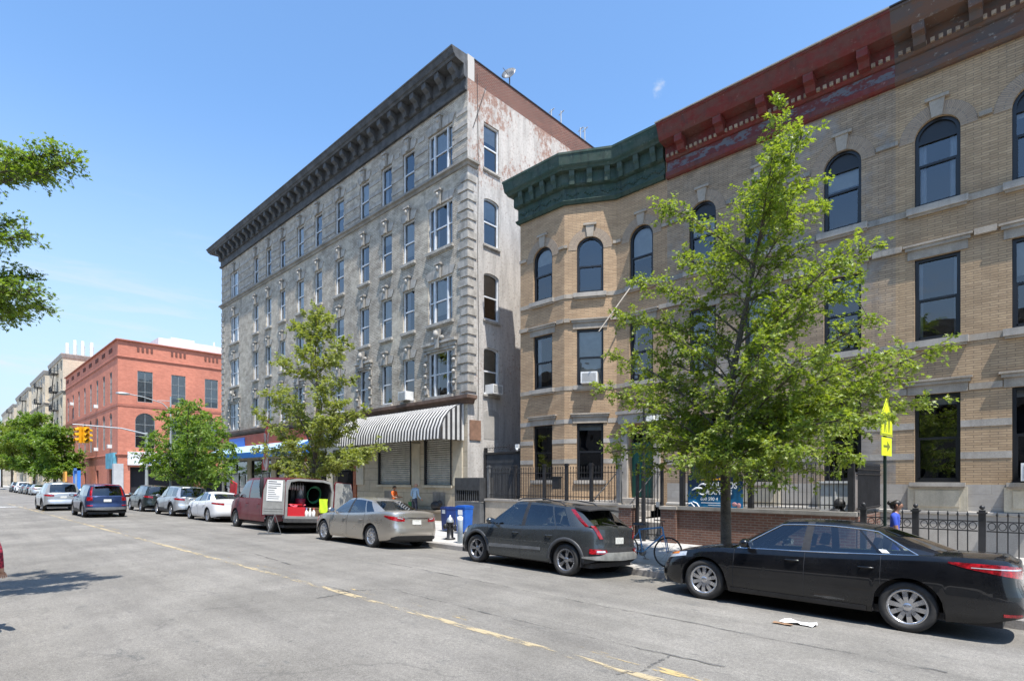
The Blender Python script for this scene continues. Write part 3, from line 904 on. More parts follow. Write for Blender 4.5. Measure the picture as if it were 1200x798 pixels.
    bl = MB(); bl.box((2.2, -.2, 4.35), (5.2, -.161, 5.0), 0, M); bl.build('fascia_panel', flat('blue_fascia', (.03, .16, .62), .4), o, off)
    ab = MB(); pr = [(.17, 4.35), (1.5, 3.72), (1.5, 3.34)]
    for j, mi in ((0, 0), (1, 1)):
        ab.face([F.p(.0, pr[j][1], pr[j][0]), F.p(15.6, pr[j][1], pr[j][0]), F.p(15.6, pr[j + 1][1], pr[j + 1][0]), F.p(.0, pr[j + 1][1], pr[j + 1][0])], mi)
    for u in (0, 15.6): ab.face([F.p(u, 4.35, .17), F.p(u, 3.72, 1.5), F.p(u, 3.34, 1.5), F.p(u, 3.34, .17)], 1)
    ab.build('shop_awning', [mat('sky_blue_canvas', (.36, .52, .68), .7, 0, .1, 2), mat('blue_canvas', (.03, .17, .55), .7, 0, .1, 2)], root, off)
    gt = MB()
    for a, b_ in ((14.8, 17.2), (18.0, 20.2)):
        k = a + .06
        while k < b_: gt.tube([F.p(k, 0, .03), F.p(k, 3.55, .03)], .014, 5); k += .13
        for z in (.25, 1.2, 2.4, 3.5): gt.box((a, -.05, z), (b_, -.012, z + .05), 0, M)
    gt.build('security_gate', T['black_metal'], root, off)
    pc = MB(); pc.box((20.3, -.06, -.1), (20.62, -.002, 4.0), 0, M); pc.box((14.4, -.06, -.1), (14.75, -.002, 4.0), 0, M); pc.build_each('entrance_pilaster', mat('rust_orange_paint', (.32, .10, .045), .7, 0, .3, 2.5), root, off)
    # corner cable down the side wall
    cb = MB(); cb.tube([S.p(.55, 19.9, .02), S.p(.62, 16, .02), S.p(.58, 12, .02), S.p(.64, 8, .02), S.p(.6, 4, .02)], .012, 5); cb.tube([S.p(1.1, 19.6, .02), S.p(.3, 17.4, .03), F.p(F.L - 1.0, 17.1, .03)], .012, 5)
    cb.build('cable', T['black_metal'], root, off)
    # roof gear
    for y, h in ((22.1, .5), (22.9, .8), (24.6, .7), (25.0, .9)):
        p = MB(); p.tube([(0, 0, 0), (0, 0, h)], .04, 6); p.tube([(-.15, 0, h * .8), (.2, 0, h * .95)], .025, 5)
        tag(p.build('vent_pipe', T['galv']), {.5: 'shortest metal pipe on the tall building parapet', .8: 'second metal pipe along the tall building parapet, just beyond the shortest', .7: 'third metal pipe on the tall building parapet near the green cornice', .9: 'tallest metal pipe on the tall building parapet, farthest back'}[h], 'pipe', 'pipes on the tall roof').location = (X1 - .15, y, 20.46)
    d = MB(); d.lathe([(.0, .0), (.2, .04), (.34, .12), (.36, .14), (.2, .05), (0, .01)], 14, 0, Matrix.Translation((0, 0, .6)) @ Matrix.Rotation(rad(65), 4, 'X') @ Matrix.Rotation(rad(20), 4, 'Y')); d.tube([(0, 0, 0), (0, 0, .62)], .03, 6); d.tube([(0, -.1, .6), (0, -.45, .75)], .015, 5)
    o = tag(d.build('satellite_dish', T['grey_metal']), 'small grey satellite dish standing on the tall building roof edge', 'satellite dish'); o.location = (X1 - .15, 19.0, 20.46)
build_tall()

TAN = dict(bw=.31, bh=.062, ms=.010)
def patina(name, a, b2, c):
    m, nt, b = newmat(name); vec = coord(nt)
    col = mixc(nt, mrange(nt, noise(nt, coord(nt, 'Object', (1, 1, 2.2)), 1.3, 9, .75), .42, .60), a, b2)
    col = mixc(nt, mrange(nt, noise(nt, coord(nt, 'Object', (2.4, 2.4, .35)), 1.9, 7, .75), .50, .70), col, c)
    col = mixc(nt, mrange(nt, noise(nt, vec, 9, 6, .75), .60, .68), col, tuple(x * 1.6 + .03 for x in b2))
    nt.links.new(col, b.inputs['Base Color']); nt.links.new(mrange(nt, noise(nt, vec, 5, 4), .3, .7, .5, .85), b.inputs['Roughness'])
    b.inputs['Specular IOR Level'].default_value = .35
    nt.links.new(bump(nt, noise(nt, vec, 26, 5, .7), .25, .012), b.inputs['Normal'])
    return m
def build_rowhouses():
    T = MT; T['course'] = mat('sandy_stone_course', (.37, .32, .26), .85, 0, .2, 1.5, .15, .2, 50, streak=.35)
    tanA = brick('tan_roman_brick', (.55, .385, .235), (.44, .30, .18), (.32, .235, .155), weather=.25, wcol=(.18, .15, .12), **TAN)
    tanB = brick('sooty_tan_brick', (.48, .365, .25), (.38, .29, .20), (.26, .205, .15), mottle=.55, weather=.6, wcol=(.11, .10, .095), patch=(.33, .30, .27), pscale=.3, **TAN)
    tanC = brick('clean_tan_brick', (.54, .39, .24), (.43, .305, .185), (.30, .225, .15), weather=.35, wcol=(.17, .145, .12), **TAN)
    ringm = brick('arch_brick', (.45, .35, .25), (.38, .29, .21), (.27, .23, .19), .34, .075, .012, .1)
    green = patina('green_painted_cornice', (.032, .064, .049), (.055, .078, .060), (.020, .036, .030))
    red = patina('red_painted_cornice', (.165, .028, .024), (.13, .05, .04), (.085, .035, .032))
    m, nt, b = newmat('peeling_red_frieze'); vec = coord(nt)
    f = mrange(nt, noise(nt, coord(nt, 'Object', (1, 1, 2)), 2.2, 8, .72), .47, .55)
    nt.links.new(mixc(nt, f, (.13, .03, .03), (.13, .135, .155)), b.inputs['Base Color']); b.inputs['Roughness'].default_value = .75; peel = m
    m, nt, b = newmat('bare_brown_cornice'); vec = coord(nt)
    c = mixc(nt, mrange(nt, noise(nt, coord(nt, 'Object', (1, 1, 2.5)), 1.6, 8, .72), .45, .58), (.135, .075, .052), (.10, .078, .07))
    c = mixc(nt, mrange(nt, noise(nt, vec, 7, 5, .7), .6, .68), c, (.24, .20, .17)); nt.links.new(c, b.inputs['Base Color']); b.inputs['Roughness'].default_value = .8; brown = m
    base = brick('painted_grey_base', (.43, .41, .375), (.40, .38, .35), (.35, .33, .30), .9, .3, .008, .25, (.2, .18, .16))
    blk = T['frame_black']
    SI = (T['stone'], .12, .14, .16)
    rr = random.Random(8)
    # ---------------- bay-fronted house
    root = thing('row_house', 'tan brick row house with an angled bay front under a dark green cornice', 'row house', (-12.7, 18, 0)); off = V(root.location)
    A = Face((-15.76, 17), (-13.44, 17)); Bf = Face((-13.44, 17), (-11.7, 18)); Cf = Face((-11.7, 18), (-9.6, 18))
    ops = [(1.85, 4.05, 0), (5.5, 7.68, 0), (9.05, 11.22, .48)]
    spec = [(A, 1.22, 1.0, ops), (Bf, 1.0, 1.02, ops), (Cf, 1.05, .98, [(1.2, 3.85, 0)] + ops[1:])]
    w = MB(); uo = 0; tr = MB(); bands = MB()
    for F, u, wd, op in spec:
        add_wall(w, F, -.3, 13.9, [(u - wd / 2, u + wd / 2, op)], uo=uo); uo += F.L
        g = [(u - wd / 2, u + wd / 2)]; gh = [(u - wd / 2 - .36, u + wd / 2 + .36)]; gs = [(u - wd / 2 - .12, u + wd / 2 + .12)]
        for z in (2.5, 3.28): courses(bands, F, z, z + .17, .012, g if F is not Cf else [(.3, 2.0)])
        courses(bands, F, 4.05, 4.22, .012, [(u - wd / 2 - .17, u + wd / 2 + .17)] if F is not Cf else [(.2, 2.05)])
        courses(tr, F, 10.84, 10.95, .07, gh); courses(tr, F, 8.89, 9.05, .03, gs)
        courses(tr, F, 7.95, 8.1, .09, [(u - wd / 2 - .27, u + wd / 2 + .27)]); courses(tr, F, 5.34, 5.5, .02, gs)
    w.face([(-15.76, 28, -.3), (-15.76, 17, -.3), (-15.76, 17, 13.9), (-15.76, 28, 13.9)], 0, [(0, 0), (11, 0), (11, 14), (0, 14)])
    shell(w, -15.76, -9.62, 18, 28, -.3, 13.6); w.face([(-15.76, 17, 13.6), (-13.44, 17, 13.6), (-11.7, 18, 13.6), (-15.76, 18, 13.6)])
    w.build('wall', [tanA, T['room']], root, off); tr.build_each('string_course', T['course'], root, off); bands.build_each('stone_band', T['stone'], root, off)
    gb = MB(); gb.sweep([(-15.76, 17), (-13.44, 17), (-11.7, 18)], [(0, -.3), (.05, -.3), (.05, .95), (.09, .98), (.09, 1.08), (0, 1.1)]); gb.build('base_course', base, root, off)
    cov = {(0, 0): None, (0, 1): ('curtain', .22), (0, 2): ('blind', .3), (1, 0): ('blind', .12), (1, 1): ('blind', .98), (1, 2): None, (2, 1): ('curtain', .2), (2, 2): ('blind', .55)}
    for i, (F, u, wd, op) in enumerate(spec):
        for k, (z0, z1, rise) in enumerate(op):
            if i == 2 and k == 0: continue
            window(root, F, u, z0, wd, z1 - z0, rise, 'arch' if rise else 'dh', blk, cov.get((i, k)), SI if k else (T['stone'], .1, .1, .12), ('arch', ringm) if rise else ('hood', T['course']))
    d = MB(); d.box((.58, .16, 1.22), (1.52, .22, 3.25), 0, Cf.M()); dr = d.build('door', mat('green_door', (.012, .10, .075), .45, 0, .15, 4), root, off)
    d = MB(); d.box((.66, .14, 1.4), (.98, .165, 2.1), 0, Cf.M()); d.box((1.1, .14, 1.4), (1.44, .165, 2.1), 0, Cf.M()); d.box((.66, .14, 2.3), (.98, .165, 3.1), 0, Cf.M()); d.box((1.1, .14, 2.3), (1.44, .165, 3.1), 0, Cf.M()); d.build_each('door_panel', dr.data.materials[0], dr, off)
    d = MB(); d.ball(Cf.p(1.44, 2.2, -.12), .04, 8); d.build('handle', T['chrome'], dr, off)
    d = MB()
    for u in (.28, 1.62): d.box((u, -.12, 1.1), (u + .24, -.002, 3.95), 0, Cf.M())
    d.box((.2, -.22, 3.95), (1.94, -.002, 4.3), 0, Cf.M()); d.box((.12, -.28, 4.3), (2.02, -.002, 4.42), 0, Cf.M())
    d.build('door_surround', T['stone'], root, off)
    st = MB()
    for k in range(6): st.box((-11.4, 15.9 + .3 * k, -.1), (-9.75, 17.97, .2 * (k + 1)))
    st.build('stoop', T['stone'], root, off)
    hr = MB()
    for x in (-11.35, -9.8):
        hr.tube([(x, 15.85, .1), (x, 15.85, 1.05), (x, 17.5, 2.15), (x, 17.9, 2.15)], .022, 6)
        for k in range(5): hr.tube([(x, 16.05 + k * .32, .2 + .2 * k), (x, 16.05 + k * .32, 1.15 + .2 * k)], .012, 5)
    hr.build('handrail', T['black_metal'], root, off)
    cp = [(0, 12.5), (.1, 12.5), (.16, 12.62), (.07, 12.68), (.07, 13.12), (.16, 13.16), (.2, 13.22), (.2, 13.64), (.38, 13.67), (.41, 13.74), (.46, 13.80), (.48, 13.84), (.53, 14.18), (.55, 14.2), (.55, 14.28), (0, 14.32)]
    cornice(root, [(-15.76, 18.4), (-15.76, 17), (-13.44, 17), (-11.7, 18), (-9.66, 18)], cp, green, (.52, .2, [(.19, 13.14), (.28, 13.16), (.30, 13.36), (.35, 13.46), (.37, 13.66), (.19, 13.66)]))
    # garland relief on the frieze
    for F, n in ((A, 4), (Bf, 3), (Cf, 4)):
        for k in range(n):
            ga = MB()
            for j in range(5):
                u = F.L * (k + .5) / n + (j - 2) * .1; ga.ball(F.p(u, 12.9 - .05 * (2 - abs(j - 2)), .075), (.055, .03, .045), 6)
            ga.build('garland', green, root, off)
    # ---------------- two flat-fronted houses
    for hi, (x0, x1, br, label, ctop, xcs) in enumerate(((-9.6, -2.86, tanB, 'soot stained tan row house with a red painted cornice beside the green corniced one', red, [-8.31, -6.43, -4.14]),
                                                  (-2.86, 3.9, tanC, 'clean tan row house with a bare brown cornice, nearest the camera', brown, [-1.97, -.05, 1.9]))):
        root = thing('row_house', label, 'row house', ((x0 + x1) / 2, 18, 0)); off = V(root.location)
        F = Face((x0, 18), (x1, 18)); wd = .95
        ops = [(1.8, 4.1, 0), (5.5, 7.68, 0), (9.02, 11.28, .47)]
        w = MB(); cols = []
        for i, x in enumerate(xcs):
            o_ = ops if not (hi == 0 and i == 0) else [(1.0, 4.1, 0)] + ops[1:]
            cols.append((x - x0 - wd / 2, x - x0 + wd / 2, o_))
        add_wall(w, F, 1.75, 13.9, [(a, b, [o for o in ops if o[0] > 1.5] if o_[0][0] > 1.5 else [(1.76, 4.1, 0)] + ops[1:]) for a, b, o_ in cols], uo=x0)
        shell(w, x0, x1, 18, 28, -.3, 13.6)
        if hi: w.face([(x1, 18, -.3), (x1, 28, -.3), (x1, 28, 13.9), (x1, 18, 13.9)])
        w.build('wall', [br, T['room']], root, off)
        bs = MB(); add_wall(bs, F, -.3, 1.75, [(cols[0][0], cols[0][1], [(1.0, 1.749, 0)])] if hi == 0 else [], uo=x0); bs.build('base_wall', [base, T['room']], root, off)
        b2 = MB(); b2.sweep([(x0, 18), (x1, 18)], [(0, -.3), (.06, -.3), (.06, .98), (.1, 1.0), (.1, 1.06), (0, 1.08)]); b2.build('base_course', T['concrete'], root, off)
        tr = MB(); bd = MB()
        gaps = [(c[0], c[1]) for c in cols]; e = lambda k: [(a - k, b + k) for a, b in gaps]
        for z in (2.4, 3.2): courses(bd, F, z, z + .17, .012, gaps)
        courses(tr, F, 10.86, 10.97, .07, e(.36)); courses(tr, F, 8.86, 9.02, .03, e(.12)); courses(tr, F, 7.95, 8.1, .09, e(.27)); courses(tr, F, 5.34, 5.5, .02, e(.12)); courses(tr, F, 4.12, 4.28, .03, e(.17))
        tr.build_each('string_course', T['stone_dk'] if hi == 0 else T['course'], root, off); bd.build_each('stone_band', T['stone'], root, off)
        pl = None; 0 and MB().box((F.L - .42 if hi == 0 else -.0, -.05, 1.76), (F.L if hi == 0 else .12, -.001, 12.5), 0, F.M())
        for i, x in enumerate(xcs):
            for k, (z0, z1, rise) in enumerate(ops):
                if hi == 0 and i == 0 and k == 0: continue
                cv = {(0, 0, 2): ('blind', .5), (0, 1, 2): ('blind', .35), (0, 2, 2): ('blind', .45), (0, 0, 1): ('curtain', .2), (0, 1, 1): ('blind', .6), (0, 2, 1): ('blind', .2), (0, 1, 0): ('curtain', .3), (0, 2, 0): ('blind', .35), (1, 2, 0): ('blind', .4), (1, 2, 1): ('curtain', .25), (1, 0, 2): ('curtain', .24), (1, 0, 1): ('curtain', .16), (1, 0, 0): ('blind', .12), (1, 1, 0): ('blind', .1), (1, 1, 1): ('blind', .4), (1, 1, 2): ('blind', .3)}.get((hi, i, k))
                window(root, F, x - x0, z0, wd, z1 - z0, rise, 'archfill' if rise else 'dh', blk, cv, (T['stone'], .16, .14, .17) if k else (T['stone'], .1, .16, .1), ('arch', ringm) if rise else ('hood', T['course']))
            if not (hi == 0 and i == 0):
                p = MB(); M = F.M(x - x0)
                p.box((-.62, -.06, 1.08), (.62, -.002, 1.69), 0, M); ring(p, [tuple(q) for q in [(-.62, 1.08), (.62, 1.08), (.62, 1.69), (-.62, 1.69)]], [(-.62, 1.08)] * 4, 0, 0) if 0 else None
                p.box((-.46, -.085, 1.18), (.46, -.061, 1.6), 0, M)
                p.build('window_panel', T['cream'], root, off)
        if hi == 0:
            d = MB(); d.box((cols[0][0] + .02, .2, 1.0), (cols[0][1] - .02, .26, 3.2), 0, F.M()); dr = d.build('door', mat('dark_green_door', (.012, .05, .04), .5, 0, .2, 4), root, off)
            d = MB(); d.ball(F.p(cols[0][1] - .14, 2.0, -.17), .04, 8); d.build('handle', T['chrome'], dr, off)
        cp = [(0, 12.45), (.1, 12.45), (.16, 12.5), (.16, 12.66), (.08, 12.7), (.08, 13.02), (.14, 13.04), (.2, 13.12), (.2, 13.5), (.62, 13.54), (.66, 13.6), (.70, 13.68), (.82, 13.98), (.86, 14.0), (.86, 14.06), (0, 14.1)]
        cornice(root, [(x0 + (.03 if hi == 0 else 0), 18), (x1, 18)], cp, ctop, (1.12, .26, [(.19, 13.1), (.36, 13.12), (.44, 13.28), (.6, 13.32), (.62, 13.53), (.19, 13.53)]))
        fz = MB(); fz.box((.05, -.088, 12.705), (F.L - .01, -.0805, 13.015), 0, F.M()); fz.build('frieze', peel if hi == 0 else brown, root, off)
        dn = MB(); u = .1
        while u < F.L - .1: dn.box((u, -.26, 13.12), (u + .09, -.2, 13.22), 0, F.M()); u += .17
        dn.build_each('dentil', mat('flaking_dentils', (.33, .25, .18), .8, 0, .4, 6), root, off)
        fl = MB(); fl.box((0, -.9, 14.065), (F.L, .3, 14.10), 0, F.M()); fl.build('roof_flashing', T['stone'] if hi == 0 else T['black_metal'], root, off)
build_rowhouses()

def build_far():
    T = MT
    redm = brick('salmon_red_brick', (.60, .225, .15), (.54, .195, .13), (.47, .23, .165), .4, .14, .008, .2, (.2, .07, .05), .15, .2)
    X1, X0, Y = -84.2, -123.5, 16.2
    root = thing('corner_building', 'salmon red brick corner building with arched windows across the side street', 'building', (X1, Y, 0)); off = V(root.location)
    F = Face((X0, Y), (X1, Y)); S = Face((X1, Y), (X1, 50))
    ux = [at(p, 0, Y).x - X0 for p in (79.5, 85.6, 92.3, 99.2, 106.2, 113.8, 121.6, 129.8)]
    up = [(u - .7, u + .7, [(11.9, 15.9, 0)]) for u in ux]; lo = [(u - .75, u + .75, [(5.9, 10.6, .7)]) for u in ux]
    gr = [(u - .9, u + .9, [(-.1, 3.2, 0)]) for u in ux[1::2]]
    w = MB()
    for z0, z1, c in ((11.2, 19.5, up), (4.6, 11.2, lo), (-.3, 4.6, gr)): add_wall(w, F, z0, z1, c)
    us = [2.95, 6.8, 10.9, 15, 19.1, 23.2, 27.3]
    add_wall(w, S, 11.2, 19.5, [(u - .85, u + .85, [(11.9, 15.9, 0)]) for u in us], uo=40)
    add_wall(w, S, 4.6, 11.2, [(u - 1.1, u + 1.1, [(6, 10.5, 1.1)]) for u in us[:1]] + [(u - .85, u + .85, [(6, 10.0, 0)]) for u in us[1:]], uo=40)
    add_wall(w, S, -.3, 4.6, [(1.3, 8.5, [(-.1, 3.5, 0)]), (10, 14, [(-.1, 3.5, 0)])], uo=40)
    shell(w, X0, X1, Y, 50, -.3, 19.2)
    w.build('wall', [redm, T['room']], root, off)
    gm = mat('grey_steel_sash', (.25, .27, .27), .5, 0, .2, 3)
    for i, u in enumerate(ux):
        window(root, F, u, 11.9, 1.4, 4.0, 0, 'grid', gm, ('blind', .4) if i % 2 else None); window(root, F, u, 5.9, 1.5, 4.7, .7, 'grid', gm, ('blind', .5) if i % 3 else None)
    for u in us[:4]: window(root, S, u, 11.9, 1.7, 4.0, 0, 'grid', gm, ('blind', .8))
    window(root, S, us[0], 6, 2.2, 4.5, 1.1, 'grid', gm, ('blind', .62)); 
    for u in us[1:4]: window(root, S, u, 6, 1.7, 4.0, 0, 'grid', gm, ('blind', .4))
    bc = MB(); pth = [(X0, Y), (X1, Y), (X1, 50)]
    bc.sweep(pth, [(0, 4.9), (.12, 4.92), (.18, 5.1), (0, 5.2)]); bc.sweep(pth, [(0, 17.3), (.1, 17.35), (.14, 17.5), (0, 17.6)]); bc.sweep(pth, [(0, 19.5), (.25, 19.5), (.25, 19.62), (0, 19.7)])
    bc.sweep(pth, [(0, 11.2), (.06, 11.2), (.06, 11.5), (0, 11.5)])
    bc.build('string_course', mat('dull_red_trim', (.34, .12, .08), .8, 0, .15, 1), root, off)
    cb = MB()
    for G, lst in ((F, ux), (S, us)):
        for u in lst:
            for j in range(4): cb.box((u - .9 + j * .5, -.08, 18.4), (u - .65 + j * .5, -.002, 18.95), 0, G.M())
    cb.build_each('corbel', flat('shadow_brick', (.15, .06, .045), .9), root, off)  # corbels get a darker brick colour than the wall
    cl = MB(); cl.box((-.5, -.25, -.2), (.55, .55, 3.9), 0, S.M()); cl.build('corner_pier', mat('grey_pier', (.42, .42, .42), .7, 0, .1, 2), root, off)
    sg = MB(); sg.box((1.0, -.3, 3.75), (9.0, -.003, 5.45), 0, S.M()); so = sg.build('shop_sign', flat('white_sign_board', (.68, .70, .72), .5), root, off)
    cu = bpy.data.curves.new('lettering', 'FONT'); cu.body = 'Astel'; cu.size = 1.15; cu.extrude = .02; cu.offset = .02; cu.materials.append(flat('dark_red_letters', (.09, .02, .03), .5))
    t0 = bpy.data.objects.new('tmp', cu); C.objects.link(t0)
    me = bpy.data.meshes.new_from_object(t0.evaluated_get(bpy.context.evaluated_depsgraph_get())); bpy.data.objects.remove(t0)
    t = link('lettering', me, so)
    q = S.p(2.3, 4.55, .33) - off; t.matrix_local = Matrix.Translation(q) @ Matrix.Rotation(S.rot, 4, 'Z') @ Matrix.Rotation(rad(90), 4, 'X')
    lg = MB(); lg.prism([(3.2, 3.95), (5.2, 3.95), (4.7, 4.4), (4.2, 4.25), (3.8, 4.42)], -.33, -.301, S.M()); lg.build('sign_emblem', flat('blue_emblem', (.04, .13, .5), .5), so, off)
    s2 = MB(); s2.box((F.L - 5.2, -.35, 3.3), (F.L - .6, -.003, 5.3), 0, F.M()); s2.build('street_side_sign', mat('teal_sign', (.10, .32, .42), .5, 0, .3, 1.2), root, off)
    ya = MB(); ya.face([S.p(5.5, 3.55, .02), S.p(13, 3.55, .02), S.p(13, 2.9, 1.1), S.p(5.5, 2.9, 1.1)]); ya.face([S.p(5.5, 2.9, 1.1), S.p(13, 2.9, 1.1), S.p(13, 2.6, 1.1), S.p(5.5, 2.6, 1.1)]); ya.build('shop_awning', mat('yellow_canvas', (.55, .42, .12), .7, 0, .1, 1), root, off)
    # roof plant
    r = MB(); r.box((-3.2, -5, 0), (2.8, 5, 2.2)); r.box((-1, -3, 2.2), (1, 0, 2.9)); r.tube([(0, 3, 2.2), (0, 3, 3.4)], .15, 8)
    tag(r.build('roof_plant', mat('white_roof_housing', (.6, .62, .64), .6, 0, .1, 1)), 'white boxy plant housing on the red corner building roof', 'roof plant').location = (-90.5, 26.5, 19.2)
    # beige apartment blocks further along, each with an iron fire escape
    be = brick('beige_block_brick', (.68, .585, .44), (.62, .53, .39), (.54, .47, .36), .5, .2, .01, .2, (.24, .2, .15), .12, .1)
    labs = ['beige apartment block with white roof antennas next to the red corner building', 'second beige apartment block beyond the red corner building, with a fire escape', 'third beige apartment block beyond the red corner building, narrow in view', 'farthest beige apartment block at the end of the row']
    for i, (x1, x0, z1) in enumerate(((-126.5, -143, 24.4), (-149, -172, 24.4), (-177, -205, 24.2), (-212, -250, 23.4))):
        root = thing('apartment_block', labs[i], 'apartment block', (x1, Y, 0), 0, 'beige blocks down the street'); off = V(root.location)
        F = Face((x0, Y), (x1, Y)); S = Face((x1, Y), (x1, 40)); n = max(4, int(F.L / 3.6))
        us = [F.L * (k + .5) / n for k in range(n)]; zs = [1.5 + 3.35 * k for k in range(7)]
        w = MB(); add_wall(w, F, -.3, z1, [(u - .75, u + .75, [(z, z + 1.9, 0) for z in zs if z + 2.2 < z1]) for u in us], room=.6)
        add_wall(w, S, -.3, z1, [(4.2, 5.4, [(z, z + 1.9, 0) for z in zs])], room=.6, uo=30)
        shell(w, x0, x1, Y, 40, -.3, z1 - .5); w.build('wall', [be, T['room']], root, off)
        c = MB(); c.sweep([(x0, Y), (x1, Y), (x1, 40)], [(0, z1 - .7), (.12, z1 - .7), (.3, z1 - .1), (.3, z1 + .05), (0, z1 + .1)]); c.sweep([(x0, Y), (x1, Y), (x1, 40)], [(0, 17.4), (.15, 17.45), (.3, 17.75), (0, 17.85)]); c.build('cornice', T['stone'], root, off)
        for u in us:
            for z in zs: window(root, F, u, z, 1.5, 1.9, 0, 'dh', T['frame_white'] if i else gm)
        for z in zs: window(root, S, 4.8, z, 1.2, 1.9, 0, 'dh', T['frame_white'])
        for u in us[-2:-1]:
            fe = MB()
            for z in zs[1:]:
                fe.box((u - 1.6, -1.1, z - .25), (u + 1.6, -.01, z - .17), 0, F.M())
                for a, b in (((u - 1.6, -1.1), (u + 1.6, -1.1)), ((u - 1.6, -1.1), (u - 1.6, 0)), ((u + 1.6, -1.1), (u + 1.6, 0))):
                    for zz in (z + .75, z + .3): fe.tube([F.M() @ V((a[0], a[1], zz)), F.M() @ V((b[0], b[1], zz))], .04, 4)
                k = u - 1.6
                while k < u + 1.65: fe.tube([F.M() @ V((k, -1.1, z - .2)), F.M() @ V((k, -1.1, z + .75))], .025, 4); k += .32
                if z > zs[1]: fe.tube([F.M() @ V((u - 1.1, -.7, z - 3.4)), F.M() @ V((u + 1.0, -.7, z - .2))], .1, 4)
            fe.build('fire_escape', T['black_metal'], root, off)
    for k, (x, y, h) in enumerate(((-131.5, 17.4, 3.4), (-130.4, 18.4, 3.9), (-129.3, 19.4, 3.7), (-128.4, 20.6, 3.5))):
        a = MB(); a.box((-.45, -.2, .6), (.45, .2, h)); a.tube([(0, .3, 0), (0, .3, h * .8)], .08, 6); a.box((-.2, .1, 1.0), (.2, .3, 1.2))
        tag(a.build('antenna_panel', T['white_plastic']), ['white antenna panel on the beige block roof, shortest and farthest along the street', 'tallest white antenna panel on the beige block roof', 'white antenna panel on the beige block roof, just behind the tallest', 'white antenna panel on the beige block roof, rearmost of the row'][k], 'antenna', 'roof antennas').location = (x, y, 23.9)
build_far()

def build_opposite():
    """the terrace on the camera's own side of the street"""
    T = MT
    br = brick('brown_terrace_brick', (.12, .105, .09), (.10, .09, .08), (.24, .2, .17), .3, .1, .01, .2)
    for k, (x0, x1, h) in enumerate(((-60, -30, 12.5), (-29.8, -6, 11), (-5.8, 24, 12))):  # added out of view to block low sky and darken car reflections
        root = thing('terrace_building', ['brown brick terrace across the street, down by the junction', 'brown brick terrace across the street, lower middle one', 'brown brick terrace across the street, right behind the camera'][k], 'terrace', (x1, -9, 0)); off = V(root.location)
        F = Face((x1, -9), (x0, -9)); w = MB(); n = int(F.L / 2.8); us = [F.L * (i + .5) / n for i in range(n)]
        add_wall(w, F, -.3, h, [(u - .55, u + .55, [(z, z + 1.9, 0) for z in (1.2, 4.6, 8.0)]) for u in us])
        for P in ([(x0, -9, -.3), (x0, -20, -.3), (x0, -20, h), (x0, -9, h)], [(x1, -9, -.3), (x1, -20, -.3), (x1, -20, h), (x1, -9, h)], [(x0, -9, h), (x1, -9, h), (x1, -20, h), (x0, -20, h)]): w.face(P)
        w.build('wall', [br, T['room']], root, off)
        c = MB(); c.sweep([(x1, -9), (x0, -9)], [(0, h - .6), (.3, h - .5), (.6, h), (0, h + .1)]); c.build('cornice', T['stone_dk'], root, off)
build_opposite()
# ------------------------------------------------------------------ cars
def catmull(P, n):
    out = []
    for i in range(len(P) - 1):
        p0, p1, p2, p3 = P[max(i - 1, 0)], P[i], P[i + 1], P[min(i + 2, len(P) - 1)]
        for k in range(n):
            t = k / n
            out.append(tuple(.5 * (2 * b + (c - a) * t + (2 * a - 5 * b + 4 * c - d) * t * t + (3 * b - a - 3 * c + d) * t ** 3) for a, b, c, d in zip(p0, p1, p2, p3)))
    out.append(P[-1]); return out

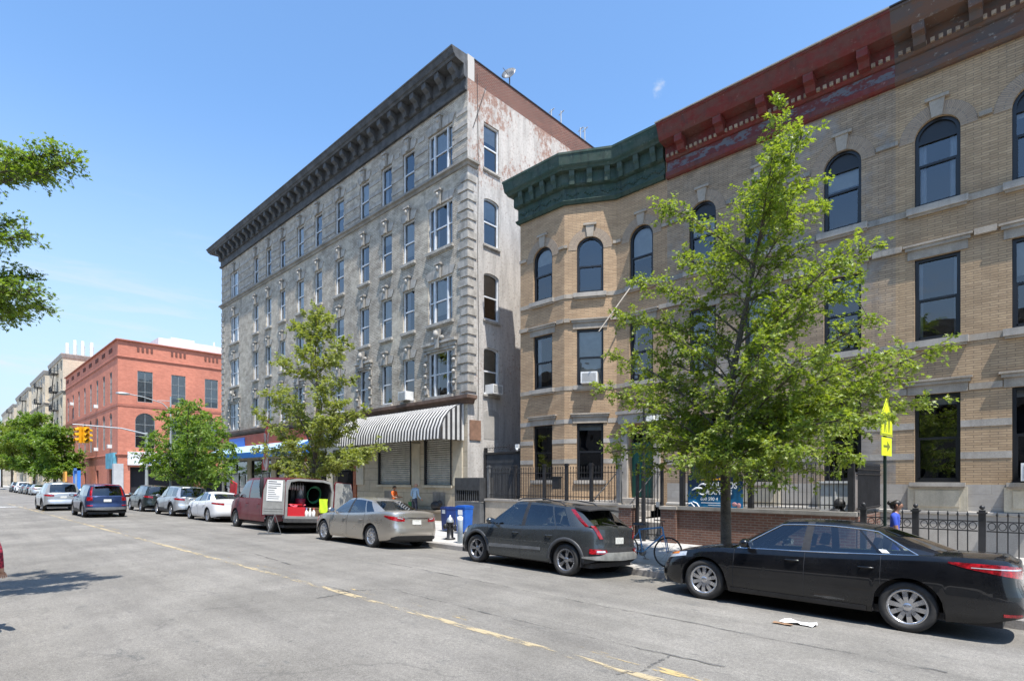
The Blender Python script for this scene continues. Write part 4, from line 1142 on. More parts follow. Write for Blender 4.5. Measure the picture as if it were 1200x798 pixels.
class Body:
    """lower body shell: plan outline swept with side and end profiles"""
    def __init__(s, c):
        s.c = c; L, W = c['L'], c['W']; h = L / 2; w = W / 2; q = c.get('round', 1.)
        P = [(-h, 0), (-h + .01, .35 * w), (-h + .04 * q, .62 * w), (-h + .12 * q, .81 * w), (-h + .30 * q, .92 * w), (-h + .62, .972 * w), (-h + 1.1, .995 * w), (-.2, w), (h - 1.1, .99 * w),
             (h - .66, .955 * w), (h - .36 * q, .885 * w), (h - .17 * q, .76 * w), (h - .06 * q, .56 * w), (h - .012, .3 * w), (h, 0)]
        ds = c.get('ds', .045)
        pts = catmull(P, 24); acc = [0]
        for a, b in zip(pts, pts[1:]): acc.append(acc[-1] + math.hypot(b[0] - a[0], b[1] - a[1]))
        n = int(acc[-1] / ds); s.P = []; j = 0
        for i in range(n + 1):
            t = acc[-1] * i / n
            while j < len(acc) - 2 and acc[j + 1] < t: j += 1
            f = (t - acc[j]) / max(1e-9, acc[j + 1] - acc[j])
            s.P.append((pts[j][0] + (pts[j + 1][0] - pts[j][0]) * f, pts[j][1] + (pts[j + 1][1] - pts[j][1]) * f))
        s.P[0] = (s.P[0][0], 0); s.P[-1] = (s.P[-1][0], 0)
        s.n = len(s.P); s.Nn = []
        for i in range(s.n):
            a, b = s.P[max(0, i - 1)], s.P[min(s.n - 1, i + 1)]
            t = V((b[0] - a[0], b[1] - a[1])).normalized(); s.Nn.append((-t.y, t.x))
        s.Nn[0] = (-1, 0); s.Nn[-1] = (1, 0)
    def zt(s, x): return smooth_table(s.c['zt'], x)
    def zb(s, i):
        c = s.c; x, y = s.P[i]; z = lerp_table(c['zb'], x)
        if abs(s.Nn[i][1]) > .6:
            for xw in (c['xf'], c['xr']):
                d = abs(x - xw); Ra = c['wr'] + c.get('gap', .06)
                if d < Ra: z = max(z, c['wr'] - .02 + math.sqrt(Ra * Ra - d * d))
        return z
    def pt(s, fi, z, out=0.):
        i = max(0, min(s.n - 2, int(fi))); f = fi - i
        x = s.P[i][0] * (1 - f) + s.P[i + 1][0] * f; y = s.P[i][1] * (1 - f) + s.P[i + 1][1] * f
        nx = s.Nn[i][0] * (1 - f) + s.Nn[i + 1][0] * f; ny = s.Nn[i][1] * (1 - f) + s.Nn[i + 1][1] * f
        zt = s.zt(x); zn = (z - .18) / (zt - .18)
        e = smooth_table(s.c['fend'] if nx > 0 else s.c['rend'], zn)
        ins = abs(ny) ** 1.5 * smooth_table(s.c['side'], zn) + abs(nx) ** 1.5 * e
        # arch flare
        return V((x - nx * (ins - out), max(0, y - ny * (ins - out)), z))
    def at_x(s, x):
        """station index on the flank at this x"""
        for i in range(s.n - 1):
            if abs(s.Nn[i][1]) > .35 and s.P[i][0] <= x <= s.P[i + 1][0]: return i + (x - s.P[i][0]) / max(1e-6, s.P[i + 1][0] - s.P[i][0])
        return s.n / 2
    def at_rear(s, y):
        for i in range(s.n - 1):
            if s.P[i][1] <= y <= s.P[i + 1][1]: return i + (y - s.P[i][1]) / max(1e-6, s.P[i + 1][1] - s.P[i][1])
        return 0
    def at_front(s, y):
        for i in range(s.n - 1, 0, -1):
            if s.P[i][1] <= y <= s.P[i - 1][1]: return i - (y - s.P[i][1]) / max(1e-6, s.P[i - 1][1] - s.P[i][1])
        return s.n - 1
    def patch(s, mb, side, i0, i1, lo, hi, out=.006, n=10, m=3, mi=0):
        """raised panel following the skin; lo/hi: height tables over 0..1"""
        rows = []
        for k in range(n + 1):
            t = k / n; fi = i0 + (i1 - i0) * t
            a = lo if not hasattr(lo, '__len__') else lerp_table(lo, t); b = hi if not hasattr(hi, '__len__') else lerp_table(hi, t)
            r = []
            for j in range(m + 1):
                p = s.pt(fi, a + (b - a) * j / m, out); r.append(V((p.x, p.y * side, p.z)))
            rows.append(r)
        mb.grid(rows, mi, True, flip=(side > 0) == (i1 > i0))
        edge = [r[0] for r in rows] + rows[-1][1:] + [r[-1] for r in rows[::-1]][1:] + rows[0][::-1][1:-1]
        # skirt back to the skin
        cen = sum(edge, V((0, 0, 0))) / len(edge)
        nrm = (rows[n // 2][m // 2] - V((0, 0, rows[n // 2][m // 2].z)))
        inner = []
        k = 0
        fis = [i0 + (i1 - i0) * q / n for q in range(n + 1)]
        for p in edge:
            inner.append(p)
        back = []
        for q in range(n + 1):
            t = q / n
            a = lo if not hasattr(lo, '__len__') else lerp_table(lo, t); b = hi if not hasattr(hi, '__len__') else lerp_table(hi, t)
            pa, pb = s.pt(fis[q], a, -.004), s.pt(fis[q], b, -.004)
            back.append((V((pa.x, pa.y * side, pa.z)), V((pb.x, pb.y * side, pb.z))))
        mb.grid([[back[q][0], rows[q][0]] for q in range(n + 1)], mi, False); mb.grid([[rows[q][-1], back[q][1]] for q in range(n + 1)], mi, False)
        return mb

def wheel_meshes(r, w, spokes, style, rimr, key, rim_m, _c={}):
    if key in _c: return _c[key]
    t = MB(); h = w / 2
    R = Matrix.Rotation(rad(90), 4, 'X')     # axle along y
    prof = [(rimr, -h * .8), (rimr + .02, -h * .95), (r * .80, -h), (r * .93, -h * .92), (r * .985, -h * .72), (r, -h * .4), (r, h * .4), (r * .985, h * .72), (r * .93, h * .92), (r * .80, h), (rimr + .02, h * .95), (rimr, h * .8)]
    t.lathe(prof, 40, 0, R)
    rm = MB()
    # outer face is towards -z of the lathe => +y after rotation by 90 about X gives z->-y, so build facing +z then flip
    lip = [(rimr + .002, h * .80), (rimr - .008, h * .84), (rimr - .022, h * .80), (rimr - .035, h * .55), (rimr - .05, 0.0), (rimr - .06, -h * .6)]
    rm.lathe(lip, 40, 0, R)
    hubz = h * .62
    for k in range(spokes):
        a0 = 2 * math.pi * k / spokes
        offs = (0,) if style == 'single' else (-.13, .13)
        for da in offs:
            a = a0 + da
            wi, wo = ((.030, .040) if style == 'single' else (.018, .024))
            if style == 'bold': wi, wo = .03, .035
            P = []
            for rr_, ww, zz, dep in ((.045, wi, hubz, .035), (rimr * .55, (wi + wo) / 2, hubz + .012, .03), (rimr - .016, wo, h * .70, .03)):
                aa = a0 * .0 + a
                c_, s_ = math.cos(aa), math.sin(aa)
                P.append([R @ V((rr_ * c_ - q * s_, rr_ * s_ + q * c_, zz - dz)) for q, dz in ((-ww, dep), (-ww * .8, 0), (ww * .8, 0), (ww, dep))])
            rm.grid(P, 0, False)
    rm.lathe([(0, hubz + .012), (.03, hubz + .012), (.045, hubz + .004), (.065, hubz - .004), (.07, hubz - .03)], 20, 0, R)
    dk = MB(); dk.lathe([(0, -h * .1), (rimr * .62, -h * .1), (rimr * .64, -h * .3), (rimr - .055, -h * .3)], 28, 0, R)
    dk.lathe([(rimr * .25, h * .1), (rimr * .52, h * .1), (rimr * .55, -.02)], 24, 0, R)
    _c[key] = (t.mesh('wheel', MT['rubber']), rm.mesh('rim', rim_m), dk.mesh('brake_disc', MT['alloy_dk']))
    return _c[key]

SIDE0 = [(0, .075), (.08, .035), (.2, .012), (.36, .004), (.5, .002), (.62, 0), (.72, .004), (.84, .02), (.93, .035), (1, .06)]

def make_car(name, label, cat, pos, c, yaw=0., group=None):
    L, W = c['L'], c['W']; B = Body(c)
    root = thing(name, label, cat, (0, 0, 0), 0, group)
    x, y = pos; e = .6
    gx = (rz(x + 1, y) - rz(x - 1, y)) / 2; gy_ = (rz(x, y + e) - rz(x, y - e)) / (2 * e)
    root.matrix_world = Matrix.Translation((x, y, (rz(x, y - .75) + rz(x, y + .75)) / 2 + .004)) @ Matrix.Rotation(math.atan(gy_), 4, 'X') @ Matrix.Rotation(-math.atan(gx), 4, 'Y') @ Matrix.Rotation(math.pi + yaw, 4, 'Z')
    pm = c['paint']; NR = 15
    gh = c['gh']; cab0, cab1 = gh[0][0][0], gh[-1][0][0]
    bump_r, bump_f = c.get('bump_r', .60), c.get('bump_f', .56)
    parts = {}
    def P(k): return parts.setdefault(k, MB())
    doors = c.get('doors', [])
    clad = c.get('clad', 0)
    open_rear = c.get('open_rear', False)
    for side in (1, -1):
        sn = 0 if side > 0 else 1
        for i in range(B.n - 1):
            za, zc = B.zb(i), B.zb(i + 1); ta, tc_ = B.zt(B.P[i][0]), B.zt(B.P[i + 1][0])
            xm = (B.P[i][0] + B.P[i + 1][0]) / 2; flank = abs(B.Nn[i][1]) > .5
            for k in range(NR):
                t0, t1 = k / NR, (k + 1) / NR
                q = [B.pt(i, za + (ta - za) * t0), B.pt(i + 1, zc + (tc_ - zc) * t0), B.pt(i + 1, zc + (tc_ - zc) * t1), B.pt(i, za + (ta - za) * t1)]
                zm = sum(p.z for p in q) / 4
                if open_rear and B.Nn[i][0] < -.6 and zm > .62 and abs(q[0].y) < .86: continue
                kind = ('body', 0)
                if xm < c['xr'] - c['wr'] - .08 and zm < bump_r: kind = ('rear_bumper', 0)
                elif xm > c['xf'] + c['wr'] + .08 and zm < bump_f: kind = ('front_bumper', 0)
                elif not flank and xm < 0 and abs(q[0].y) < W * .40: kind = ('tailgate' if c.get('hatch') else 'boot_lid', 0)
                else:
                    for di, (xa, xb) in enumerate(doors):
                        if flank and xa < xm < xb and zm > max(.28, clad): kind = ('door', di * 2 + sn)
                if clad and zm < clad and kind[0] in ('body', 'door'): kind = ('side_cladding', 0)
                q = [V((p.x, p.y * side, p.z)) for p in q]
                if side > 0: q = q[::-1]
                mb = P(kind); n = len(mb.v); mb.v.extend([tuple(p) for p in q]); mb.f.append((n, n + 1, n + 2, n + 3)); mb.m.append(0); mb.sm.append(True); mb.uv.append(None)
    # top skins: bonnet and boot
    M_ = 10
    crown = c.get('crown', .05)
    rows = []
    for i in range(B.n):
        p = B.pt(i, B.zt(B.P[i][0])); yy = p.y
        rows.append((p, yy))
    def top_row(p, yy):
        out = []
        for j in range(M_ + 1):
            f = -1 + 2 * j / M_
            ex = 1 - abs(f) ** 2.4
            out.append(V((p.x, yy * f, p.z + crown * ex * min(1, yy / .55) + (.012 * min(1, yy / .5) if abs(f) < .99 else 0) * (1 - abs(f) ** 6))))
        return out
    seg = {'boot_lid': [r for r in rows if r[0].x <= cab0 + .30], 'bonnet': [r for r in rows if r[0].x >= cab1 - .30]}
    for k, rs in seg.items():
        if k == 'boot_lid' and (open_rear or c.get('hatch')) : k = 'rear_deck'
        if len(rs) > 1 and not (k == 'rear_deck' and open_rear): P((k, 0)).grid([top_row(*r) for r in rs], 0, True, flip=True)
    # shoulder strip beside the glasshouse
    mid = [r for r in rows if cab0 + .1 <= r[0].x <= cab1 - .1]
    for side in (1, -1):
        P(('body', 0)).grid([[V((r[0].x, side * r[1], r[0].z)), V((r[0].x, side * (r[1] - .035), r[0].z + .008)), V((r[0].x, side * (r[1] - .09), r[0].z + .006))] for r in mid], 0, True, flip=side < 0)
    # ---- glasshouse
    keys = []
    for k, row in enumerate(gh): keys.append(row)
    sub = []
    for a, b in zip(keys, keys[1:]):
        n = max(2, int((V(b[0]) - V(a[0])).length / .10))
        for j in range(n): t = j / n; sub.append((V(a[0]).lerp(V(b[0]), t), V(a[1]).lerp(V(b[1]), t), a[2]))
    sub.append((V(keys[-1][0]), V(keys[-1][1]), None))
    rt = c['roof']; yr = max(k[1][1] for k in gh)
    TT = [0, .03, .08, .2, .35, .5, .65, .8, .9, .955, 1.0]
    def gp_(b, r, t):
        zb_ = B.zt(b.x) + (.0 if b.y > .5 else .035 * (1 - b.y / .5)) - .01
        zr = smooth_table(rt, r.x) - .055 * (r.y / yr) ** 2
        p = b.lerp(r, t); d = (V((b.x - 0, b.y)) if b.y > .3 else V((b.x, 0.0001))).normalized()
        bl = math.sin(math.pi * min(1, t * .97)) * c.get('bulge', .022)
        w2 = V((p.x, p.y))
        if b.y > .55: w2.y += bl
        else: w2.x += (bl if b.x > 0 else -bl)
        return V((w2.x, max(0, w2.y), zb_ + (zr - zb_) * t))
    cols = [[gp_(b, r, t) for t in TT] for b, r, k in sub]
    for side in (1, -1):
        for i in range(len(sub) - 1):
            k = sub[i][2]
            for j in range(len(TT) - 1):
                m = 'roof_frame'
                mid_ = 1 <= j <= 7 if k in ('side', 'quarter') else 0 <= j <= 8
                if k in ('side', 'quarter', 'rear', 'front') and mid_: m = {'side': 'side_window', 'quarter': 'side_window', 'rear': 'rear_window', 'front': 'windscreen'}[k]
                elif k == 'bpillar': m = 'pillar'
                if open_rear and k == 'rear': continue
                idx = (0 if side > 0 else 1) if m == 'pillar' else 0
                if m == 'side_window': idx = (0 if side > 0 else 100) + [q for q, kk in enumerate(gh[:-1]) if V(kk[0]).x <= sub[i][0].x + 1e-6][-1]
                q = [cols[i][j], cols[i + 1][j], cols[i + 1][j + 1], cols[i][j + 1]]
                q = [V((p.x, p.y * side, p.z)) for p in q]
                if side > 0: q = q[::-1]
                mb = P((m, idx)); n = len(mb.v); mb.v.extend([tuple(p) for p in q]); mb.f.append((n, n + 1, n + 2, n + 3)); mb.m.append(0); mb.sm.append(True); mb.uv.append(None)
    rf = []
    for cc in cols:
        p = cc[-1]; rf.append([V((p.x, p.y * (-1 + 2 * j / M_), p.z + .05 * (1 - (abs(-1 + 2 * j / M_)) ** 2.2) * min(1, p.y / (yr * .9)))) for j in range(M_ + 1)])
    P(('roof', 0)).grid(rf, 0, True, flip=True)
    mats = {'side_window': c.get('glass', MT['car_glass']), 'rear_window': c.get('glass', MT['car_glass']), 'windscreen': MT['car_glass'], 'pillar': MT['black_plastic'], 'side_cladding': c.get('cladm', MT['black_plastic']), 'rear_bumper': c.get('rbm', pm), 'front_bumper': pm}
    made = {}
    for (k, idx), mb in parts.items():
        # weld so that shading runs on
        me = mb.mesh(k, mats.get(k, pm)); bm = __import__('bmesh').new(); bm.from_mesh(me); __import__('bmesh').ops.remove_doubles(bm, verts=bm.verts, dist=.0006); bm.to_mesh(me); bm.free()
        o = link(k, me, root); made[(k, idx)] = o
    body = made[('body', 0)]
    # ---- seams, handles
    for di, (xa, xb) in enumerate(doors):
        for sn, side in ((0, 1), (1, -1)):
            o = made.get(('door', di * 2 + sn))
            if not o: continue
            sm = MB()
            for xx in ((xa, xb) if di == 0 else (xa if abs(xa - doors[0][1]) > .02 else None, xb)):
                if xx is None: continue
                f = B.at_x(xx); z0 = max(B.zb(int(f)), B.zb(int(f) + 1)) + .01; z0 = max(z0, .3)
                r = []
                for k in range(13):
                    z = z0 + (B.zt(xx) - .012 - z0) * k / 12; a, b = B.pt(f - .11, z, .002), B.pt(f + .11, z, .002)
                    r.append([V((a.x, a.y * side, a.z)), V((b.x, b.y * side, b.z))])
                sm.grid(r, 0, True)
            sm.build('door_seam', MT['black_plastic'], o)
            hx = xa + .09 if di >= 0 else xb; hz = c.get('hz', .80)
            f0, f1 = B.at_x(xa + .08), B.at_x(xa + .26)
            h = MB(); pts = [B.pt(f0 + (f1 - f0) * k / 4, hz, [.004, .03, .034, .03, .004][k]) for k in range(5)]
            h.tube([V((p.x, p.y * side, p.z)) for p in pts], [.012, .014, .015, .014, .012], 6); h.build('door_handle', c.get('handlem', pm), o)
    # ---- window trim
    if c.get('trim'):
        for side in (1, -1):
            t = MB(); ids = [i for i, s_ in enumerate(sub[:-1]) if s_[2] in ('side', 'quarter', 'bpillar')]; ids.append(ids[-1] + 1)
            up = [cols[i][-3] for i in ids]; dn = [cols[i][1] for i in ids]
            loop = dn + [cols[ids[-1]][j] for j in range(2, len(TT) - 3)] + up[::-1] + [cols[ids[0]][j] for j in range(len(TT) - 4, 1, -1)] + [dn[0]]
            t.tube([V((p.x, (p.y + .006) * side, p.z)) for p in loop], .011, 5, cap=False); t.build('window_trim', c['trim'], root)
    # ---- wheels
    rim_m = c.get('rimm', MT['alloy']); wm = wheel_meshes(c['wr'], c.get('ww', .215), c.get('spokes', 5), c.get('sstyle', 'pair'), c.get('rimr', c['wr'] * .68), (c['wr'], c.get('spokes', 5), c.get('sstyle', 'pair'), rim_m.name, c.get('rimr')), rim_m)
    track = W / 2 - c.get('ww', .215) / 2 - .035
    for xw in (c['xf'], c['xr']):
        for side in (1, -1):
            wo = link('wheel', wm[0], root); wo.location = (xw, track * side, c['wr'] - .012); wo.rotation_euler = (rad(0), RND.uniform(0, 6.28), math.pi if side > 0 else 0)
            link('rim', wm[1], wo); link('brake_disc', wm[2], wo)
            lin = MB(); Ra = c['wr'] + c.get('gap', .06) + .004; ar = []
            for k in range(19):
                a = math.pi * (k / 18 * 1.16 - .08); ar.append([V((xw + Ra * math.cos(a), side * (W / 2 - .03), c['wr'] - .02 + Ra * math.sin(a))), V((xw + Ra * math.cos(a), side * (W / 2 - .42), c['wr'] - .02 + Ra * math.sin(a)))])
            lin.grid(ar, 0, True); lin.face([r[1] for r in ar]); lin.build('wheel_arch_liner', MT['black_plastic'], root)
            if c.get('arch'):
                am = MB(); rows_ = []
                for k in range(25):
                    a = math.pi * (k / 24 * 1.0 ); 
                    r_ = []
                    for ro, out in ((Ra - .008, .0), (Ra, .016), (Ra + .06, .014), (Ra + .068, 0)):
                        xx = xw + ro * math.cos(a); zz = max(.22, c['wr'] - .02 + ro * math.sin(a)); p = B.pt(B.at_x(xx), zz, out); r_.append(V((p.x, p.y * side, p.z)))
                    rows_.append(r_)
                am.grid(rows_, 0, True, flip=side < 0); am.build('wheel_arch_trim', c['arch'], root)
    ub = MB(); ub.box((-L / 2 + .25, -W / 2 + .16, .2), (L / 2 - .25, W / 2 - .16, .3)); ub.box((c['xr'] - .5, -W / 2 + .45, .28), (c['xr'] + .5, W / 2 - .45, .6)); ub.build('underbody', MT['black_plastic'], root)
    # ---- cabin
    if not open_rear:
        cb = MB(); zbl = B.zt(0) - .1; x0, x1 = cab0 + .25, cab1 - .3
        cb.box((x0, -W / 2 + .14, .4), (x1, W / 2 - .14, zbl - .18)); cb.box((x1 - .35, -W / 2 + .14, zbl - .2), (x1, W / 2 - .14, zbl + .06))
        for sx, wy in ((.02, .24), (-.85, .52)):
            for sy in ((-.38, .38) if sx > -.5 else (0,)):
                Mx = Matrix.Translation((c.get('seatx', .12) + sx, sy, zbl - .2)) @ Matrix.Rotation(rad(-14), 4, 'Y')
                cb.box((-.09, -wy, 0), (.06, wy, .36), 0, Mx, .88)
                for hy in ((0,) if sx > -.5 else (-.35, .35)): cb.box((-.06, hy - .12, .40), (.04, hy + .12, .58), 0, Mx, .85)
        cb.build('cabin', MT['interior'], root)
        sw = MB(); n = 16; Mx = Matrix.Translation((c.get('seatx', .12) + .62, .38, zbl + .05)) @ Matrix.Rotation(rad(65), 4, 'Y')
        sw.tube([Mx @ V((.18 * math.cos(2 * math.pi * k / n), .18 * math.sin(2 * math.pi * k / n), 0)) for k in range(n + 1)], .014, 6); sw.build('steering_wheel', MT['black_plastic'], root)
    # ---- mirrors
    for side in (1, -1):
        m = MB(); mx = c.get('mx', .78); my = W / 2 + .09; mz = B.zt(mx) + .09
        m.ball((mx, my * side, mz), (.085, .115, .075), 12); m.tube([(mx + .02, (W / 2 - .09) * side, mz - .06), (mx + .02, my * side, mz - .03)], .025, 6); mo = m.build('wing_mirror', c.get('mirm', pm), root)
        g = MB(); g.lathe([(0, 0), (.06, 0)], 12, 0, Matrix.Translation((mx - .082, my * side, mz)) @ Matrix.Rotation(rad(90), 4, 'Y') @ Matrix.Diagonal((.95, 1.4, 1, 1))); g.build('mirror_glass', MT['chrome'], mo)
    # ---- lamps, plates
    for (nm, i0, i1, lo, hi, m, out) in c['patches'](B):
        for side in ((1, -1) if nm[0] != '1' else (1,)):
            mb = MB()
            if nm[0] == '1':
                for s2 in (1, -1): B.patch(mb, s2, i0, i1, lo, hi, out)
            else: B.patch(mb, side, i0, i1, lo, hi, out, 12)
            mb.build(nm.lstrip('1'), m, root)
    if c.get('extra'): c['extra'](root, B, cols, sub, gh)
    return root

def gtable(hw, rear, edge, cfront, segs, apost, front, kinds=None): pass

PLATE = lambda B, z0=.62, z1=.74: ('1number_plate', 0, B.at_rear(.155), z0, z1, MT['plate'], .012)
def lamps(B, rx=None, ry=.45, rz0=((0, .80), (1, .86)), rz1=((0, .90), (1, .92)), fx=None, fy=.5, fz0=((0, .62), (1, .70)), fz1=((0, .70), (1, .78))):
    h = B.c['L'] / 2
    return [('tail_lamp', B.at_rear(ry), B.at_x(rx if rx else -h + .55), rz0, rz1, MT['tail_red'], .007),
            ('headlamp', B.at_front(fy), B.at_x(fx if fx else h - .55), fz0, fz1, MT['lamp_clear'], .007)]

def sedan(pnt, **kw):
    hw = kw.get('W', 1.84) / 2
    c = dict(L=4.88, W=1.84, xf=1.47, xr=-1.355, wr=.335, paint=pnt, spokes=10, sstyle='single', rimr=.235,
             zt=[(-2.44, .98), (-2.3, 1.03), (-1.7, 1.03), (-1.0, .99), (0, .94), (1.0, .90), (1.5, .86), (2.0, .76), (2.3, .68), (2.44, .62)],
             zb=[(-2.44, .34), (-2.1, .25), (-1.7, .2), (1.8, .19), (2.2, .2), (2.44, .22)], side=SIDE0,
             fend=[(0, .05), (.2, .01), (.4, 0), (.6, .02), (.8, .07), (1, .16)], rend=[(0, .16), (.12, .06), (.3, 0), (.5, .01), (.62, .05), (.75, .07), (.9, .07), (1, .09)],
             roof=[(-1.1, 1.33), (-.6, 1.42), (-.1, 1.445), (.3, 1.415), (.5, 1.37)],
             gh=[((-1.85, 0), (-1.0, 0), 'rear'), ((-1.74, .62), (-.93, .50), 'c'), ((-1.42, hw - .10), (-.86, .575), 'quarter'), ((-1.02, hw - .075), (-.66, .60), 'pil'), ((-.97, hw - .073), (-.63, .602), 'side'), ((-.09, hw - .065), (-.10, .615), 'bpillar'), ((.03, hw - .065), (.0, .612), 'side'), ((1.02, hw - .10), (.30, .57), 'a'), ((1.12, hw - .16), (.36, .53), 'front'), ((1.38, 0), (.47, 0), None)],
             doors=[(-.99, -.03), (-.03, 1.02)], hz=.80, mx=.80, patches=lambda B: lamps(B) + [PLATE(B)])
    c.update(kw); return c

def suv(pnt, **kw):
    W = kw.get('W', 1.84); hw = W / 2
    c = dict(L=4.55, W=W, xf=1.38, xr=-1.32, wr=.35, paint=pnt, spokes=5, hatch=True, clad=.42, gap=.07, crown=.045, rimr=.235, cladm=MT['black_plastic'], arch=MT['black_plastic'],
             zt=[(-2.28, 1.02), (-2.1, 1.07), (-1.2, 1.06), (0, 1.0), (.9, .98), (1.4, .95), (1.9, .87), (2.15, .78), (2.28, .68)],
             zb=[(-2.28, .42), (-2.0, .32), (-1.7, .24), (1.8, .24), (2.28, .27)], side=SIDE0,
             fend=[(0, .08), (.2, .01), (.45, 0), (.7, .03), (.9, .10), (1, .17)], rend=[(0, .14), (.12, .03), (.28, 0), (.45, .02), (.6, .07), (.8, .08), (1, .10)],
             roof=[(-2.1, 1.58), (-1.6, 1.64), (-.6, 1.68), (.2, 1.67), (.55, 1.61)],
             gh=[((-2.16, 0), (-1.93, 0), 'rear'), ((-2.08, .64), (-1.86, .56), 'c'), ((-1.93, hw - .115), (-1.74, .63), 'quarter'), ((-1.25, hw - .075), (-1.05, .66), 'pil'), ((-1.18, hw - .072), (-1.0, .66), 'side'), ((-.22, hw - .068), (-.22, .67), 'bpillar'), ((-.10, hw - .068), (-.12, .67), 'side'), ((.95, hw - .10), (.35, .62), 'a'), ((1.05, hw - .17), (.42, .57), 'front'), ((1.32, 0), (.56, 0), None)],
             doors=[(-1.2, -.16), (-.16, .95)], hz=.86, mx=.75, bump_r=.62, bump_f=.5, seatx=0, patches=lambda B: lamps(B, rz0=((0, .86), (1, .92)), rz1=((0, .98), (1, 1.0)), fz0=((0, .70), (1, .80)), fz1=((0, .80), (1, .88))) + [PLATE(B, .76, .88)])
    c.update(kw); return c

def build_cars():
    T = MT
    black = paint('black_car_paint', (.004, .0045, .006), .0, .2)
    # ------- black sedan
    def ex(root, B, cols, sub, gh):
        for side in (1, -1):
            m = MB(); B.patch(m, side, B.at_x(B.c['xr'] + .46), B.at_x(B.c['xf'] - .46), .2, .27, .012, 16); m.build('side_sill', T['black_plastic'], root)
            m = MB(); B.patch(m, side, B.at_front(.62), B.at_x(2.02), ((0, .66), (1, .72)), ((0, .70), (1, .755)), .010); m.build('turn_signal', T['amber'], root)
            m = MB(); B.patch(m, side, B.at_rear(.5), B.at_x(-1.95), ((0, .915), (1, .915)), ((0, .935), (1, .925)), .010); m.build('reverse_lamp', T['lamp_clear'], root)
            m = MB(); B.patch(m, side, B.at_rear(.66), B.at_x(-2.26), .35, .385, .008); m.build('rear_reflector', T['tail_red'], root)
        m = MB(); B.patch(m, 1, B.n - 1, B.at_front(.62), ((0, .34), (1, .36)), ((0, .56), (1, .58)), .006); B.patch(m, -1, B.n - 1, B.at_front(.62), ((0, .34), (1, .36)), ((0, .56), (1, .58)), .006); m.build('grille', T['black_plastic'], root)
        st = MB(); p = cols[[i for i, s_ in enumerate(sub) if s_[2] == 'quarter'][3]]
        a, b = p[2], p[3]; st.face([a + V((0, .012, 0)), a + V((.09, .012, 0)), b + V((.09, .012, 0)), b + V((0, .012, 0))]); st.build('window_sticker', T['sheet_white'], root)
    c = sedan(black, L=5.0, xf=1.53, xr=-1.295, trim=T['chrome'], extra=ex, ds=.035, round=1.0,
              patches=lambda B: [('tail_lamp', B.at_rear(.40), B.at_x(-1.72), ((0, .80), (.45, .84), (.8, .90), (1, .955)), ((0, .95), (.5, .975), (1, .975)), T['tail_red'], .007),
                                 ('headlamp', B.at_front(.45), B.at_x(1.86), ((0, .56), (1, .70)), ((0, .66), (1, .77)), T['lamp_clear'], .006), PLATE(B)])
    make_car('sedan', 'black sedan with silver ten spoke wheels parked nearest the camera', 'car', (-2.60, 9.83), c)
    # ------- dark grey crossover
    grey = paint('graphite_car_paint', (.075, .083, .086), .65, .22)
    def ex2(root, B, cols, sub, gh):
        for side in (1, -1):
            m = MB(); B.patch(m, side, B.at_x(-.75), B.at_x(.85), ((0, .47), (1, .42)), ((0, .53), (1, .50)), .012, 14); m.build('door_moulding', T['grey_metal'], root)
            # tall boomerang lamp climbing the rear pillar
            ci = [i for i, s_ in enumerate(sub) if s_[2] == 'c']; t = MB(); r = []
            pc = cols[ci[1]]; pd = cols[ci[-1]]
            for j in range(9):
                p = pc[j].lerp(pd[j], .25 + .06 * j); r.append([p + V((-.055, .016, 0)), p + V((.0, .026, 0)), p + V((.055, .022, 0))])
            q = [[V((p.x, p.y * side, p.z)) for p in row] for row in r]
            f0 = B.at_rear(.74); low = []
            for k in range(5):
                z = .80 + .26 * k / 4; fc = B.at_rear(.62 + .045 * k); low.append([B.pt(fc - 1.5, z, .010), B.pt(fc, z, .013), B.pt(fc + 1.5, z, .010)])
            t.grid([[V((p.x, p.y * side, p.z)) for p in row] for row in low] + q, 0, True)
            t.build('tail_lamp', T['tail_red'], root)
            m = MB(); B.patch(m, side, B.at_rear(.50), B.at_rear(.82), ((0, .52), (.4, .50), (1, .50)), ((0, .585), (1, .60)), .022); m.build('fog_lamp', T['tail_red'], root)
            m = MB(); B.patch(m, side, B.at_rear(.56), B.at_rear(.74), .535, .57, .026); m.build('reverse_lamp', T['lamp_clear'], root)
            rl = MB(); rl.tube([(-1.15, side * .60, 1.45), (-1.0, side * .615, 1.53), (-.5, side * .64, 1.585), (.1, side * .62, 1.565), (.25, side * .605, 1.53)], .015, 6); rl.build('roof_rail', T['black_plastic'], root)
        sp = MB(); rows = []
        for k in range(9):
            yy = -.60 + 1.2 * k / 8; b = .05 * (1 - (yy / .6) ** 2)
            rows.append([V((-1.38, yy, 1.43 + b)), V((-1.76 - b * .6, yy * 1.02, 1.375 + b * .8)), V((-1.765 - b * .6, yy * 1.02, 1.35 + b * .8)), V((-1.44, yy, 1.37 + b))])
        sp.grid(rows, 0, False); sp.face(rows[0]); sp.face(rows[-1][::-1]); sp.build('rear_spoiler', T['black_plastic'], root)
        bp = MB()
        for side in (1, -1): B.patch(bp, side, 0, B.at_rear(.86), ((0, .36), (.7, .38), (1, .40)), ((0, .53), (.5, .53), (.62, .47), (1, .43)), .03, 14)
        bp.build('bumper_guard', mat('silver_bumper', (.32, .32, .30), .4, .4, .25, 5), root)
        rw = MB(); rw.tube([(-2.09, 0, 1.07), (-2.03, .25, 1.10), (-1.97, .42, 1.13)], .012, 5); rw.build('rear_wiper', T['black_plastic'], root)
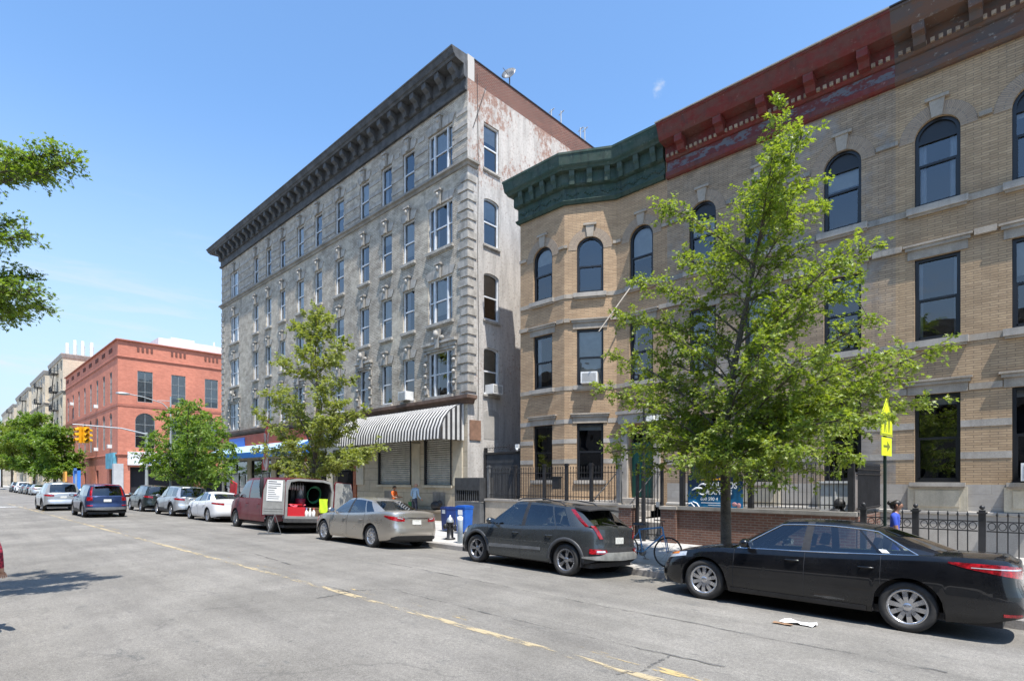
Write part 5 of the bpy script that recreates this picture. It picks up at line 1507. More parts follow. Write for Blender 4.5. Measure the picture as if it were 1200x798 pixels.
    c = suv(grey, L=4.42, W=1.825, xf=1.33, xr=-1.39, wr=.335, clad=.36, extra=ex2, ds=.04, spokes=5, sstyle='pair', rimm=mat('machined_alloy', (.30, .30, .31), .3, .8, .2, 8), cladm=grey, arch=mat('grey_arch_plastic', (.05, .052, .055), .5, 0, .2, 5), rbm=T['black_plastic'], trim=None, hz=.80,
            zt=[(-2.21, .98), (-2.05, 1.02), (-1.2, 1.01), (0, .955), (.9, .93), (1.4, .90), (1.85, .83), (2.1, .74), (2.21, .64)],
            roof=[(-1.7, 1.40), (-1.35, 1.46), (-.6, 1.535), (.15, 1.545), (.5, 1.49)],
            gh=[((-2.08, 0), (-1.50, 0), 'rear'), ((-2.0, .63), (-1.45, .545), 'c'), ((-1.62, .80), (-1.22, .59), 'c2'), ((-1.46, .815), (-1.12, .60), 'quarter'), ((-1.10, .83), (-.84, .615), 'pil'), ((-1.05, .832), (-.80, .617), 'side'), ((-.20, .845), (-.20, .63), 'bpillar'), ((-.09, .845), (-.1, .63), 'side'), ((.98, .80), (.30, .59), 'a'), ((1.08, .74), (.37, .54), 'front'), ((1.36, 0), (.50, 0), None)],
            doors=[(-1.12, -.14), (-.14, .98)], patches=lambda B: [('headlamp', B.at_front(.5), B.at_x(1.75), ((0, .62), (1, .70)), ((0, .72), (1, .80)), T['lamp_clear'], .006), ('1number_plate', B.at_rear(.0), B.at_rear(.155), .70, .83, T['plate'], .012)])
    make_car('crossover', 'dark grey crossover with red boomerang tail lamps, parked ahead of the black sedan', 'car', (-8.57, 9.95), c)
    # ------- gold sedan
    gold = paint('champagne_car_paint', (.50, .46, .40), .8, .26)
    def ex3(root, B, cols, sub, gh):
        bt = MB()
        for side in (1, -1): B.patch(bt, side, 0, B.at_rear(.80), ((0, .26), (1, .28)), ((0, .40), (.75, .39), (1, .33)), .014, 12)
        bt.build('bumper_insert', T['black_plastic'], root)
        ch = MB()
        for side in (1, -1): B.patch(ch, side, 0, B.at_rear(.46), .895, .92, .014, 8)
        ch.build('boot_trim', T['chrome'], root)
        for side in (1, -1):
            m = MB(); B.patch(m, side, B.at_rear(.48), B.at_rear(.66), ((0, .86), (1, .89)), ((0, .885), (1, .915)), .012); m.build('reverse_lamp', T['lamp_clear'], root)
    c = sedan(gold, extra=ex3, trim=None, rimm=T['alloy'], ds=.05, hz=.79, zt=[(-2.44, 1.0), (-2.3, 1.05), (-1.7, 1.05), (-1.0, 1.0), (0, .95), (1.0, .92), (1.5, .88), (2.0, .79), (2.3, .70), (2.44, .64)],
              roof=[(-1.1, 1.36), (-.6, 1.45), (-.1, 1.475), (.3, 1.445), (.5, 1.40)],
              patches=lambda B: [('tail_lamp', B.at_rear(.42), B.at_x(-1.98), ((0, .80), (.35, .80), (.7, .85), (1, .92)), ((0, .90), (.5, .93), (1, .955)), T['tail_red'], .007), ('headlamp', B.at_front(.45), B.at_x(1.8), ((0, .60), (1, .72)), ((0, .70), (1, .80)), T['lamp_clear'], .006), ('1number_plate', 0, B.at_rear(.16), .72, .85, T['plate'], .012)])
    make_car('sedan', 'champagne gold sedan parked behind the open burgundy van', 'car', (-15.55, 9.72), c)
    # ------- white compact
    wht = paint('white_car_paint', (.68, .69, .70), 0, .3)
    c = sedan(wht, L=4.6, W=1.79, xf=1.36, xr=-1.3, wr=.325, ds=.07, spokes=10, sstyle='single', trim=None)
    make_car('sedan', 'white sedan parked in front of the burgundy van, tail towards it', 'car', (-29.9, 9.85), c)
    silver = paint('silver_car_paint', (.46, .48, .50), .6, .3)
    make_car('suv', 'silver crossover with grey lower cladding parked between the white sedan and the dark green one', 'car', (-35.7, 9.85), suv(silver, ds=.07, L=4.48))
    dkg = paint('dark_green_car_paint', (.02, .028, .028), .3, .3)
    make_car('suv', 'dark green crossover parked just beyond the silver crossover at the kerb', 'car', (-42.0, 9.85), suv(dkg, ds=.08, clad=.36, cladm=dkg))
    navy = paint('navy_car_paint', (.018, .035, .10), .35, .28)
    def ex5(root, B, cols, sub, gh):
        ci = [i for i, s_ in enumerate(sub) if s_[2] == 'c']
        for side in (1, -1):
            t = MB(); r = []
            for j in range(9):
                p = cols[ci[0]][j].lerp(cols[ci[-1]][j], .45); r.append([V((p.x - .06, (p.y - .07 + .012) * side, p.z)), V((p.x - .03, (p.y + .02) * side, p.z)), V((p.x + .09, (p.y + .022) * side, p.z))])
            t.grid(r, 0, True); t.build('pillar_lamp', T['tail_red'], root)
        b = MB(); b.box((-2.12, -.5, 1.60), (-1.95, .5, 1.635)); b.build('brake_lamp', T['tail_red'], root)
        g = MB()
        for side in (1, -1): B.patch(g, side, 0, B.at_rear(.84), ((0, .36), (1, .40)), ((0, .52), (1, .50)), .02, 12)
        g.build('bumper_guard', T['grey_metal'], root)
    make_car('suv', 'navy blue crossover driving in the street with red pillar lamps', 'car', (-35.9, 6.05), suv(navy, ds=.06, extra=ex5, rbm=navy, patches=lambda B: lamps(B, rx=-2.0, ry=.62, rz0=((0, .84), (1, .84)), rz1=((0, 1.02), (1, 1.02))) + [('1number_plate', 0, B.at_rear(.16), .78, .91, T['plate'], .012), ('reflector', B.at_rear(.6), B.at_rear(.82), .58, .63, T['tail_red'], .01)]))
    make_car('suv', 'silver people carrier driving in the street ahead of the navy crossover', 'car', (-45.0, 5.5), suv(silver, ds=.07, L=4.7, W=1.9, xf=1.42, xr=-1.36, clad=.3, roof=[(-2.15, 1.62), (-1.6, 1.68), (-.6, 1.72), (.2, 1.7), (.55, 1.64)]))
    # ------- small cars far down the kerb
    far = [(-112.0, 9.5, 'suv', T['white_plastic'], 'white hatchback parked far down the kerb beyond the junction'),
           (-105.5, 9.5, 'sedan', paint('far_grey_paint', (.10, .11, .12), .4), 'dark grey sedan parked far down the kerb under the trees'),
           (-99.5, 9.5, 'sedan', black, 'small black sedan in the far line of parked cars'),
           (-93.5, 9.5, 'sedan', paint('far_silver_paint', (.42, .43, .42), .6), 'small silver sedan in the far line, nearest the junction'),
           (-119.0, 9.5, 'suv', dkg, 'black crossover at the very end of the far line of cars')]
    for x, y, k, p, lab in far:
        make_car('parked_car', lab, 'car', (x, y), (sedan if k == 'sedan' else suv)(p, ds=.12), 0, 'cars parked beyond the junction')
build_cars()
# ------------------------------------------------------------------ trees
STAR = [(0, 0), (.16, .07), (.26, .36), (.40, .10), (.60, .36), (.66, .09), (1, 0), (.66, -.09), (.60, -.36), (.40, -.10), (.26, -.36), (.16, -.07)]
DIAM = [(0, 0), (.35, .24), (1, 0), (.35, -.24)]
def add_leaf(mb, p, ax, up, size, shape, fold):
    s = ax.cross(up)
    if s.length < 1e-4: s = ax.orthogonal()
    s.normalize(); u = s.cross(ax)
    n = len(mb.v)
    for a, b in shape:
        q = p + ax * (a * size) + s * (b * size) + u * (abs(b) * size * fold - a * a * size * .25)
        mb.v.append((q.x, q.y, q.z))
    mb.f.append(tuple(range(n, n + len(shape)))); mb.m.append(0); mb.sm.append(False); mb.uv.append(None)

def make_tree(name, label, trunk, tr, tips, leaf, seed=1, group=None, twigs=22, lpt=15, tl=(.35, .8), lsize=(.07, .12), shape=STAR, start=.28, droop=.1, sub=0):
    """trunk: points; tr: radii; tips: limb ends"""
    _nb = 0
    R = random.Random(seed); base = V(trunk[0])
    root = thing(name, label, 'tree', base, 0, group)
    T = [V(p) - base for p in trunk]
    wood = MB(); wood.tube(T, tr, 10)
    # root flare
    wood.tube([V((0, 0, -.1)), V((0, 0, .12)), V((0, 0, .4))], [tr[0] * 1.7, tr[0] * 1.25, tr[0]], 10)
    cr = MB()
    def on_trunk(z):
        for a, b, ra, rb in zip(T, T[1:], tr, tr[1:]):
            if a.z <= z <= b.z: f = (z - a.z) / (b.z - a.z); return a.lerp(b, f), ra + (rb - ra) * f
        return T[-1].copy(), tr[-1]
    zmin = T[1].z
    limbs = [(T[len(T) // 2:], tr[-1])]
    for tp in tips:
        tp = V(tp) - base
        axis, _ = on_trunk(tp.z); hd = (V((tp.x, tp.y)) - V((axis.x, axis.y))).length
        zs = max(zmin, min(T[-1].z - .4, tp.z - .55 * hd - .15)); s, r0 = on_trunk(zs)
        ln = (tp - s).length
        m1 = s.lerp(tp, .35) + V((R.uniform(-.1, .1), R.uniform(-.1, .1), .06 * ln)) * min(1, ln); m2 = s.lerp(tp, .7) + V((R.uniform(-.12, .12), R.uniform(-.12, .12), .05 * ln)) * min(1, ln)
        pts = [V(p) for p in catmull([tuple(s), tuple(m1), tuple(m2), tuple(tp)], 4)]
        r = min(r0 * .45, .005 + .0062 * ln); n = len(pts)
        wood.tube(pts, [r * (1 - .8 * i / (n - 1)) + .003 for i in range(n)], 6)
        limbs.append((pts, r))
    for pts, r in limbs:
        seg = [(pts[i + 1] - pts[i]).length for i in range(len(pts) - 1)]; tot = sum(seg)
        nt = max(4, int(twigs * min(1.6, tot / 2.2)))
        for k in range(nt):
            t = start + (1 - start) * ((k + R.random()) / nt); d = t * tot; i = 0
            while i < len(seg) - 1 and d > seg[i]: d -= seg[i]; i += 1
            p = pts[i].lerp(pts[i + 1], min(1, d / max(1e-6, seg[i]))); ax = (pts[i + 1] - pts[i]).normalized()
            dv = V((R.gauss(0, 1), R.gauss(0, 1), R.gauss(0.1, .6))).normalized()
            td = (ax * R.uniform(.3, .9) + dv * .85).normalized(); L = R.uniform(*tl) * (1.05 - .45 * t)
            e = p + td * L + V((0, 0, -droop * L)); mid = p.lerp(e, .5) + V((0, 0, .06 * L))
            wood.tube([p, mid, e], [.007, .005, .002], 4, cap=False)
            for q in range(int(lpt * R.uniform(.6, 1.4) * (.5 + .5 * L / tl[1]))):
                f = R.uniform(.25, 1.08); c = (p.lerp(mid, f * 2) if f < .5 else mid.lerp(e, f * 2 - 1)) + V((R.gauss(0, .035), R.gauss(0, .035), R.gauss(0, .03)))
                la = (td * .7 + V((R.gauss(0, .8), R.gauss(0, .8), R.gauss(-.15, .5)))).normalized()
                up = V((R.gauss(0, .55), R.gauss(0, .55), 1)).normalized()
                add_leaf(cr, c, la, up, R.uniform(*lsize), shape, R.uniform(-.1, .5))
    wood.build('trunk', MT['bark'], root); cr.build('crown', leaf, root)
    return root

def build_trees():
    L1 = leafmat('pin_oak_leaf', (.135, .195, .03), (.205, .27, .05), (.27, .31, .075))
    L2 = leafmat('pale_oak_leaf', (.17, .21, .052), (.24, .275, .08), (.30, .32, .12))
    L3 = leafmat('street_maple_leaf', (.085, .165, .028), (.15, .235, .042), (.20, .27, .055))
    R = random.Random(21)
    Y = 11.6
    def T(lst, spread, y=Y): return [at(px, py, y + (R.uniform(-spread, spread) if not len(o) else o[0])) for px, py, *o in lst]
    tips = T([(775, 238), (800, 300), (722, 372), (745, 330), (700, 452), (712, 415), (738, 470), (712, 530), (760, 548), (735, 505), (800, 540), (830, 575), (868, 560), (910, 560), (955, 555), (900, 520), (1000, 535), (1030, 490), (1090, 470), (1060, 440), (1108, 405), (1040, 415), (1020, 370), (1000, 330), (1026, 288), (985, 300), (968, 235), (945, 210), (940, 160), (880, 230), (905, 180), (850, 290), (830, 330), (872, 300), (900, 330), (940, 290), (950, 360), (900, 400), (850, 400), (800, 400), (780, 440), (830, 460), (880, 460), (930, 440), (970, 410), (990, 460), (950, 500), (800, 490), (850, 500), (770, 375), (895, 260), (925, 240), (760, 500), (780, 520), (815, 515), (870, 500), (925, 480), (975, 470), (1015, 450), (1000, 500), (935, 530), (870, 540), (820, 550), (745, 450), (765, 415), (815, 375), (860, 360), (915, 370), (975, 440), (1045, 455), (840, 470)], 1.9)
    tr = [at(851, 638, Y)] + [at(a, b, Y) for a, b in ((850, 540), (851, 490), (862, 420), (876, 350), (890, 280), (904, 210), (919, 124))]
    tr[0].z = -.05
    make_tree('pin_oak_tree', 'leafy green pin oak with a slim trunk in front of the row houses', tr, [.115, .10, .085, .065, .048, .033, .02, .008], tips, L1, 3, None, 38, 27, (.3, .75), (.065, .115), STAR, .2)
    tips = T([(345, 382), (352, 410), (325, 425), (312, 460), (330, 455), (298, 482), (318, 500), (300, 525), (322, 548), (345, 558), (372, 556), (395, 550), (420, 540), (445, 522), (430, 535), (415, 500), (428, 480), (402, 470), (412, 445), (395, 420), (405, 400), (388, 390), (372, 400), (360, 440), (382, 450), (350, 480), (380, 490), (340, 520), (365, 525), (395, 510), (365, 375), (380, 372)], 1.5)
    tr = [at(368, 640, Y)] + [at(a, b, Y) for a, b in ((368, 560), (369, 520), (372, 470), (370, 420), (371, 362))]; tr[0].z = .0
    make_tree('pin_oak_tree', 'pale green pointed pin oak behind the burgundy van in front of the tall grey building', tr, [.11, .09, .07, .05, .03, .008], tips, L2, 5, None, 34, 24, (.35, .85), (.11, .18), STAR, .2)
    tips = T([(222, 472), (205, 482), (192, 490), (178, 508), (172, 522), (165, 535), (185, 545), (200, 558), (180, 562), (222, 564), (240, 560), (262, 558), (272, 540), (275, 520), (262, 505), (250, 490), (236, 480), (215, 510), (235, 515), (200, 525), (225, 540), (250, 535), (240, 500), (208, 545)], 2.6)
    tr = [at(222, 600, Y)] + [at(a, b, Y) for a, b in ((222, 566), (222, 545), (222, 515), (222, 475))]; tr[0].z = 0
    make_tree('maple_tree', 'rounded bright green street tree beside the blue shop awning at the junction', tr, [.13, .12, .1, .06, .02], tips, L3, 7, None, 34, 22, (.6, 1.3), (.16, .27), DIAM, .2)
    # the far group beyond the junction
    def far(label, px, x_w, top, y, seed, lf):
        b = at(px, 575, y); b.z = 0; R2 = random.Random(seed); H = top; tp = []
        for k in range(30):
            a = R2.uniform(0, 6.28); zz = R2.uniform(.28, 1.0); rr_ = x_w * math.sqrt(max(.05, 1 - ((zz - .55) / .52) ** 2)) * R2.uniform(.55, 1.0)
            tp.append(b + V((math.cos(a) * rr_, math.sin(a) * rr_ * .8, zz * H)))
        make_tree('maple_tree', label, [b, b + V((0, 0, H * .25)), b + V((0, 0, H * .5)), b + V((.1, 0, H * .9))], [.2, .17, .12, .03], tp, lf, seed, 'trees beyond the junction', 30, 17, (.9, 1.9), (.3, .5), DIAM, .15)
    far('dark green tree beyond the junction, nearest the red corner building', 64, 4.2, 9.3, 12, 31, L3)
    far('tallest tree of the group beyond the junction', 40, 5.6, 13.0, 12, 32, L3)
    far('bright green tree at the left of the group beyond the junction', 14, 7.5, 15.5, 12, 33, L1)
    far('farthest tree down the street, small at the end of the row', 2, 8, 17.0, 12, 34, L1)
    # tree overhanging from the camera's side of the street
    tr = [V((-13.5, -3.0, 0)), V((-13.4, -2.9, 2.6)), V((-13.4, -2.8, 4.0)), V((-13.3, -2.8, 6.2)), V((-13.3, -2.7, 8.4))]
    A = [(86, 190), (60, 205), (70, 178), (30, 180), (8, 200), (45, 195), (-20, 190), (33, 275), (12, 262), (-10, 290), (36, 322), (8, 330), (-15, 310), (48, 358), (25, 345), (22, 368), (0, 358), (40, 340), (-30, 360), (-40, 240), (-70, 300), (-60, 190)]
    tips = [at_d(px, py, 8.4 + R.uniform(-.5, .5)) for px, py in A]
    make_tree('pin_oak_tree', 'overhanging pin oak branches coming in from the left against the sky', tr, [.2, .17, .14, .09, .03], tips, leafmat('deep_oak_leaf', (.10, .17, .024), (.155, .23, .038), (.20, .26, .05)), 9, None, 32, 17, (.2, .5), (.05, .085), STAR, .86)
build_trees()
# ------------------------------------------------------------------ burgundy van with its rear doors open, and its wares
def build_van():
    T = MT
    bur = paint('burgundy_van_paint', (.13, .007, .014), .0, .3, coat=.2)
    bgrey = mat('grey_door_lining', (.27, .27, .255), .6, 0, .15, 3, .1)
    hw = 1.0
    def ex(root, B, cols, sub, gh):
        c = MB()
        for P in ([(-2.74, -.84, .62), (-.7, -.84, .62), (-.7, .84, .62), (-2.74, .84, .62)], [(-2.74, -.84, 1.93), (-2.74, .84, 1.93), (-.7, .84, 1.93), (-.7, -.84, 1.93)], [(-2.74, -.84, .62), (-2.74, -.84, 1.93), (-.7, -.84, 1.93), (-.7, -.84, .62)], [(-2.74, .84, .62), (-.7, .84, .62), (-.7, .84, 1.93), (-2.74, .84, 1.93)], [(-.7, -.84, .62), (-.7, .84, .62), (-.7, .84, 1.93), (-.7, -.84, 1.93)]): c.face(P)
        c.build('cargo_bay', T['interior'], root)
        f = MB(); ou = [(-.93, .56), (.93, .56), (.95, 1.6), (.84, 1.97), (.5, 2.04), (-.5, 2.04), (-.84, 1.97), (-.95, 1.6)]
        Mx = Matrix(((0, 1, 0, 0), (1, 0, 0, 0), (0, 0, 1, 0), (0, 0, 0, 1)))
        inn = offset_poly(ou, .085); n = len(ou)
        for i in range(n):
            j = (i + 1) % n
            f.face([(-2.80, ou[i][0], ou[i][1]), (-2.80, ou[j][0], ou[j][1]), (-2.80, inn[j][0], inn[j][1]), (-2.80, inn[i][0], inn[i][1])])
            f.face([(-2.80, inn[i][0], inn[i][1]), (-2.80, inn[j][0], inn[j][1]), (-2.70, inn[j][0], inn[j][1]), (-2.70, inn[i][0], inn[i][1])])
            f.face([(-2.80, ou[i][0], ou[i][1]), (-2.80, ou[j][0], ou[j][1]), (-2.6, ou[j][0], ou[j][1]), (-2.6, ou[i][0], ou[i][1])])
        f.build('door_frame', bgrey, root)
        for s in (1, -1):
            d = MB(); a, b = s * .97, s * 1.80
            o2 = [(a, .66), (b, .66), (b, 1.55), (b - s * .12, 1.97), (a + s * .06, 2.0), (a, 1.9)]
            X = -2.84 if s > 0 else -2.80
            d.prism(o2[::s], X + .012, X + .06, Mx, 0)
            dd = d.build('rear_door', bur, root)
            l = MB(); l.prism(offset_poly(o2 if s > 0 else o2[::-1], .03), X - .012, X + .011, Mx, 0)
            for k in range(3): l.box((X - .02, min(a + s * .08, b - s * .08), .72 + k * .09), (X - .0125, max(a + s * .08, b - s * .08), .77 + k * .09))
            l.build('door_lining', bgrey, dd)
            if s > 0:
                pp = MB(); pp.box((X - .022, 1.1, 1.18), (X - .014, 1.66, 1.93)); po = pp.build('price_list', T['sheet_white'], dd)
                tx = MB(); rr = random.Random(2)
                for k in range(9):
                    z = 1.86 - k * .075; w_ = rr.uniform(.22, .46) if k % 3 else .3
                    tx.box((X - .0245, 1.62 - w_, z), (X - .0225, 1.62, z + (.03 if k in (0, 1, 3) else .018)))
                tx.build('lettering', T['dk_jeans'], po)
        b = MB(); b.box((-2.98, -.95, .42), (-2.72, .95, .56)); b.build('step_bumper', mat('dull_chrome_bumper', (.16, .16, .16), .35, .8, .2, 4), root)
    van = dict(sedan(bur), L=5.6, W=2.0, xf=1.86, xr=-1.62, wr=.365, rimr=.215, gap=.08, spokes=8, sstyle='single', ds=.06, hatch=True, open_rear=True, round=.55, crown=.03, bulge=.03, trim=None, hz=1.02, mx=1.5, seatx=.8,
               zt=[(-2.8, 1.24), (0, 1.23), (1.6, 1.22), (1.95, 1.18), (2.4, 1.08), (2.7, .98), (2.8, .9)], zb=[(-2.8, .5), (-2.4, .42), (-2.1, .36), (2.3, .34), (2.8, .36)],
               side=[(0, .06), (.1, .02), (.3, 0), (.6, 0), (.85, .01), (1, .025)], fend=[(0, .05), (.3, 0), (.7, .02), (1, .10)], rend=[(0, .03), (.3, .0), (1, .03)],
               roof=[(-2.8, 2.06), (-2.0, 2.10), (0, 2.11), (.7, 2.09), (1.05, 2.02)],
               gh=[((-2.77, 0), (-2.70, 0), 'rear'), ((-2.76, .86), (-2.69, .76), 'c'), ((-2.6, .955), (-2.55, .82), 'c'), ((-.62, .965), (-.60, .84), 'side'), ((.42, .965), (.40, .84), 'pil'), ((.52, .965), (.48, .84), 'side'), ((1.62, .95), (1.05, .82), 'a'), ((1.74, .88), (1.12, .76), 'front'), ((2.02, 0), (1.28, 0), None)],
               doors=[(-.70, .46), (.46, 1.52)], bump_r=.56, bump_f=.5, rimm=mat('steel_wheel', (.30, .30, .29), .45, .5, .2, 6),
               patches=lambda B: [('tail_lamp', B.at_rear(.89), B.at_x(-2.62), 1.02, 1.38, T['tail_red'], .012), ('headlamp', B.at_front(.6), B.at_x(2.5), .72, .88, T['lamp_clear'], .006)], extra=ex)
    root = make_car('van', 'burgundy van parked with both rear doors swung open and goods inside', 'van', (-22.75, 9.78), van)
    Mv = root.matrix_world
    def put(name, mb, m, lab, cat, loc, rz_=0, grp=None):
        o = mb.build(name, m); tag(o, lab, cat, grp); o.matrix_world = Mv @ Matrix.Translation(loc) @ Matrix.Rotation(rz_, 4, 'Z'); return o
    b = MB(); b.box((-.2, -.32, 0), (.2, .32, .30), 0, None, 1.05); b.box((-.21, -.33, .30), (.21, .33, .36)); b.tube([(0, -.3, .33), (0, -.3, .45), (0, .3, .45), (0, .3, .33)], .015, 6)
    put('cool_box', b, flat('red_cool_box', (.55, .02, .03), .4), 'red cool box just inside the open van, lower left', 'cool box', (-2.5, .46, .625))
    cloth = MB(); rows = [[V((-.25 + .1 * i, -.3 + .1 * j, .05 + .05 * math.sin(i * 1.9 + j) + .04 * math.cos(j * 2.3))) for j in range(7)] for i in range(6)]; cloth.grid(rows); 
    put('cloth', cloth, flat('pink_red_cloth', (.42, .06, .09), .9), 'crumpled red cloth thrown over the cool box in the van', 'cloth', (-2.45, .40, .97))
    for k, (y, cm, lab) in enumerate(((.02, (.10, .14, .35), 'white bottle with a blue cap in the van, beside the cool box'), (-.12, (.6, .6, .6), 'white bottle with a white cap in the van, middle one of three'), (-.27, (.45, .04, .05), 'white bottle with a red cap in the van, nearest the hi-vis vest'))):
        b = MB(); b.lathe([(0, 0), (.055, 0), (.06, .02), (.06, .19), (.025, .24), (.022, .28)], 14)
        o = put('bottle', b, T['white_plastic'], lab, 'bottle', (-2.6, y, .625), 0, 'bottles in the van')
        cpm = MB(); cpm.lathe([(.026, .28), (.026, .33), (0, .33)], 10); cpm.build('cap', flat('bottle_cap', cm, .4), o)
    h = MB(); n = 110; h.tube([V((.012 * math.sin(k * .7), .27 * math.cos(2 * math.pi * k / 18 + .1), .34 * math.sin(2 * math.pi * k / 18) * (1 - .002 * k))) + V((.0009 * k, 0, 0)) for k in range(n)], .016, 6)
    put('garden_hose', h, flat('green_hose', (.015, .14, .055), .45), 'coiled green hose hanging inside the open van', 'hose', (-2.35, -.38, 1.46))
    v = MB(); rows = [[V((.03 * math.sin(j * 1.3 + i), -.17 + .34 * j / 6 + (.05 if i > 5 and j in (0, 6) else 0) * (1 if j == 0 else -1), -.09 * i + .0)) for j in range(7)] for i in range(7)]; v.grid(rows)
    put('safety_vest', v, flat('hi_vis_yellow', (.55, .75, .03), .8), 'bright yellow hi-vis vest hanging at the right edge of the van opening', 'vest', (-2.66, -.62, 1.32))
    b = MB(); b.lathe([(0, 0), (.15, 0), (.19, .32), (.18, .32), (.145, .02), (0, .02)], 18); put('bucket', b, flat('red_bucket', (.30, .015, .04), .5), 'dark red bucket in the middle of the van floor', 'bucket', (-2.2, .1, .98))
    b = MB(); b.box((-.2, -.3, 0), (.2, .3, .35)); b.box((-.21, -.31, .30), (.21, .31, .352)); put('crate', b, flat('brown_box', (.16, .09, .05), .8), 'brown cardboard box standing under the hose in the van', 'box', (-2.2, -.35, .625))
    b = MB(); b.box((-.2, -.25, 0), (.2, .25, .35)); b.box((-.18, -.23, .35), (.18, .23, .37)); put('crate', b, flat('navy_crate', (.02, .03, .09), .6), 'navy blue crate under the red bucket in the van', 'crate', (-2.2, .1, .625))
    b = MB(); b.lathe([(0, 0), (.14, 0), (.14, .5), (.11, .56), (0, .56)], 16); put('canister', b, T['galv'], 'pale grey metal canister at the back of the van', 'canister', (-1.9, -.02, 1.2))
    b = MB(); b.box((-.2, -.3, 0), (.2, .3, 1.18)); b.box((-.22, -.32, .57), (.22, .32, .60)); put('shelf_unit', b, T['black_metal'], 'dark shelf unit deep in the van behind the canister', 'shelf', (-1.6, 0, .625))
    b = MB(); rr = random.Random(6)
    for k in range(7):
        y = .68 - k * .1; b.tube([(0, y, 0), (0, y, -.06)], .006, 5); b.lathe([(0, -.30), (.035, -.28), (.04, -.12), (.012, -.07)], 8, 0, Matrix.Translation((0, y, .02 * rr.random())))
    put('spray_nozzles', b, mat('grey_nozzles', (.35, .33, .33), .5, 0, .3, 8), 'row of pale spray bottles hung under the van roof', 'spray bottles', (-2.3, .0, 1.9))
    # umbrella hung on the left door
    u = MB(); u.lathe([(.0, -.75), (.03, -.7), (.075, -.3), (.06, -.05), (.012, 0), (.01, .12)], 10); u.tube([(0, 0, .1), (.0, .03, .17), (0, .07, .15)], .01, 5)
    put('umbrella', u, flat('black_umbrella', (.012, .012, .014), .8), 'closed black umbrella hanging on the outer edge of the open van door', 'umbrella', (-2.82, 1.84, 2.02))
    # folding stand under the left door
    s = MB(); s.tube([(0, -.28, 0), (.0, -.02, .72)], .014, 6); s.tube([(0, .22, .0), (0, -.02, .72)], .014, 6); s.tube([(-.02, .55, .02), (0, -.28, .015)], .02, 6); s.tube([(.4, 0, 0), (0, -.02, .72)], .012, 6)
    put('folding_stand', s, T['grey_metal'], 'thin grey folding stand on the road under the open van door', 'stand', (-3.0, 1.4, 0))
build_van()

# ------------------------------------------------------------------ railings and yard walls
def railing(mb, A, Bq, zb, zt, step=.11, r=.011, spear=True, rails=(.12, .88)):
    F = Face(A, Bq); n = int(F.L / step); M = F.M()
    for k in range(1, n):
        u = F.L * k / n
        mb.tube([F.p(u, zb + .02), F.p(u, zt)], r, 5, cap=False)
        if spear: mb.tube([F.p(u, zt), F.p(u, zt + .03), F.p(u, zt + .11)], [r, r * 1.9, .002], 5)
    for q in rails:
        z = zb + (zt - zb) * q; mb.box((0, -.018, z - .012), (F.L, .018, z + .012), 0, M)
def brick_box(mb, a, b):
    (x0, y0, z0), (x1, y1, z1) = a, b
    for P, Q in (((x0, y0), (x1, y0)), ((x1, y0), (x1, y1)), ((x1, y1), (x0, y1)), ((x0, y1), (x0, y0))): add_wall(mb, Face(P, Q), z0, z1, [])
    mb.face([(x0, y0, z1), (x1, y0, z1), (x1, y1, z1), (x0, y1, z1)], 0, [(x0, y0), (x1, y0), (x1, y1), (x0, y1)])
def post(mb, x, y, zb, zt, w=.1, ball=False):
    mb.box((x - w / 2, y - w / 2, zb), (x + w / 2, y + w / 2, zt)); mb.box((x - w * .7, y - w * .7, zt), (x + w * .7, y + w * .7, zt + .035)); mb.box((x - w * .45, y - w * .45, zt + .035), (x + w * .45, y + w * .45, zt + .075), taper=None)
    if ball: mb.ball((x, y, zt + .13), .05, 10)

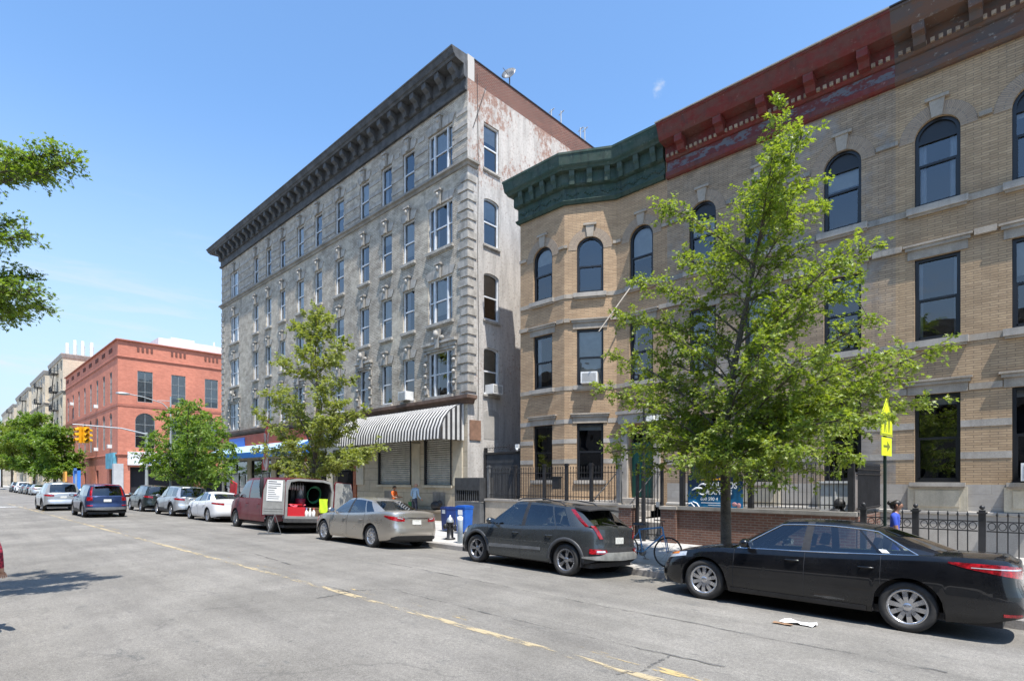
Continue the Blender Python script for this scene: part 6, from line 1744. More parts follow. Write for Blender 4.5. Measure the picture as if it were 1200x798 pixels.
def build_yards():
    T = MT; Y = 15.2
    bm = T['black_metal']
    m_brick = brick('yard_wall_brick', (.21, .105, .075), (.165, .085, .065), (.24, .20, .17), .21, .07, .01, .4, (.10, .08, .07))
    # A: iron railing on a stone wall before the bay-fronted house
    w = MB(); w.box((-15.85, Y - .14, -.2), (-9.72, Y + .16, 1.05)); o = w.build('retaining_wall', mat('buff_stone_wall', (.43, .37, .29), .85, 0, .2, 1.3, .15, .2, 40, streak=.3)); tag(o, 'low buff stone wall under the railings behind the dark grey crossover', 'wall')
    c = MB(); c.box((-15.88, Y - .18, 1.052), (-9.70, Y + .2, 1.13)); c.build('coping', T['stone'], o)
    root = thing('iron_fence', 'black iron railing on the buff stone wall before the bay-fronted house', 'fence', (-12.8, Y, 1.13)); off = V(root.location)
    ps = [-15.8] + [at(px, 0, Y).x for px in (604, 638, 664, 693)] + [-9.78]
    for x in ps: mb = MB(); post(mb, x, Y, 1.13, 2.36, .13 if x > -10 else .1); mb.build('post', T['grey_metal'] if x in (ps[0], ps[-1]) else bm, root, off)
    for a, b in zip(ps, ps[1:]): mb = MB(); railing(mb, (a + .06, Y), (b - .06, Y), 1.16, 2.24); mb.build('railing', bm, root, off)
    mb = MB(); mb.box((-12.4, Y - .2, 1.55), (-12.1, Y - .05, 1.95)); mb.box((-12.42, Y - .22, 1.95), (-12.08, Y - .03, 1.99)); o = mb.build('letter_box', bm); tag(o, 'small black letter box fixed to the iron railing', 'letter box')
    # brick piers and gate
    for x0, x1, lab in ((-9.66, -9.2, 'brick gate pier left of the iron gate'), (-8.2, -7.72, 'brick gate pier right of the iron gate')):
        p = MB(); brick_box(p, (x0, Y - .22, -.2), (x1, Y + .22, 1.0)); o = p.build('gate_pier', m_brick); tag(o, lab, 'pier', 'brick gate piers')
        c = MB(); c.box((x0 - .04, Y - .26, 1.002), (x1 + .04, Y + .26, 1.09)); c.build('coping', T['stone'], o)
    root = thing('iron_gate', 'black iron gate between the two brick piers', 'gate', (-8.7, Y, 0)); off = V(root.location)
    for x in (-9.12, -8.28): mb = MB(); post(mb, x, Y, 0, 2.3, .08); mb.build('post', bm, root, off)
    mb = MB(); railing(mb, (-9.08, Y), (-8.32, Y), .12, 2.2, .105, .012, True, (.04, .5, .93)); mb.build('gate_leaf', bm, root, off)
    mb = MB(); mb.box((-8.45, Y - .06, 1.05), (-8.34, Y + .06, 1.2)); mb.build('lock', T['galv'], root, off)
    # tall pole with flood lights at the gate
    root = thing('light_pole', 'tall thin black pole at the iron gate carrying white floodlights', 'pole', (-8.72, 14.9, 0)); off = V(root.location)
    mb = MB(); mb.tube([(-8.72, 14.9, 0), (-8.72, 14.9, 2.6), (-8.72, 14.9, 4.1)], [.06, .045, .035], 8); mb.tube([(-8.72, 14.9, 3.78), (-7.5, 14.9, 3.78)], .018, 6); mb.build('pole_shaft', bm, root, off)
    for k, x in enumerate((-8.45, -8.12, -7.55)):
        mb = MB(); mb.box((x - .13, 14.78, 3.62), (x + .13, 14.98, 3.78), 0, None, .85) if k < 2 else mb.ball((x, 14.88, 3.68), .1, 12); mb.build('floodlight', T['white_plastic'], root, off)
    # B: railing on a brick wall
    w = MB(); 
    F = Face((-7.71, Y - .12), (-3.2, Y - .12)); add_wall(w, F, -.2, 1.0, [])
    w.face([F.p(0, 1.0), F.p(F.L, 1.0), F.p(F.L, 1.0, -.26), F.p(0, 1.0, -.26)]); G = Face((-3.2, Y - .12), (-3.2, 18)); add_wall(w, G, -.2, 1.0, [])
    o = w.build('yard_wall', m_brick); tag(o, 'low red brick wall behind the black sedan, under the banner', 'wall')
    c = MB(); c.box((-7.70, Y - .2, 1.003), (-3.15, Y + .2, 1.1)); c.build('coping', T['stone_dk'], o)
    root = thing('iron_fence', 'black iron railing with the blue banner on it, above the brick wall', 'fence', (-5.5, Y, 1.1)); off = V(root.location)
    ps = [-7.62, at(880, 0, Y).x, -3.3]
    for x in ps: mb = MB(); post(mb, x, Y, 1.1, 2.33, .13); mb.build('post', bm, root, off)
    for a, b in zip(ps, ps[1:]): mb = MB(); railing(mb, (a + .07, Y), (b - .07, Y), 1.12, 2.2, .1, .012); mb.build('railing', bm, root, off)
    # side screen
    root = thing('screen_fence', 'taupe privacy screen with spear tops beside the yellow sign', 'fence', (-3.25, 16.6, 1.1)); off = V(root.location)
    mb = MB(); mb.box((-3.27, 15.3, 1.1), (-3.235, 17.95, 2.05)); mb.build('panel', mat('taupe_screen', (.25, .22, .20), .7, 0, .1, 2), root, off)
    mb = MB(); railing(mb, (-3.2, 15.3), (-3.2, 17.95), 1.12, 2.2, .1, .012, True, (.05, .82, .93)); mb.build('railing', bm, root, off)
    # banner
    root = thing('banner', 'blue vinyl banner with white lettering tied to the railing', 'banner', (-6.6, Y - .06, 1.12)); off = V(root.location)
    x0, x1, z0, z1 = -7.4, -5.83, 1.08, 2.0
    m, nt, b = newmat('banner_print'); vec = coord(nt); sep = nt.nodes.new('ShaderNodeSeparateXYZ'); nt.links.new(vec, sep.inputs[0])
    f = mrange(nt, math_(nt, 'ADD', sep.outputs[2], math_(nt, 'MULTIPLY', noise(nt, vec, 2.5, 5, .6, .6), .7)), .3, 1.05)
    nt.links.new(mixc(nt, f, (.015, .20, .42), (.006, .018, .05)), b.inputs['Base Color']); b.inputs['Roughness'].default_value = .45
    mb = MB(); rows = []
    for i in range(17):
        x = x0 + (x1 - x0) * i / 16; rows.append([V((x, Y - .075 - .012 * math.sin(i * .9), z0 + (z1 - z0) * j / 6)) for j in range(7)])
    mb.grid(rows, flip=True); cl = mb.build('cloth', m, root, off)
    wh = flat('banner_white', (.72, .74, .76), .5)
    def text(s, size, x, z, mm, sx=1.0):
        cu = bpy.data.curves.new('lettering', 'FONT'); cu.body = s; cu.size = size; cu.extrude = .003; cu.offset = size * .022; cu.materials.append(mm)
        to = bpy.data.objects.new('tmp', cu); C.objects.link(to)
        dg = bpy.context.evaluated_depsgraph_get(); me = bpy.data.meshes.new_from_object(to.evaluated_get(dg)); bpy.data.objects.remove(to)
        me.transform(Matrix.Translation(V((x, Y - .105, z)) - off) @ Matrix.Rotation(rad(90), 4, 'X') @ Matrix.Diagonal((sx, 1, 1, 1)))
        return link('lettering', me, cl)
    text('BOLINOS', .25, -6.80, 1.63, wh, .78); text('EXPRESS', .185, -6.80, 1.46, wh, .98); text('600 590 4', .125, -7.02, 1.29, wh, 1.0)
    mb = MB(); mb.box((-7.0, Y - .104, 1.21), (-6.15, Y - .1, 1.235)); mb.box((-6.8, Y - .104, 1.15), (-6.3, Y - .1, 1.17)); mb.build('underline', wh, cl, off)
    mb = MB()
    for k in range(6): mb.box((-7.04 + k * .11, Y - .104, 1.86), (-6.96 + k * .11, Y - .1, 1.90 + .02 * (k % 2)))
    mb.build('tagline', flat('banner_yellow', (.75, .42, .03), .5), cl, off)
    mb = MB(); P = [(-6.95 + .155 * math.cos(a), Y - .104, 1.60 + .15 * math.sin(a)) for a in [rad(150 - 11 * k) for k in range(28)]]
    mb.tube(P, [.012 + .022 * math.sin(math.pi * k / 27) for k in range(28)], 6); mb.tube([(-7.28, Y - .104, 1.57), (-7.15, Y - .104, 1.63), (-7.0, Y - .104, 1.63), (-6.9, Y - .104, 1.57)], [.008, .03, .03, .006], 6); mb.build('emblem', wh, cl, off)
    mb = MB(); mb.tube([(-7.38, Y - .1, 1.18), (-7.3, Y - .1, 1.2), (-7.2, Y - .1, 1.1)], .022, 6); mb.tube([(-7.25, Y - .1, 1.24), (-7.13, Y - .1, 1.2), (-7.06, Y - .1, 1.1)], .018, 6); mb.build('flourish', wh, cl, off)
    mb = MB(); mb.ball((-6.06, Y - .098, 1.2), (.07, .01, .06), 10); mb.ball((-5.94, Y - .098, 1.17), (.06, .01, .07), 10); mb.build('parcel_picture', flat('banner_pink', (.5, .25, .26), .5), cl, off)
    # C: low railing with rings
    root = thing('iron_fence', 'low black iron railing with a row of rings before the clean tan house', 'fence', (0, Y, 0)); off = V(root.location)
    ps = [-3.05, at(1073, 0, Y).x, at(1151, 0, Y).x, .9, 2.2, 3.6]
    for x in ps: mb = MB(); post(mb, x, Y, -.1, 1.16, .12, True); mb.build('post', bm, root, off)
    for a, b in zip(ps, ps[1:]):
        mb = MB(); railing(mb, (a + .07, Y), (b - .07, Y), .08, 1.10, .16, .012, True, (.05, .7, .9)); n = int((b - a - .14) / .16)
        for k in range(n):
            u = a + .07 + (b - a - .14) * (k + .5) / n; mb.tube([(u + .06 * math.cos(2 * math.pi * q / 12), Y, .90 + .075 * math.sin(2 * math.pi * q / 12)) for q in range(13)], .009, 5, cap=False)
        mb.build('railing', bm, root, off)
    # white cabinet and odds behind the railing
    mb = MB(); mb.box((-4.25, 16.2, .55), (-3.5, 16.8, 1.78)); mb.box((-4.3, 16.15, 1.78), (-3.45, 16.85, 1.83)); mb.box((-3.89, 16.18, .6), (-3.86, 16.199, 1.75)); o = mb.build('storage_cabinet', T['white_plastic']); tag(o, 'white storage cabinet behind the railing beside the taupe screen', 'cabinet')
    mb = MB(); mb.ball((-3.75, 15.85, .85), (.3, .25, .32), 14); mb.ball((-3.7, 15.85, 1.25), (.14, .12, .16), 10); o = mb.build('rubbish_sack', T['black_plastic']); tag(o, 'black rubbish sack in front of the white cabinet', 'sack')
    # alley: corrugated gate, lamp, cage over the cellar stairs
    root = thing('alley_gate', 'dark corrugated gate closing the alley beside the tall building', 'gate', (-17, 17.2, 0)); off = V(root.location)
    dk = mat('dark_grey_sheet', (.055, .057, .06), .6, .2, .25, 3, streak=.4)
    mb = MB(); rows = [[V((-18.12 + 2.32 * k / 90, 17.2 + .02 * math.sin(k * math.pi / 1.5), z)) for z in (0, 3.0)] for k in range(91)]; mb.grid(rows, smooth=False); mb.build('sheet', dk, root, off)
    mb = MB(); mb.box((-18.12, 17.15, 3.0), (-15.8, 17.25, 3.08)); mb.box((-18.12, 17.13, 0), (-18.02, 17.27, 3.3)); mb.box((-15.9, 17.13, 0), (-15.8, 17.27, 3.3)); mb.tube([(-18.1, 17.2, 3.28), (-15.8, 17.2, 3.3)], .012, 5); mb.tube([(-18.1, 17.1, 3.18), (-15.8, 17.1, 3.2)], .008, 5)
    n = 60; mb.tube([(-18.05 + 2.2 * k / n, 17.2 + .09 * math.cos(k * 1.3), 3.3 + .09 * math.sin(k * 1.3)) for k in range(n)], .006, 4); mb.build('gate_frame', bm, root, off)
    mb = MB(); mb.box((-16.05, 16.98, 3.18), (-15.85, 17.12, 3.36)); mb.ball((-15.95, 17.0, 3.14), .07, 8); o = mb.build('security_lamp', T['white_plastic']); tag(o, 'small white security lamp above the alley gate post', 'lamp')
    mb = MB(); mb.box((-18.12, 18.5, 0), (-15.8, 22, 2.5)); mb.box((-18.1, 18.4, 2.5), (-15.8, 22, 2.56)); o = mb.build('alley_shed', dk); tag(o, 'dark grey shed filling the alley behind the corrugated gate', 'shed')
    root = thing('cellar_cage', 'black steel cage over the cellar stairs beside the blue bins', 'cage', (-16.6, 15.2, 0)); off = V(root.location)
    mb = MB(); mb.box((-17.45, 14.85, 1.45), (-15.95, 15.6, 1.95)); mb.box((-17.45, 14.85, 1.0), (-17.39, 15.6, 1.45)); mb.box((-16.01, 14.85, 1.0), (-15.95, 15.6, 1.45)); mb.box((-17.4, 15.3, 1.0), (-16, 15.6, 1.45)); mb.build('hood', dk, root, off)
    mb = MB()
    for k in range(12): mb.tube([(-17.35 + k * .12, 14.88, .98), (-17.35 + k * .12, 14.88, 1.46)], .012, 5)
    mb.box((-17.45, 14.85, .96), (-15.95, 14.91, 1.0)); mb.build('bars', T['grey_metal'], root, off)
    mb = MB(); mb.box((-17.45, 14.85, -.1), (-15.95, 15.6, .95)); mb.build('base', mat('grey_cage_base', (.12, .125, .13), .6, .2, .2, 3), root, off)
    # low stone bench along the cream shopfront
    mb = MB(); mb.box((-22.3, 15.6, -.1), (-18.2, 16.1, .42)); mb.box((-22.35, 15.55, .42), (-18.15, 16.12, .5)); o = mb.build('stone_ledge', mat('brown_stone_ledge', (.28, .23, .17), .85, 0, .2, 2, .1)); tag(o, 'long low brown stone ledge under the roller shutters', 'ledge')
build_yards()

# ------------------------------------------------------------------ street furniture and small things
def build_street():
    T = MT; bm = T['black_metal']
    g = lambda x, y: wz(x, y)
    # school sign
    T['sign_ink'] = flat('faded_sign_ink', (.16, .17, .02), .5)
    x, y = -1.95, 11.3
    root = thing('school_sign', 'yellow pentagon school crossing sign on a dark green pole, seen nearly edge on', 'road sign', (x, y, g(x, y)), rad(86)); 
    mb = MB(); mb.box((-.025, -.02, 0), (.025, .02, 3.2)); mb.build('pole', flat('dark_green_pole', (.012, .03, .022), .5, .3), root)
    yl = flat('fluorescent_yellow', (.72, .80, .02), .4)
    pe = [(-.35, 2.72), (.35, 2.72), (.35, 3.03), (0, 3.36), (-.35, 3.03)]
    mb = MB(); mb.prism(pe, -.028, -.021, I4); o = mb.build('sign_plate', yl, root)
    pi = offset_poly(pe, .03); po = offset_poly(pe, .012)
    b = MB(); ring(b, po, pi, -.0295, -.0285); 
    for cx, s in ((-.11, 1.), (.13, .85)):
        b.prism([(cx - .05 * s, 2.92), (cx + .05 * s, 2.92), (cx + .06 * s, 3.04), (cx - .06 * s, 3.04)], -.0295, -.0285, I4); b.prism([(cx - .06 * s, 2.78), (cx - .03 * s, 2.78), (cx + .01, 2.918), (cx - .045 * s, 2.918)], -.0295, -.0285, I4); b.prism([(cx + .05 * s, 2.78), (cx + .08 * s, 2.78), (cx + .048 * s, 2.918), (cx, 2.918)], -.0295, -.0285, I4)
        b.prism([(cx + .035 * s * math.cos(k * math.pi / 4), 3.085 + .035 * s * math.sin(k * math.pi / 4)) for k in range(8)], -.0295, -.0285, I4)
    b.build('pictogram', T['sign_ink'], o)
    mb = MB(); mb.box((-.3, -.028, 2.38), (.3, -.021, 2.69)); o = mb.build('supplementary_plate', yl, root)
    b = MB(); b.prism([(-.2, 2.52), (.02, 2.52), (.02, 2.45), (.2, 2.54), (.02, 2.63), (.02, 2.56), (-.2, 2.56)], -.0295, -.0285, I4); b.build('arrow', T['sign_ink'], o)
    # hydrant, bollard, bins
    x, y = -13.8, 11.55; root = thing('fire_hydrant', 'black fire hydrant with a silver cap on the pavement by the blue bins', 'fire hydrant', (x, y, g(x, y)))
    mb = MB(); mb.lathe([(0, 0), (.17, 0), (.17, .05), (.11, .07), (.105, .5), (.13, .52), (.13, .56)], 16); mb.lathe([(.05, 0), (.06, .2), (.075, .2), (.075, .24), (0, .24)], 10, 0, Matrix.Translation((0, 0, .42)) @ Matrix.Rotation(rad(90), 4, 'X')); mb.lathe([(.05, 0), (.06, .2), (.075, .2), (.075, .24), (0, .24)], 10, 0, Matrix.Translation((0, 0, .42)) @ Matrix.Rotation(rad(-90), 4, 'Y')); mb.lathe([(.05, 0), (.06, .2), (.075, .2), (.075, .24), (0, .24)], 10, 0, Matrix.Translation((0, 0, .42)) @ Matrix.Rotation(rad(90), 4, 'Y')); mb.build('barrel', bm, root)
    mb = MB(); mb.lathe([(.12, .56), (.115, .62), (.07, .70), (.03, .73), (.03, .78), (0, .78)], 16); mb.build('cap', T['galv'], root)
    x, y = -12.85, 11.15; mb = MB(); mb.lathe([(0, 0), (.085, 0), (.085, .78), (.07, .82), (0, .84)], 18); o = tag(mb.build('bollard', mat('pale_blue_bollard', (.40, .47, .53), .5, .2, .15, 5, streak=.3)), 'pale blue grey steel bollard at the kerb in front of the dark grey crossover', 'bollard'); o.location = (x, y, g(x, y))
    mb = MB(); mb.lathe([(.088, .70), (.088, .80), (.086, .80)], 18); mb.build('band', T['sheet_white'], o)
    for x, y, col, lab, s in ((-14.75, 13.0, (.012, .10, .42), 'bright blue wheelie bin nearest the black cage', .93), (-15.75, 13.1, (.008, .03, .15), 'dark blue wheelie bin behind the fire hydrant', .85)):
        root = thing('wheelie_bin', lab, 'bin', (x, y, g(x, y)), rad(R_bin(x)), 'blue bins on the pavement'); m = mat('bin_plastic', col, .5, 0, .15, 4)
        mb = MB(); mb.box((-.19 * s, -.21 * s, .06), (.19 * s, .21 * s, .98 * s), 0, None, 1.18); mb.box((-.235 * s, -.26 * s, .94 * s), (.235 * s, .26 * s, .985 * s)); mb.build('bin_body', m, root)
        mb = MB(); mb.box((-.24 * s, -.27 * s, .986 * s), (.24 * s, .27 * s, 1.03 * s)); mb.box((-.2 * s, -.23 * s, 1.03 * s), (.2 * s, .23 * s, 1.06 * s)); mb.tube([(-.17, .29 * s, .98 * s), (.17, .29 * s, .98 * s)], .02, 6); mb.build('lid', m, root)
        mb = MB(); mb.box((-.10, -.252 * s, .66), (.10, -.236 * s, .84), 0); mb.build('sticker', T['sheet_white'], root)
        for sx in (-1, 1): mb = MB(); mb.lathe([(0, -.03), (.1, -.03), (.1, .03), (0, .03)], 12, 0, Matrix.Translation((sx * .2, .2, .1)) @ Matrix.Rotation(rad(90), 4, 'Y')); mb.build('wheel', T['rubber'], root)
    # bicycle between the crossover and the black sedan
    bx, by = -6.55, 11.25; root = thing('bicycle', 'blue bicycle leaning at the kerb between the crossover and the black sedan', 'bicycle', (bx, by, g(bx, by)), rad(8)); root.rotation_euler = (rad(-8), 0, rad(6))
    fm = flat('blue_frame_paint', (.10, .28, .50), .3)
    for wx in (-.52, .52):
        mb = MB(); mb.tube([(wx + .32 * math.cos(2 * math.pi * k / 28), 0, .33 + .32 * math.sin(2 * math.pi * k / 28)) for k in range(29)], .019, 7, cap=False); wo = mb.build('wheel', T['rubber'], root)
        mb = MB()
        for k in range(14): a = 2 * math.pi * k / 14; mb.tube([(wx, .02 * (-1) ** k, .33), (wx + .31 * math.cos(a), 0, .33 + .31 * math.sin(a))], .0025, 4, cap=False)
        mb.tube([(wx, -.05, .33), (wx, .05, .33)], .02, 8); mb.build('spokes', T['chrome'], wo)
    mb = MB(); bb, st, hd, hb = (-.08, 0, .29), (-.2, 0, .80), (.36, 0, .88), (.40, 0, .72)
    for a, b in ((bb, st), (st, hd), (bb, hb), (hd, hb)): mb.tube([a, b], .019, 8)
    for s in (-.05, .05):
        mb.tube([bb, (-.52, s, .33)], .011, 6); mb.tube([(-.2, 0, .75), (-.52, s, .33)], .010, 6); mb.tube([hb, (.45, s, .62), (.52, s, .33)], .012, 6)
    mb.build('frame', fm, root)
    mb = MB(); mb.box((-.34, -.07, .90), (-.06, .07, .95), 0, None, .8); mb.tube([st, (-.22, 0, .92)], .013, 6); mb.build('saddle', bm, root)
    mb = MB(); mb.tube([hd, (.34, 0, 1.0)], .014, 6); mb.tube([(.28, -.3, 1.02), (.36, -.12, 1.02), (.36, .12, 1.02), (.28, .3, 1.02)], .012, 6); mb.build('handlebar', bm, root)
    mb = MB(); mb.lathe([(.02, -.01), (.09, -.01), (.09, .01), (.02, .01)], 16, 0, Matrix.Translation(bb) @ Matrix.Rotation(rad(90), 4, 'X')); mb.tube([(-.08, -.03, .29), (.02, -.04, .15)], .01, 5); mb.box((.0, -.12, .13), (.1, -.04, .155)); mb.tube([(-.08, .03, .29), (-.18, .04, .43)], .01, 5); mb.box((-.23, .04, .42), (-.13, .12, .445)); mb.build('crankset', T['grey_metal'], root)
    # traffic signal on a mast arm
    X = -49.7; root = thing('traffic_signal', 'yellow traffic signal heads on a long grey mast arm at the junction', 'traffic signal', (X, 11.4, g(X, 11.4))); off = V(root.location)
    gm = mat('pale_grey_pole', (.45, .48, .50), .45, .4, .1, 3)
    mb = MB(); mb.tube([(X, 11.4, 0), (X, 11.4, 2.5), (X, 11.4, 5.5)], [.13, .10, .08], 10); mb.build('pole', gm, root, off)
    mb = MB(); mb.tube([(X, 11.4, 5.35), (X, 9.8, 5.7), (X, 7.2, 5.8), (X, 6.9, 5.8)], [.06, .05, .04, .035], 8); mb.build('mast_arm', gm, root, off)
    ym = flat('signal_yellow', (.75, .36, .01), .45)
    for rz_ in (0, 90, 180, 270):
        Mh = Matrix.Translation((X, 7.5, 4.55)) @ Matrix.Rotation(rad(rz_ + 20), 4, 'Z') @ Matrix.Translation((0, -.2, 0))
        mb = MB(); mb.box((-.14, -.13, -.05), (.14, .03, 1.10), 0, Mh)
        for k in range(3):
            z = .16 + k * .36; rows = []
            for q in range(9):
                a = rad(-25 + q * 28.75); rows.append([Mh @ V((.13 * math.cos(a), -.14, z + .13 * math.sin(a))), Mh @ V((.13 * math.cos(a), -.36, z - .03 + .13 * math.sin(a)))])
            mb.grid(rows)
        h = mb.build('signal_head', ym, root, off)
        for k, cc in enumerate(((.02, .12, .06), (.25, .14, .01), (.2, .01, .01))):
            mb = MB(); mb.lathe([(0, 0), (.115, 0)], 14, 0, Mh @ Matrix.Translation((0, -.146, .16 + k * .36)) @ Matrix.Rotation(rad(90), 4, 'X')); mb.build('lens', flat('unlit_lens', cc, .2), h, off)
    mb = MB(); mb.tube([(X, 7.5, 5.78), (X, 7.5, 4.4)], .035, 6); mb.build('hanger', gm, root, off)
    # street lamp
    X = -43.5; root = thing('street_lamp', 'grey cobra head street lamp rising behind the rounded street tree', 'street lamp', (X, 11.4, g(X, 11.4))); off = V(root.location)
    mb = MB(); mb.tube([(X, 11.4, 0), (X, 11.4, 3), (X, 11.4, 7.6)], [.09, .07, .05], 10); mb.build('pole', gm, root, off)
    mb = MB(); mb.tube([(X, 11.4, 6.6), (X, 10.9, 7.1), (X, 9.8, 7.4), (X, 9.0, 7.5)], .035, 6); mb.tube([(X, 11.4, 7.3), (X, 10.6, 7.25)], .02, 6); mb.build('arm', gm, root, off)
    mb = MB(); mb.ball((X, 8.65, 7.5), (.16, .42, .1), 12); mb.build('lamp_head', gm, root, off)
    # feather flag, red board
    p = at(314, 555, 11.6); root = thing('feather_flag', 'tall narrow red and white feather flag on the pavement behind the van', 'flag', (p.x, 11.6, g(p.x, 11.6))); off = V(root.location)
    bw = p.x; mb = MB(); mb.tube([(bw, 11.6, 0), (bw - .02, 11.6, 3.4), (bw + .12, 11.6, 4.9), (bw + .3, 11.6, 5.9)], [.02, .018, .012, .006], 6); mb.build('pole', T['galv'], root, off)
    mb = MB(); rows = []
    for k in range(15):
        t = k / 14; z = 2.35 + 2.75 * t; xl = bw + (.0 if z < 3.4 else (z - 3.4) * .085); w_ = .62 * (1 - t ** 2.5) + .02
        rows.append([V((xl - w_ * j / 4, 11.6 + .05 * math.sin(k * .8 + j), z)) for j in range(5)])
    mb.grid(rows); m, nt, b = newmat('flag_print'); vec = coord(nt); f = mrange(nt, noise(nt, coord(nt, 'Object', (3, 3, 1)), 1.6, 3), .48, .56); nt.links.new(mixc(nt, f, (.42, .05, .05), (.42, .38, .38)), b.inputs['Base Color']); mb.build('banner_cloth', m, root, off)
    p = at(271, 572, 11.5); mb = MB(); mb.box((-.45, -.03, .9), (.45, .03, 1.85), 0, Matrix.Rotation(rad(12), 4, 'Y')); mb.tube([(-.3, 0, 0), (-.3, 0, 1)], .02, 6); mb.tube([(.3, 0, 0), (.3, 0, 1)], .02, 6)
    o = tag(mb.build('notice_board', flat('bright_red_board', (.58, .03, .04), .5)), 'bright red board on legs on the pavement between the white sedan and the van', 'notice board'); o.location = (p.x, 11.5, g(p.x, 11.5))
    # kiosk and orange board across the junction
    root = thing('news_kiosk', 'blue framed kiosk on the pavement beyond the junction', 'kiosk', (-86, 12.6, 0)); off = V(root.location); bl = flat('kiosk_blue', (.04, .18, .55), .5)
    mb = MB()
    for x in (-87.6, -84.9): mb.box((x, 12.2, -.1), (x + .5, 12.5, 3.3))
    mb.box((-87.6, 12.2, 3.0), (-84.4, 12.5, 3.3)); mb.build('frame', bl, root, off)
    mb = MB(); mb.box((-87.1, 12.3, .9), (-84.9, 12.4, 2.6)); mb.build('panel', flat('kiosk_panel', (.35, .42, .52), .4), root, off)
    mb = MB(); mb.box((-1.2, -.1, 1.6), (1.2, .1, 3.0)); mb.tube([(-.9, 0, 0), (-.9, 0, 1.7)], .05, 6); mb.tube([(.9, 0, 0), (.9, 0, 1.7)], .05, 6); o = tag(mb.build('work_sign', flat('work_sign_orange', (.72, .36, .08), .5)), 'orange roadworks board far down the pavement left of the blue kiosk', 'roadworks board'); o.location = (-97, 12.6, 0)
    # flag pole at the bay window
    mb = MB(); a, b = V((-10.95, 17.98, 9.15)), V((-11.75, 16.9, 7.3)); mb.tube([V((0, 0, 0)), b - a], [.028, .022], 8); mb.ball((0, 0, 0), .05, 8); o = tag(mb.build('flag_pole', mat('bare_wood', (.40, .35, .29), .7, 0, .15, 5)), 'bare white pole hanging at a slant from the bay house window', 'pole'); o.location = a
    # litter
    p = gp(935, 731); mb = MB(); rr = random.Random(4)
    rows = [[V((.07 * i - .2 + rr.uniform(-.02, .02), .06 * j - .09 + rr.uniform(-.02, .02), .012 + rr.uniform(0, .035))) for j in range(4)] for i in range(7)]; mb.grid(rows, smooth=False); o = tag(mb.build('litter', T['sheet_white']), 'crumpled white paper lying on the road beside the black sedan', 'litter'); o.location = p
    p = gp(905, 730); mb = MB(); mb.grid([[V((.08 * i, .05 * j, .006 + rr.uniform(0, .015))) for j in range(3)] for i in range(4)], smooth=False); o = tag(mb.build('litter', flat('brown_card', (.28, .17, .10), .9)), 'flat scrap of brown card next to the white paper on the road', 'litter'); o.location = p
    # window air conditioners
    def ac(F, u, z, lab, w=.62, d=.42, h=.42):
        root = thing('air_conditioner', lab, 'air conditioner', F.p(u, z), F.rot, 'window air conditioners')
        mb = MB(); mb.box((-w / 2, -d, 0), (w / 2, .1, h)); mb.build('casing', T['white_plastic'], root)
        mb = MB(); mb.box((-w / 2 + .05, -d - .006, .05), (w / 2 - .05, -d - .001, h - .05)); gr = mb.build('grille', T['grey_metal'], root)
        mb = MB()
        for k in range(8): z_ = .07 + k * (h - .14) / 7; mb.box((-w / 2 + .05, -d - .012, z_ - .008), (w / 2 - .05, -d - .0065, z_ + .008))
        mb.build('slats', T['white_plastic'], gr)
    Bf = Face((-13.44, 17), (-11.7, 18)); ac(Bf, 1.0, 5.53, 'white air conditioner in the middle bay window of the tan house')
    Ft = Face((-47.92, 16.2), (-18.17, 16.2)); St = Face((-18.17, 16.2), (-18.17, 29)); Fr = Face((-2.86, 18), (3.9, 18))
    ac(Ft, -22.51 + 47.92, 5.74, 'white air conditioner above the striped awning on the tall building'); ac(St, 1.45, 5.74, 'air conditioner in the lowest window of the flaking white side wall')
    ac(Fr, -.05 + 2.86, 1.84, 'air conditioner in the ground floor window at the right edge of the picture')
    Rf = Face((-123.5, 16.2), (-84.2, 16.2)); ux = [at(p_, 0, 16.2).x + 123.5 for p_ in (79.5, 85.6, 92.3, 99.2, 106.2, 113.8, 121.6, 129.8)]
    for u, z, lab in ((ux[7], 6.0, 'air conditioner low in the arched window nearest the red building corner'), (ux[5], 5.95, 'air conditioner low in the third arched window from the red building corner'), (ux[1], 14.2, 'air conditioner high in the second upper window from the far end of the red building'), (ux[5], 12.0, 'air conditioner in the third upper window from the red building corner')): ac(Rf, u, z, lab, .62, .4, .45)
def R_bin(x): return 8 if x > -15 else -6
build_street()

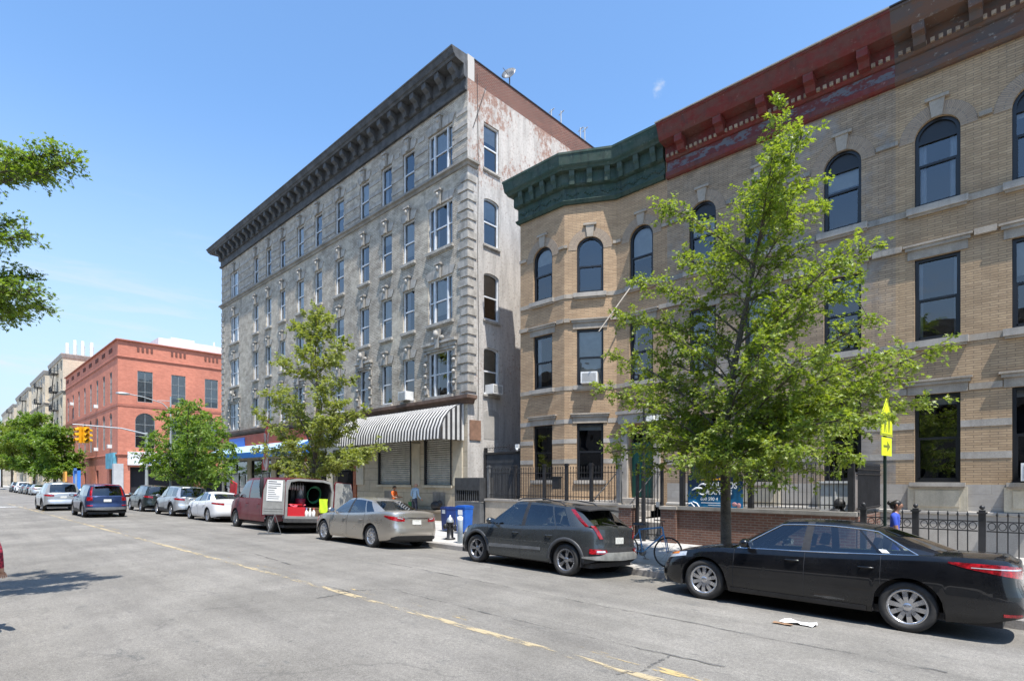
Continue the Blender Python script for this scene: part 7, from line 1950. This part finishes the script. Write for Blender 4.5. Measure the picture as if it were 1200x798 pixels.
# ------------------------------------------------------------------ people
def person(label, loc, heading, height, mats, arms, hair=None, lean=0., legs=None):
    """joints for a 1.70 m figure facing +Y; mats: shirt, trousers, skin, shoes; arms: ((elbow, wrist) right, left)"""
    k = height / 1.70
    J = []; E = []; R = []; tagm = []
    def add(p, r, parent=None, m=0):
        J.append(V(p)); R.append(r if hasattr(r, '__len__') else (r, r))
        if parent is not None: E.append((parent, len(J) - 1)); tagm.append(m)
        return len(J) - 1
    SH, TR, SK, SO = 0, 1, 2, 3
    pel = add((0, 0, .95), (.15, .115)); sp = add((0, -.005, 1.10), (.135, .10), pel, SH); ch = add((0, 0, 1.28), (.155, .115), sp, SH); up = add((0, -.005, 1.40), (.12, .085), ch, SH)
    nk = add((0, .005, 1.48), .052, up, SK); hb = add((0, .03, 1.55), (.07, .078), nk, SK); hm = add((0, .03, 1.615), (.077, .092), hb, SK); ht = add((0, .015, 1.675), (.055, .065), hm, SK)
    add((0, .125, 1.60), .012, hm, SK)
    for s, (el, wr) in zip((1, -1), arms):
        sh = add((s * .175, -.005, 1.39), .062, up, SH); me = V((s * .175, -.005, 1.39)).lerp(V(el), .55); a = add(me, .050, sh, SH); e = add(el, .040, a, SK if arms is not None and mats[4] else SH); w = add(wr, .028, e, SK if mats[4] else SH)
        d = (V(wr) - V(el)).normalized(); pm = add(V(wr) + d * .06, (.036, .020), w, SK); sd = d.cross(V((0, 0, 1))); sd = sd.normalized() if sd.length > .1 else V((1, 0, 0))
        for q, (o, ln) in enumerate(((-.027, .062), (-.009, .075), (.009, .07), (.027, .055))):
            f1 = add(V(wr) + d * .10 + sd * o, .0095, pm, SK); add(V(wr) + d * (.10 + ln * .75) + sd * o * 1.15 + V((0, .012, -.02)), .0075, f1, SK)
        t1 = add(V(wr) + d * .05 + sd * -.045 + V((0, .012, 0)), .011, pm, SK); add(V(wr) + d * .085 + sd * -.055 + V((0, .025, -.01)), .0085, t1, SK)
    lg = legs or (((.10, .02, .51), (.105, -.02, .085)), ((-.10, .02, .51), (-.105, -.02, .085)))
    for s, (kn, an) in zip((1, -1), lg):
        hp = add((s * .085, 0, .88), .095, pel, TR); th = add(V((s * .085, 0, .88)).lerp(V(kn), .5), .078, hp, TR); kk = add(kn, .058, th, TR); cf = add(V(kn).lerp(V(an), .35), .052, kk, TR); aa = add(an, .038, cf, TR)
        add(V(an) + V((0, -.04, -.045)), .036, aa, SO); mt = add(V(an) + V((s * .01, .10, -.05)), .036, aa, SO); add(V(an) + V((s * .015, .17, -.055)), .028, mt, SO)
    if lean:
        Rm = Matrix.Rotation(-lean, 3, 'X')
        for i, p in enumerate(J):
            if p.z > .96: J[i] = Rm @ (p - V((0, 0, .95))) + V((0, 0, .95))
    me = bpy.data.meshes.new('person'); me.from_pydata([tuple(p) for p in J], E, [])
    o = bpy.data.objects.new('tmp_person', me); C.objects.link(o)
    sk = o.modifiers.new('skin', 'SKIN'); sk.use_smooth_shade = True; sk.branch_smoothing = .6
    if not me.skin_vertices: me.attributes.new('skin', 'FLOAT', 'POINT')
    lay = me.skin_vertices[0].data
    for i, r in enumerate(R): lay[i].radius = r; lay[i].use_root = (i == 0)
    sb = o.modifiers.new('sub', 'SUBSURF'); sb.levels = 2; sb.render_levels = 2
    dg = bpy.context.evaluated_depsgraph_get(); m2 = bpy.data.meshes.new_from_object(o.evaluated_get(dg)); bpy.data.objects.remove(o)
    for m in mats[:4]: m2.materials.append(m)
    for pl in m2.polygons:
        c = pl.center; best = (9, 0)
        for (a, b), tm in zip(E, tagm):
            pa, pb = J[a], J[b]; ab = pb - pa; t = max(0, min(1, (c - pa).dot(ab) / max(1e-9, ab.length_squared))); d = (c - pa - ab * t).length / (max(R[a][0], R[b][0]) + .02)
            if d < best[0]: best = (d, tm)
        pl.material_index = best[1]; pl.use_smooth = True
    b = link('person', m2); tag(b, label, 'person'); b.location = loc; b.rotation_euler = (0, 0, heading); b.scale = (k, k, k)
    def pt_(p):
        p = V(p)
        return (Matrix.Rotation(-lean, 3, 'X') @ (p - V((0, 0, .95))) + V((0, 0, .95))) if lean else p
    # eyes, mouth
    f = MB()
    for s in (1, -1): f.ball(pt_((s * .032, .115, 1.617)), (.011, .006, .007), 8)
    f.box(tuple(pt_((0, .113, 1.562)) + V((-.022, -.004, -.003))), tuple(pt_((0, .113, 1.562)) + V((.022, .004, .003)))); f.build('face_features', MT['hair'], b)
    ea = MB()
    for s in (1, -1): ea.ball(pt_((s * .083, .02, 1.60)), (.012, .022, .033), 8)
    ea.build('ears', mats[2], b)
    if hair:
        h = MB(); cc = pt_((0, .005, 1.632)); rows = []
        for i in range(9):
            a = math.pi * i / 8 * .62; rows.append([cc + V((.090 * math.sin(a) * math.cos(2 * math.pi * q / 16), .104 * math.sin(a) * math.sin(2 * math.pi * q / 16) - .02 * (1 - math.cos(a)), .082 * math.cos(a) - (.035 * max(0, -math.sin(2 * math.pi * q / 16)) * (i / 8)))) for q in range(16)])
        h.grid(rows, 0, True, closed=True)
        if hair == 'bun': h.ball(pt_((0, -.115, 1.64)), (.05, .045, .05), 12); h.ball(pt_((0, -.06, 1.58)), (.07, .05, .07), 12)
        h.build('hair', MT['hair'] if hair != 'grey' else mat('grey_hair', (.35, .33, .30), .6, 0, .2, 20), b)
    return b
def build_people():
    T = MT; shoe = flat('dark_shoes', (.02, .02, .022), .6)
    x, y = -2.0, 12.4
    person('woman in blue medical scrubs with dark hair in a bun walking behind the black sedan', (x, y, wz(x, y)), rad(-88), 1.56, [flat('royal_blue_scrubs', (.03, .07, .42), .8), flat('blue_trousers', (.03, .06, .36), .8), T['skin_b'], shoe, 1], (((.22, .06, 1.12), (.20, .22, .95)), ((-.22, -.02, 1.12), (-.21, .06, .88))), 'bun', .06)
    x, y = -20.75, 15.25
    person('man in a light blue shirt seen from behind under the roller shutters', (x, y, wz(x, y)), rad(5), 1.72, [mat('light_blue_shirt', (.32, .45, .58), .8, 0, .08, 4), T['dk_jeans'], T['skin_l'], shoe, 0], (((.25, .0, 1.12), (.22, .18, .98)), ((-.25, .0, 1.12), (-.2, .2, 1.0))), None, .12)
    x, y = -22.35, 15.2
    person('person in an orange top standing left of the man in the light blue shirt', (x, y, wz(x, y)), rad(-70), 1.55, [flat('orange_top', (.72, .13, .02), .8), T['dk_jeans'], T['skin_b'], shoe, 1], (((.22, .1, 1.15), (.14, .34, 1.12)), ((-.22, .08, 1.14), (-.15, .33, 1.15))), 'short', .1)
    p = V((-9.60, .39, rz(-9.6, .4)))
    person('person in a red plaid shirt and dark trousers cut off by the left edge', p, rad(40), 1.66, [plaid(), T['dk_jeans'], T['skin_l'], shoe, 0], (((.33, -.03, 1.14), (.27, .06, .92)), ((-.26, -.03, 1.12), (-.27, .08, .9))), 'short', 0)
    mb = MB(); mb.box((-.12, -.09, 0), (.12, .09, .32)); mb.tube([(-.06, 0, .32), (-.05, 0, .45), (.05, 0, .45), (.06, 0, .32)], .01, 5); o = tag(mb.build('shopping_bag', flat('green_bag', (.03, .22, .07), .7)), 'green shopping bag on the stone ledge beside the person in orange', 'bag'); o.location = (-21.75, 15.8, .5)
    mb = MB(); mb.ball((0, 0, .2), (.3, .22, .22), 12); mb.ball((.2, .05, .32), (.14, .12, .14), 10); o = tag(mb.build('rubbish_sack', T['black_plastic']), 'black bag lying on the stone ledge right of the man in the light blue shirt', 'bag'); o.location = (-19.9, 15.82, .49)
def plaid():
    m, nt, b = newmat('red_plaid'); vec = coord(nt)
    t = nt.nodes.new('ShaderNodeTexChecker'); t.inputs['Scale'].default_value = 26; t.inputs['Color1'].default_value = (.42, .03, .06, 1); t.inputs['Color2'].default_value = (.16, .015, .035, 1); nt.links.new(vec, t.inputs['Vector']); nt.links.new(t.outputs['Color'], b.inputs['Base Color']); b.inputs['Roughness'].default_value = .85
    return m
build_people()
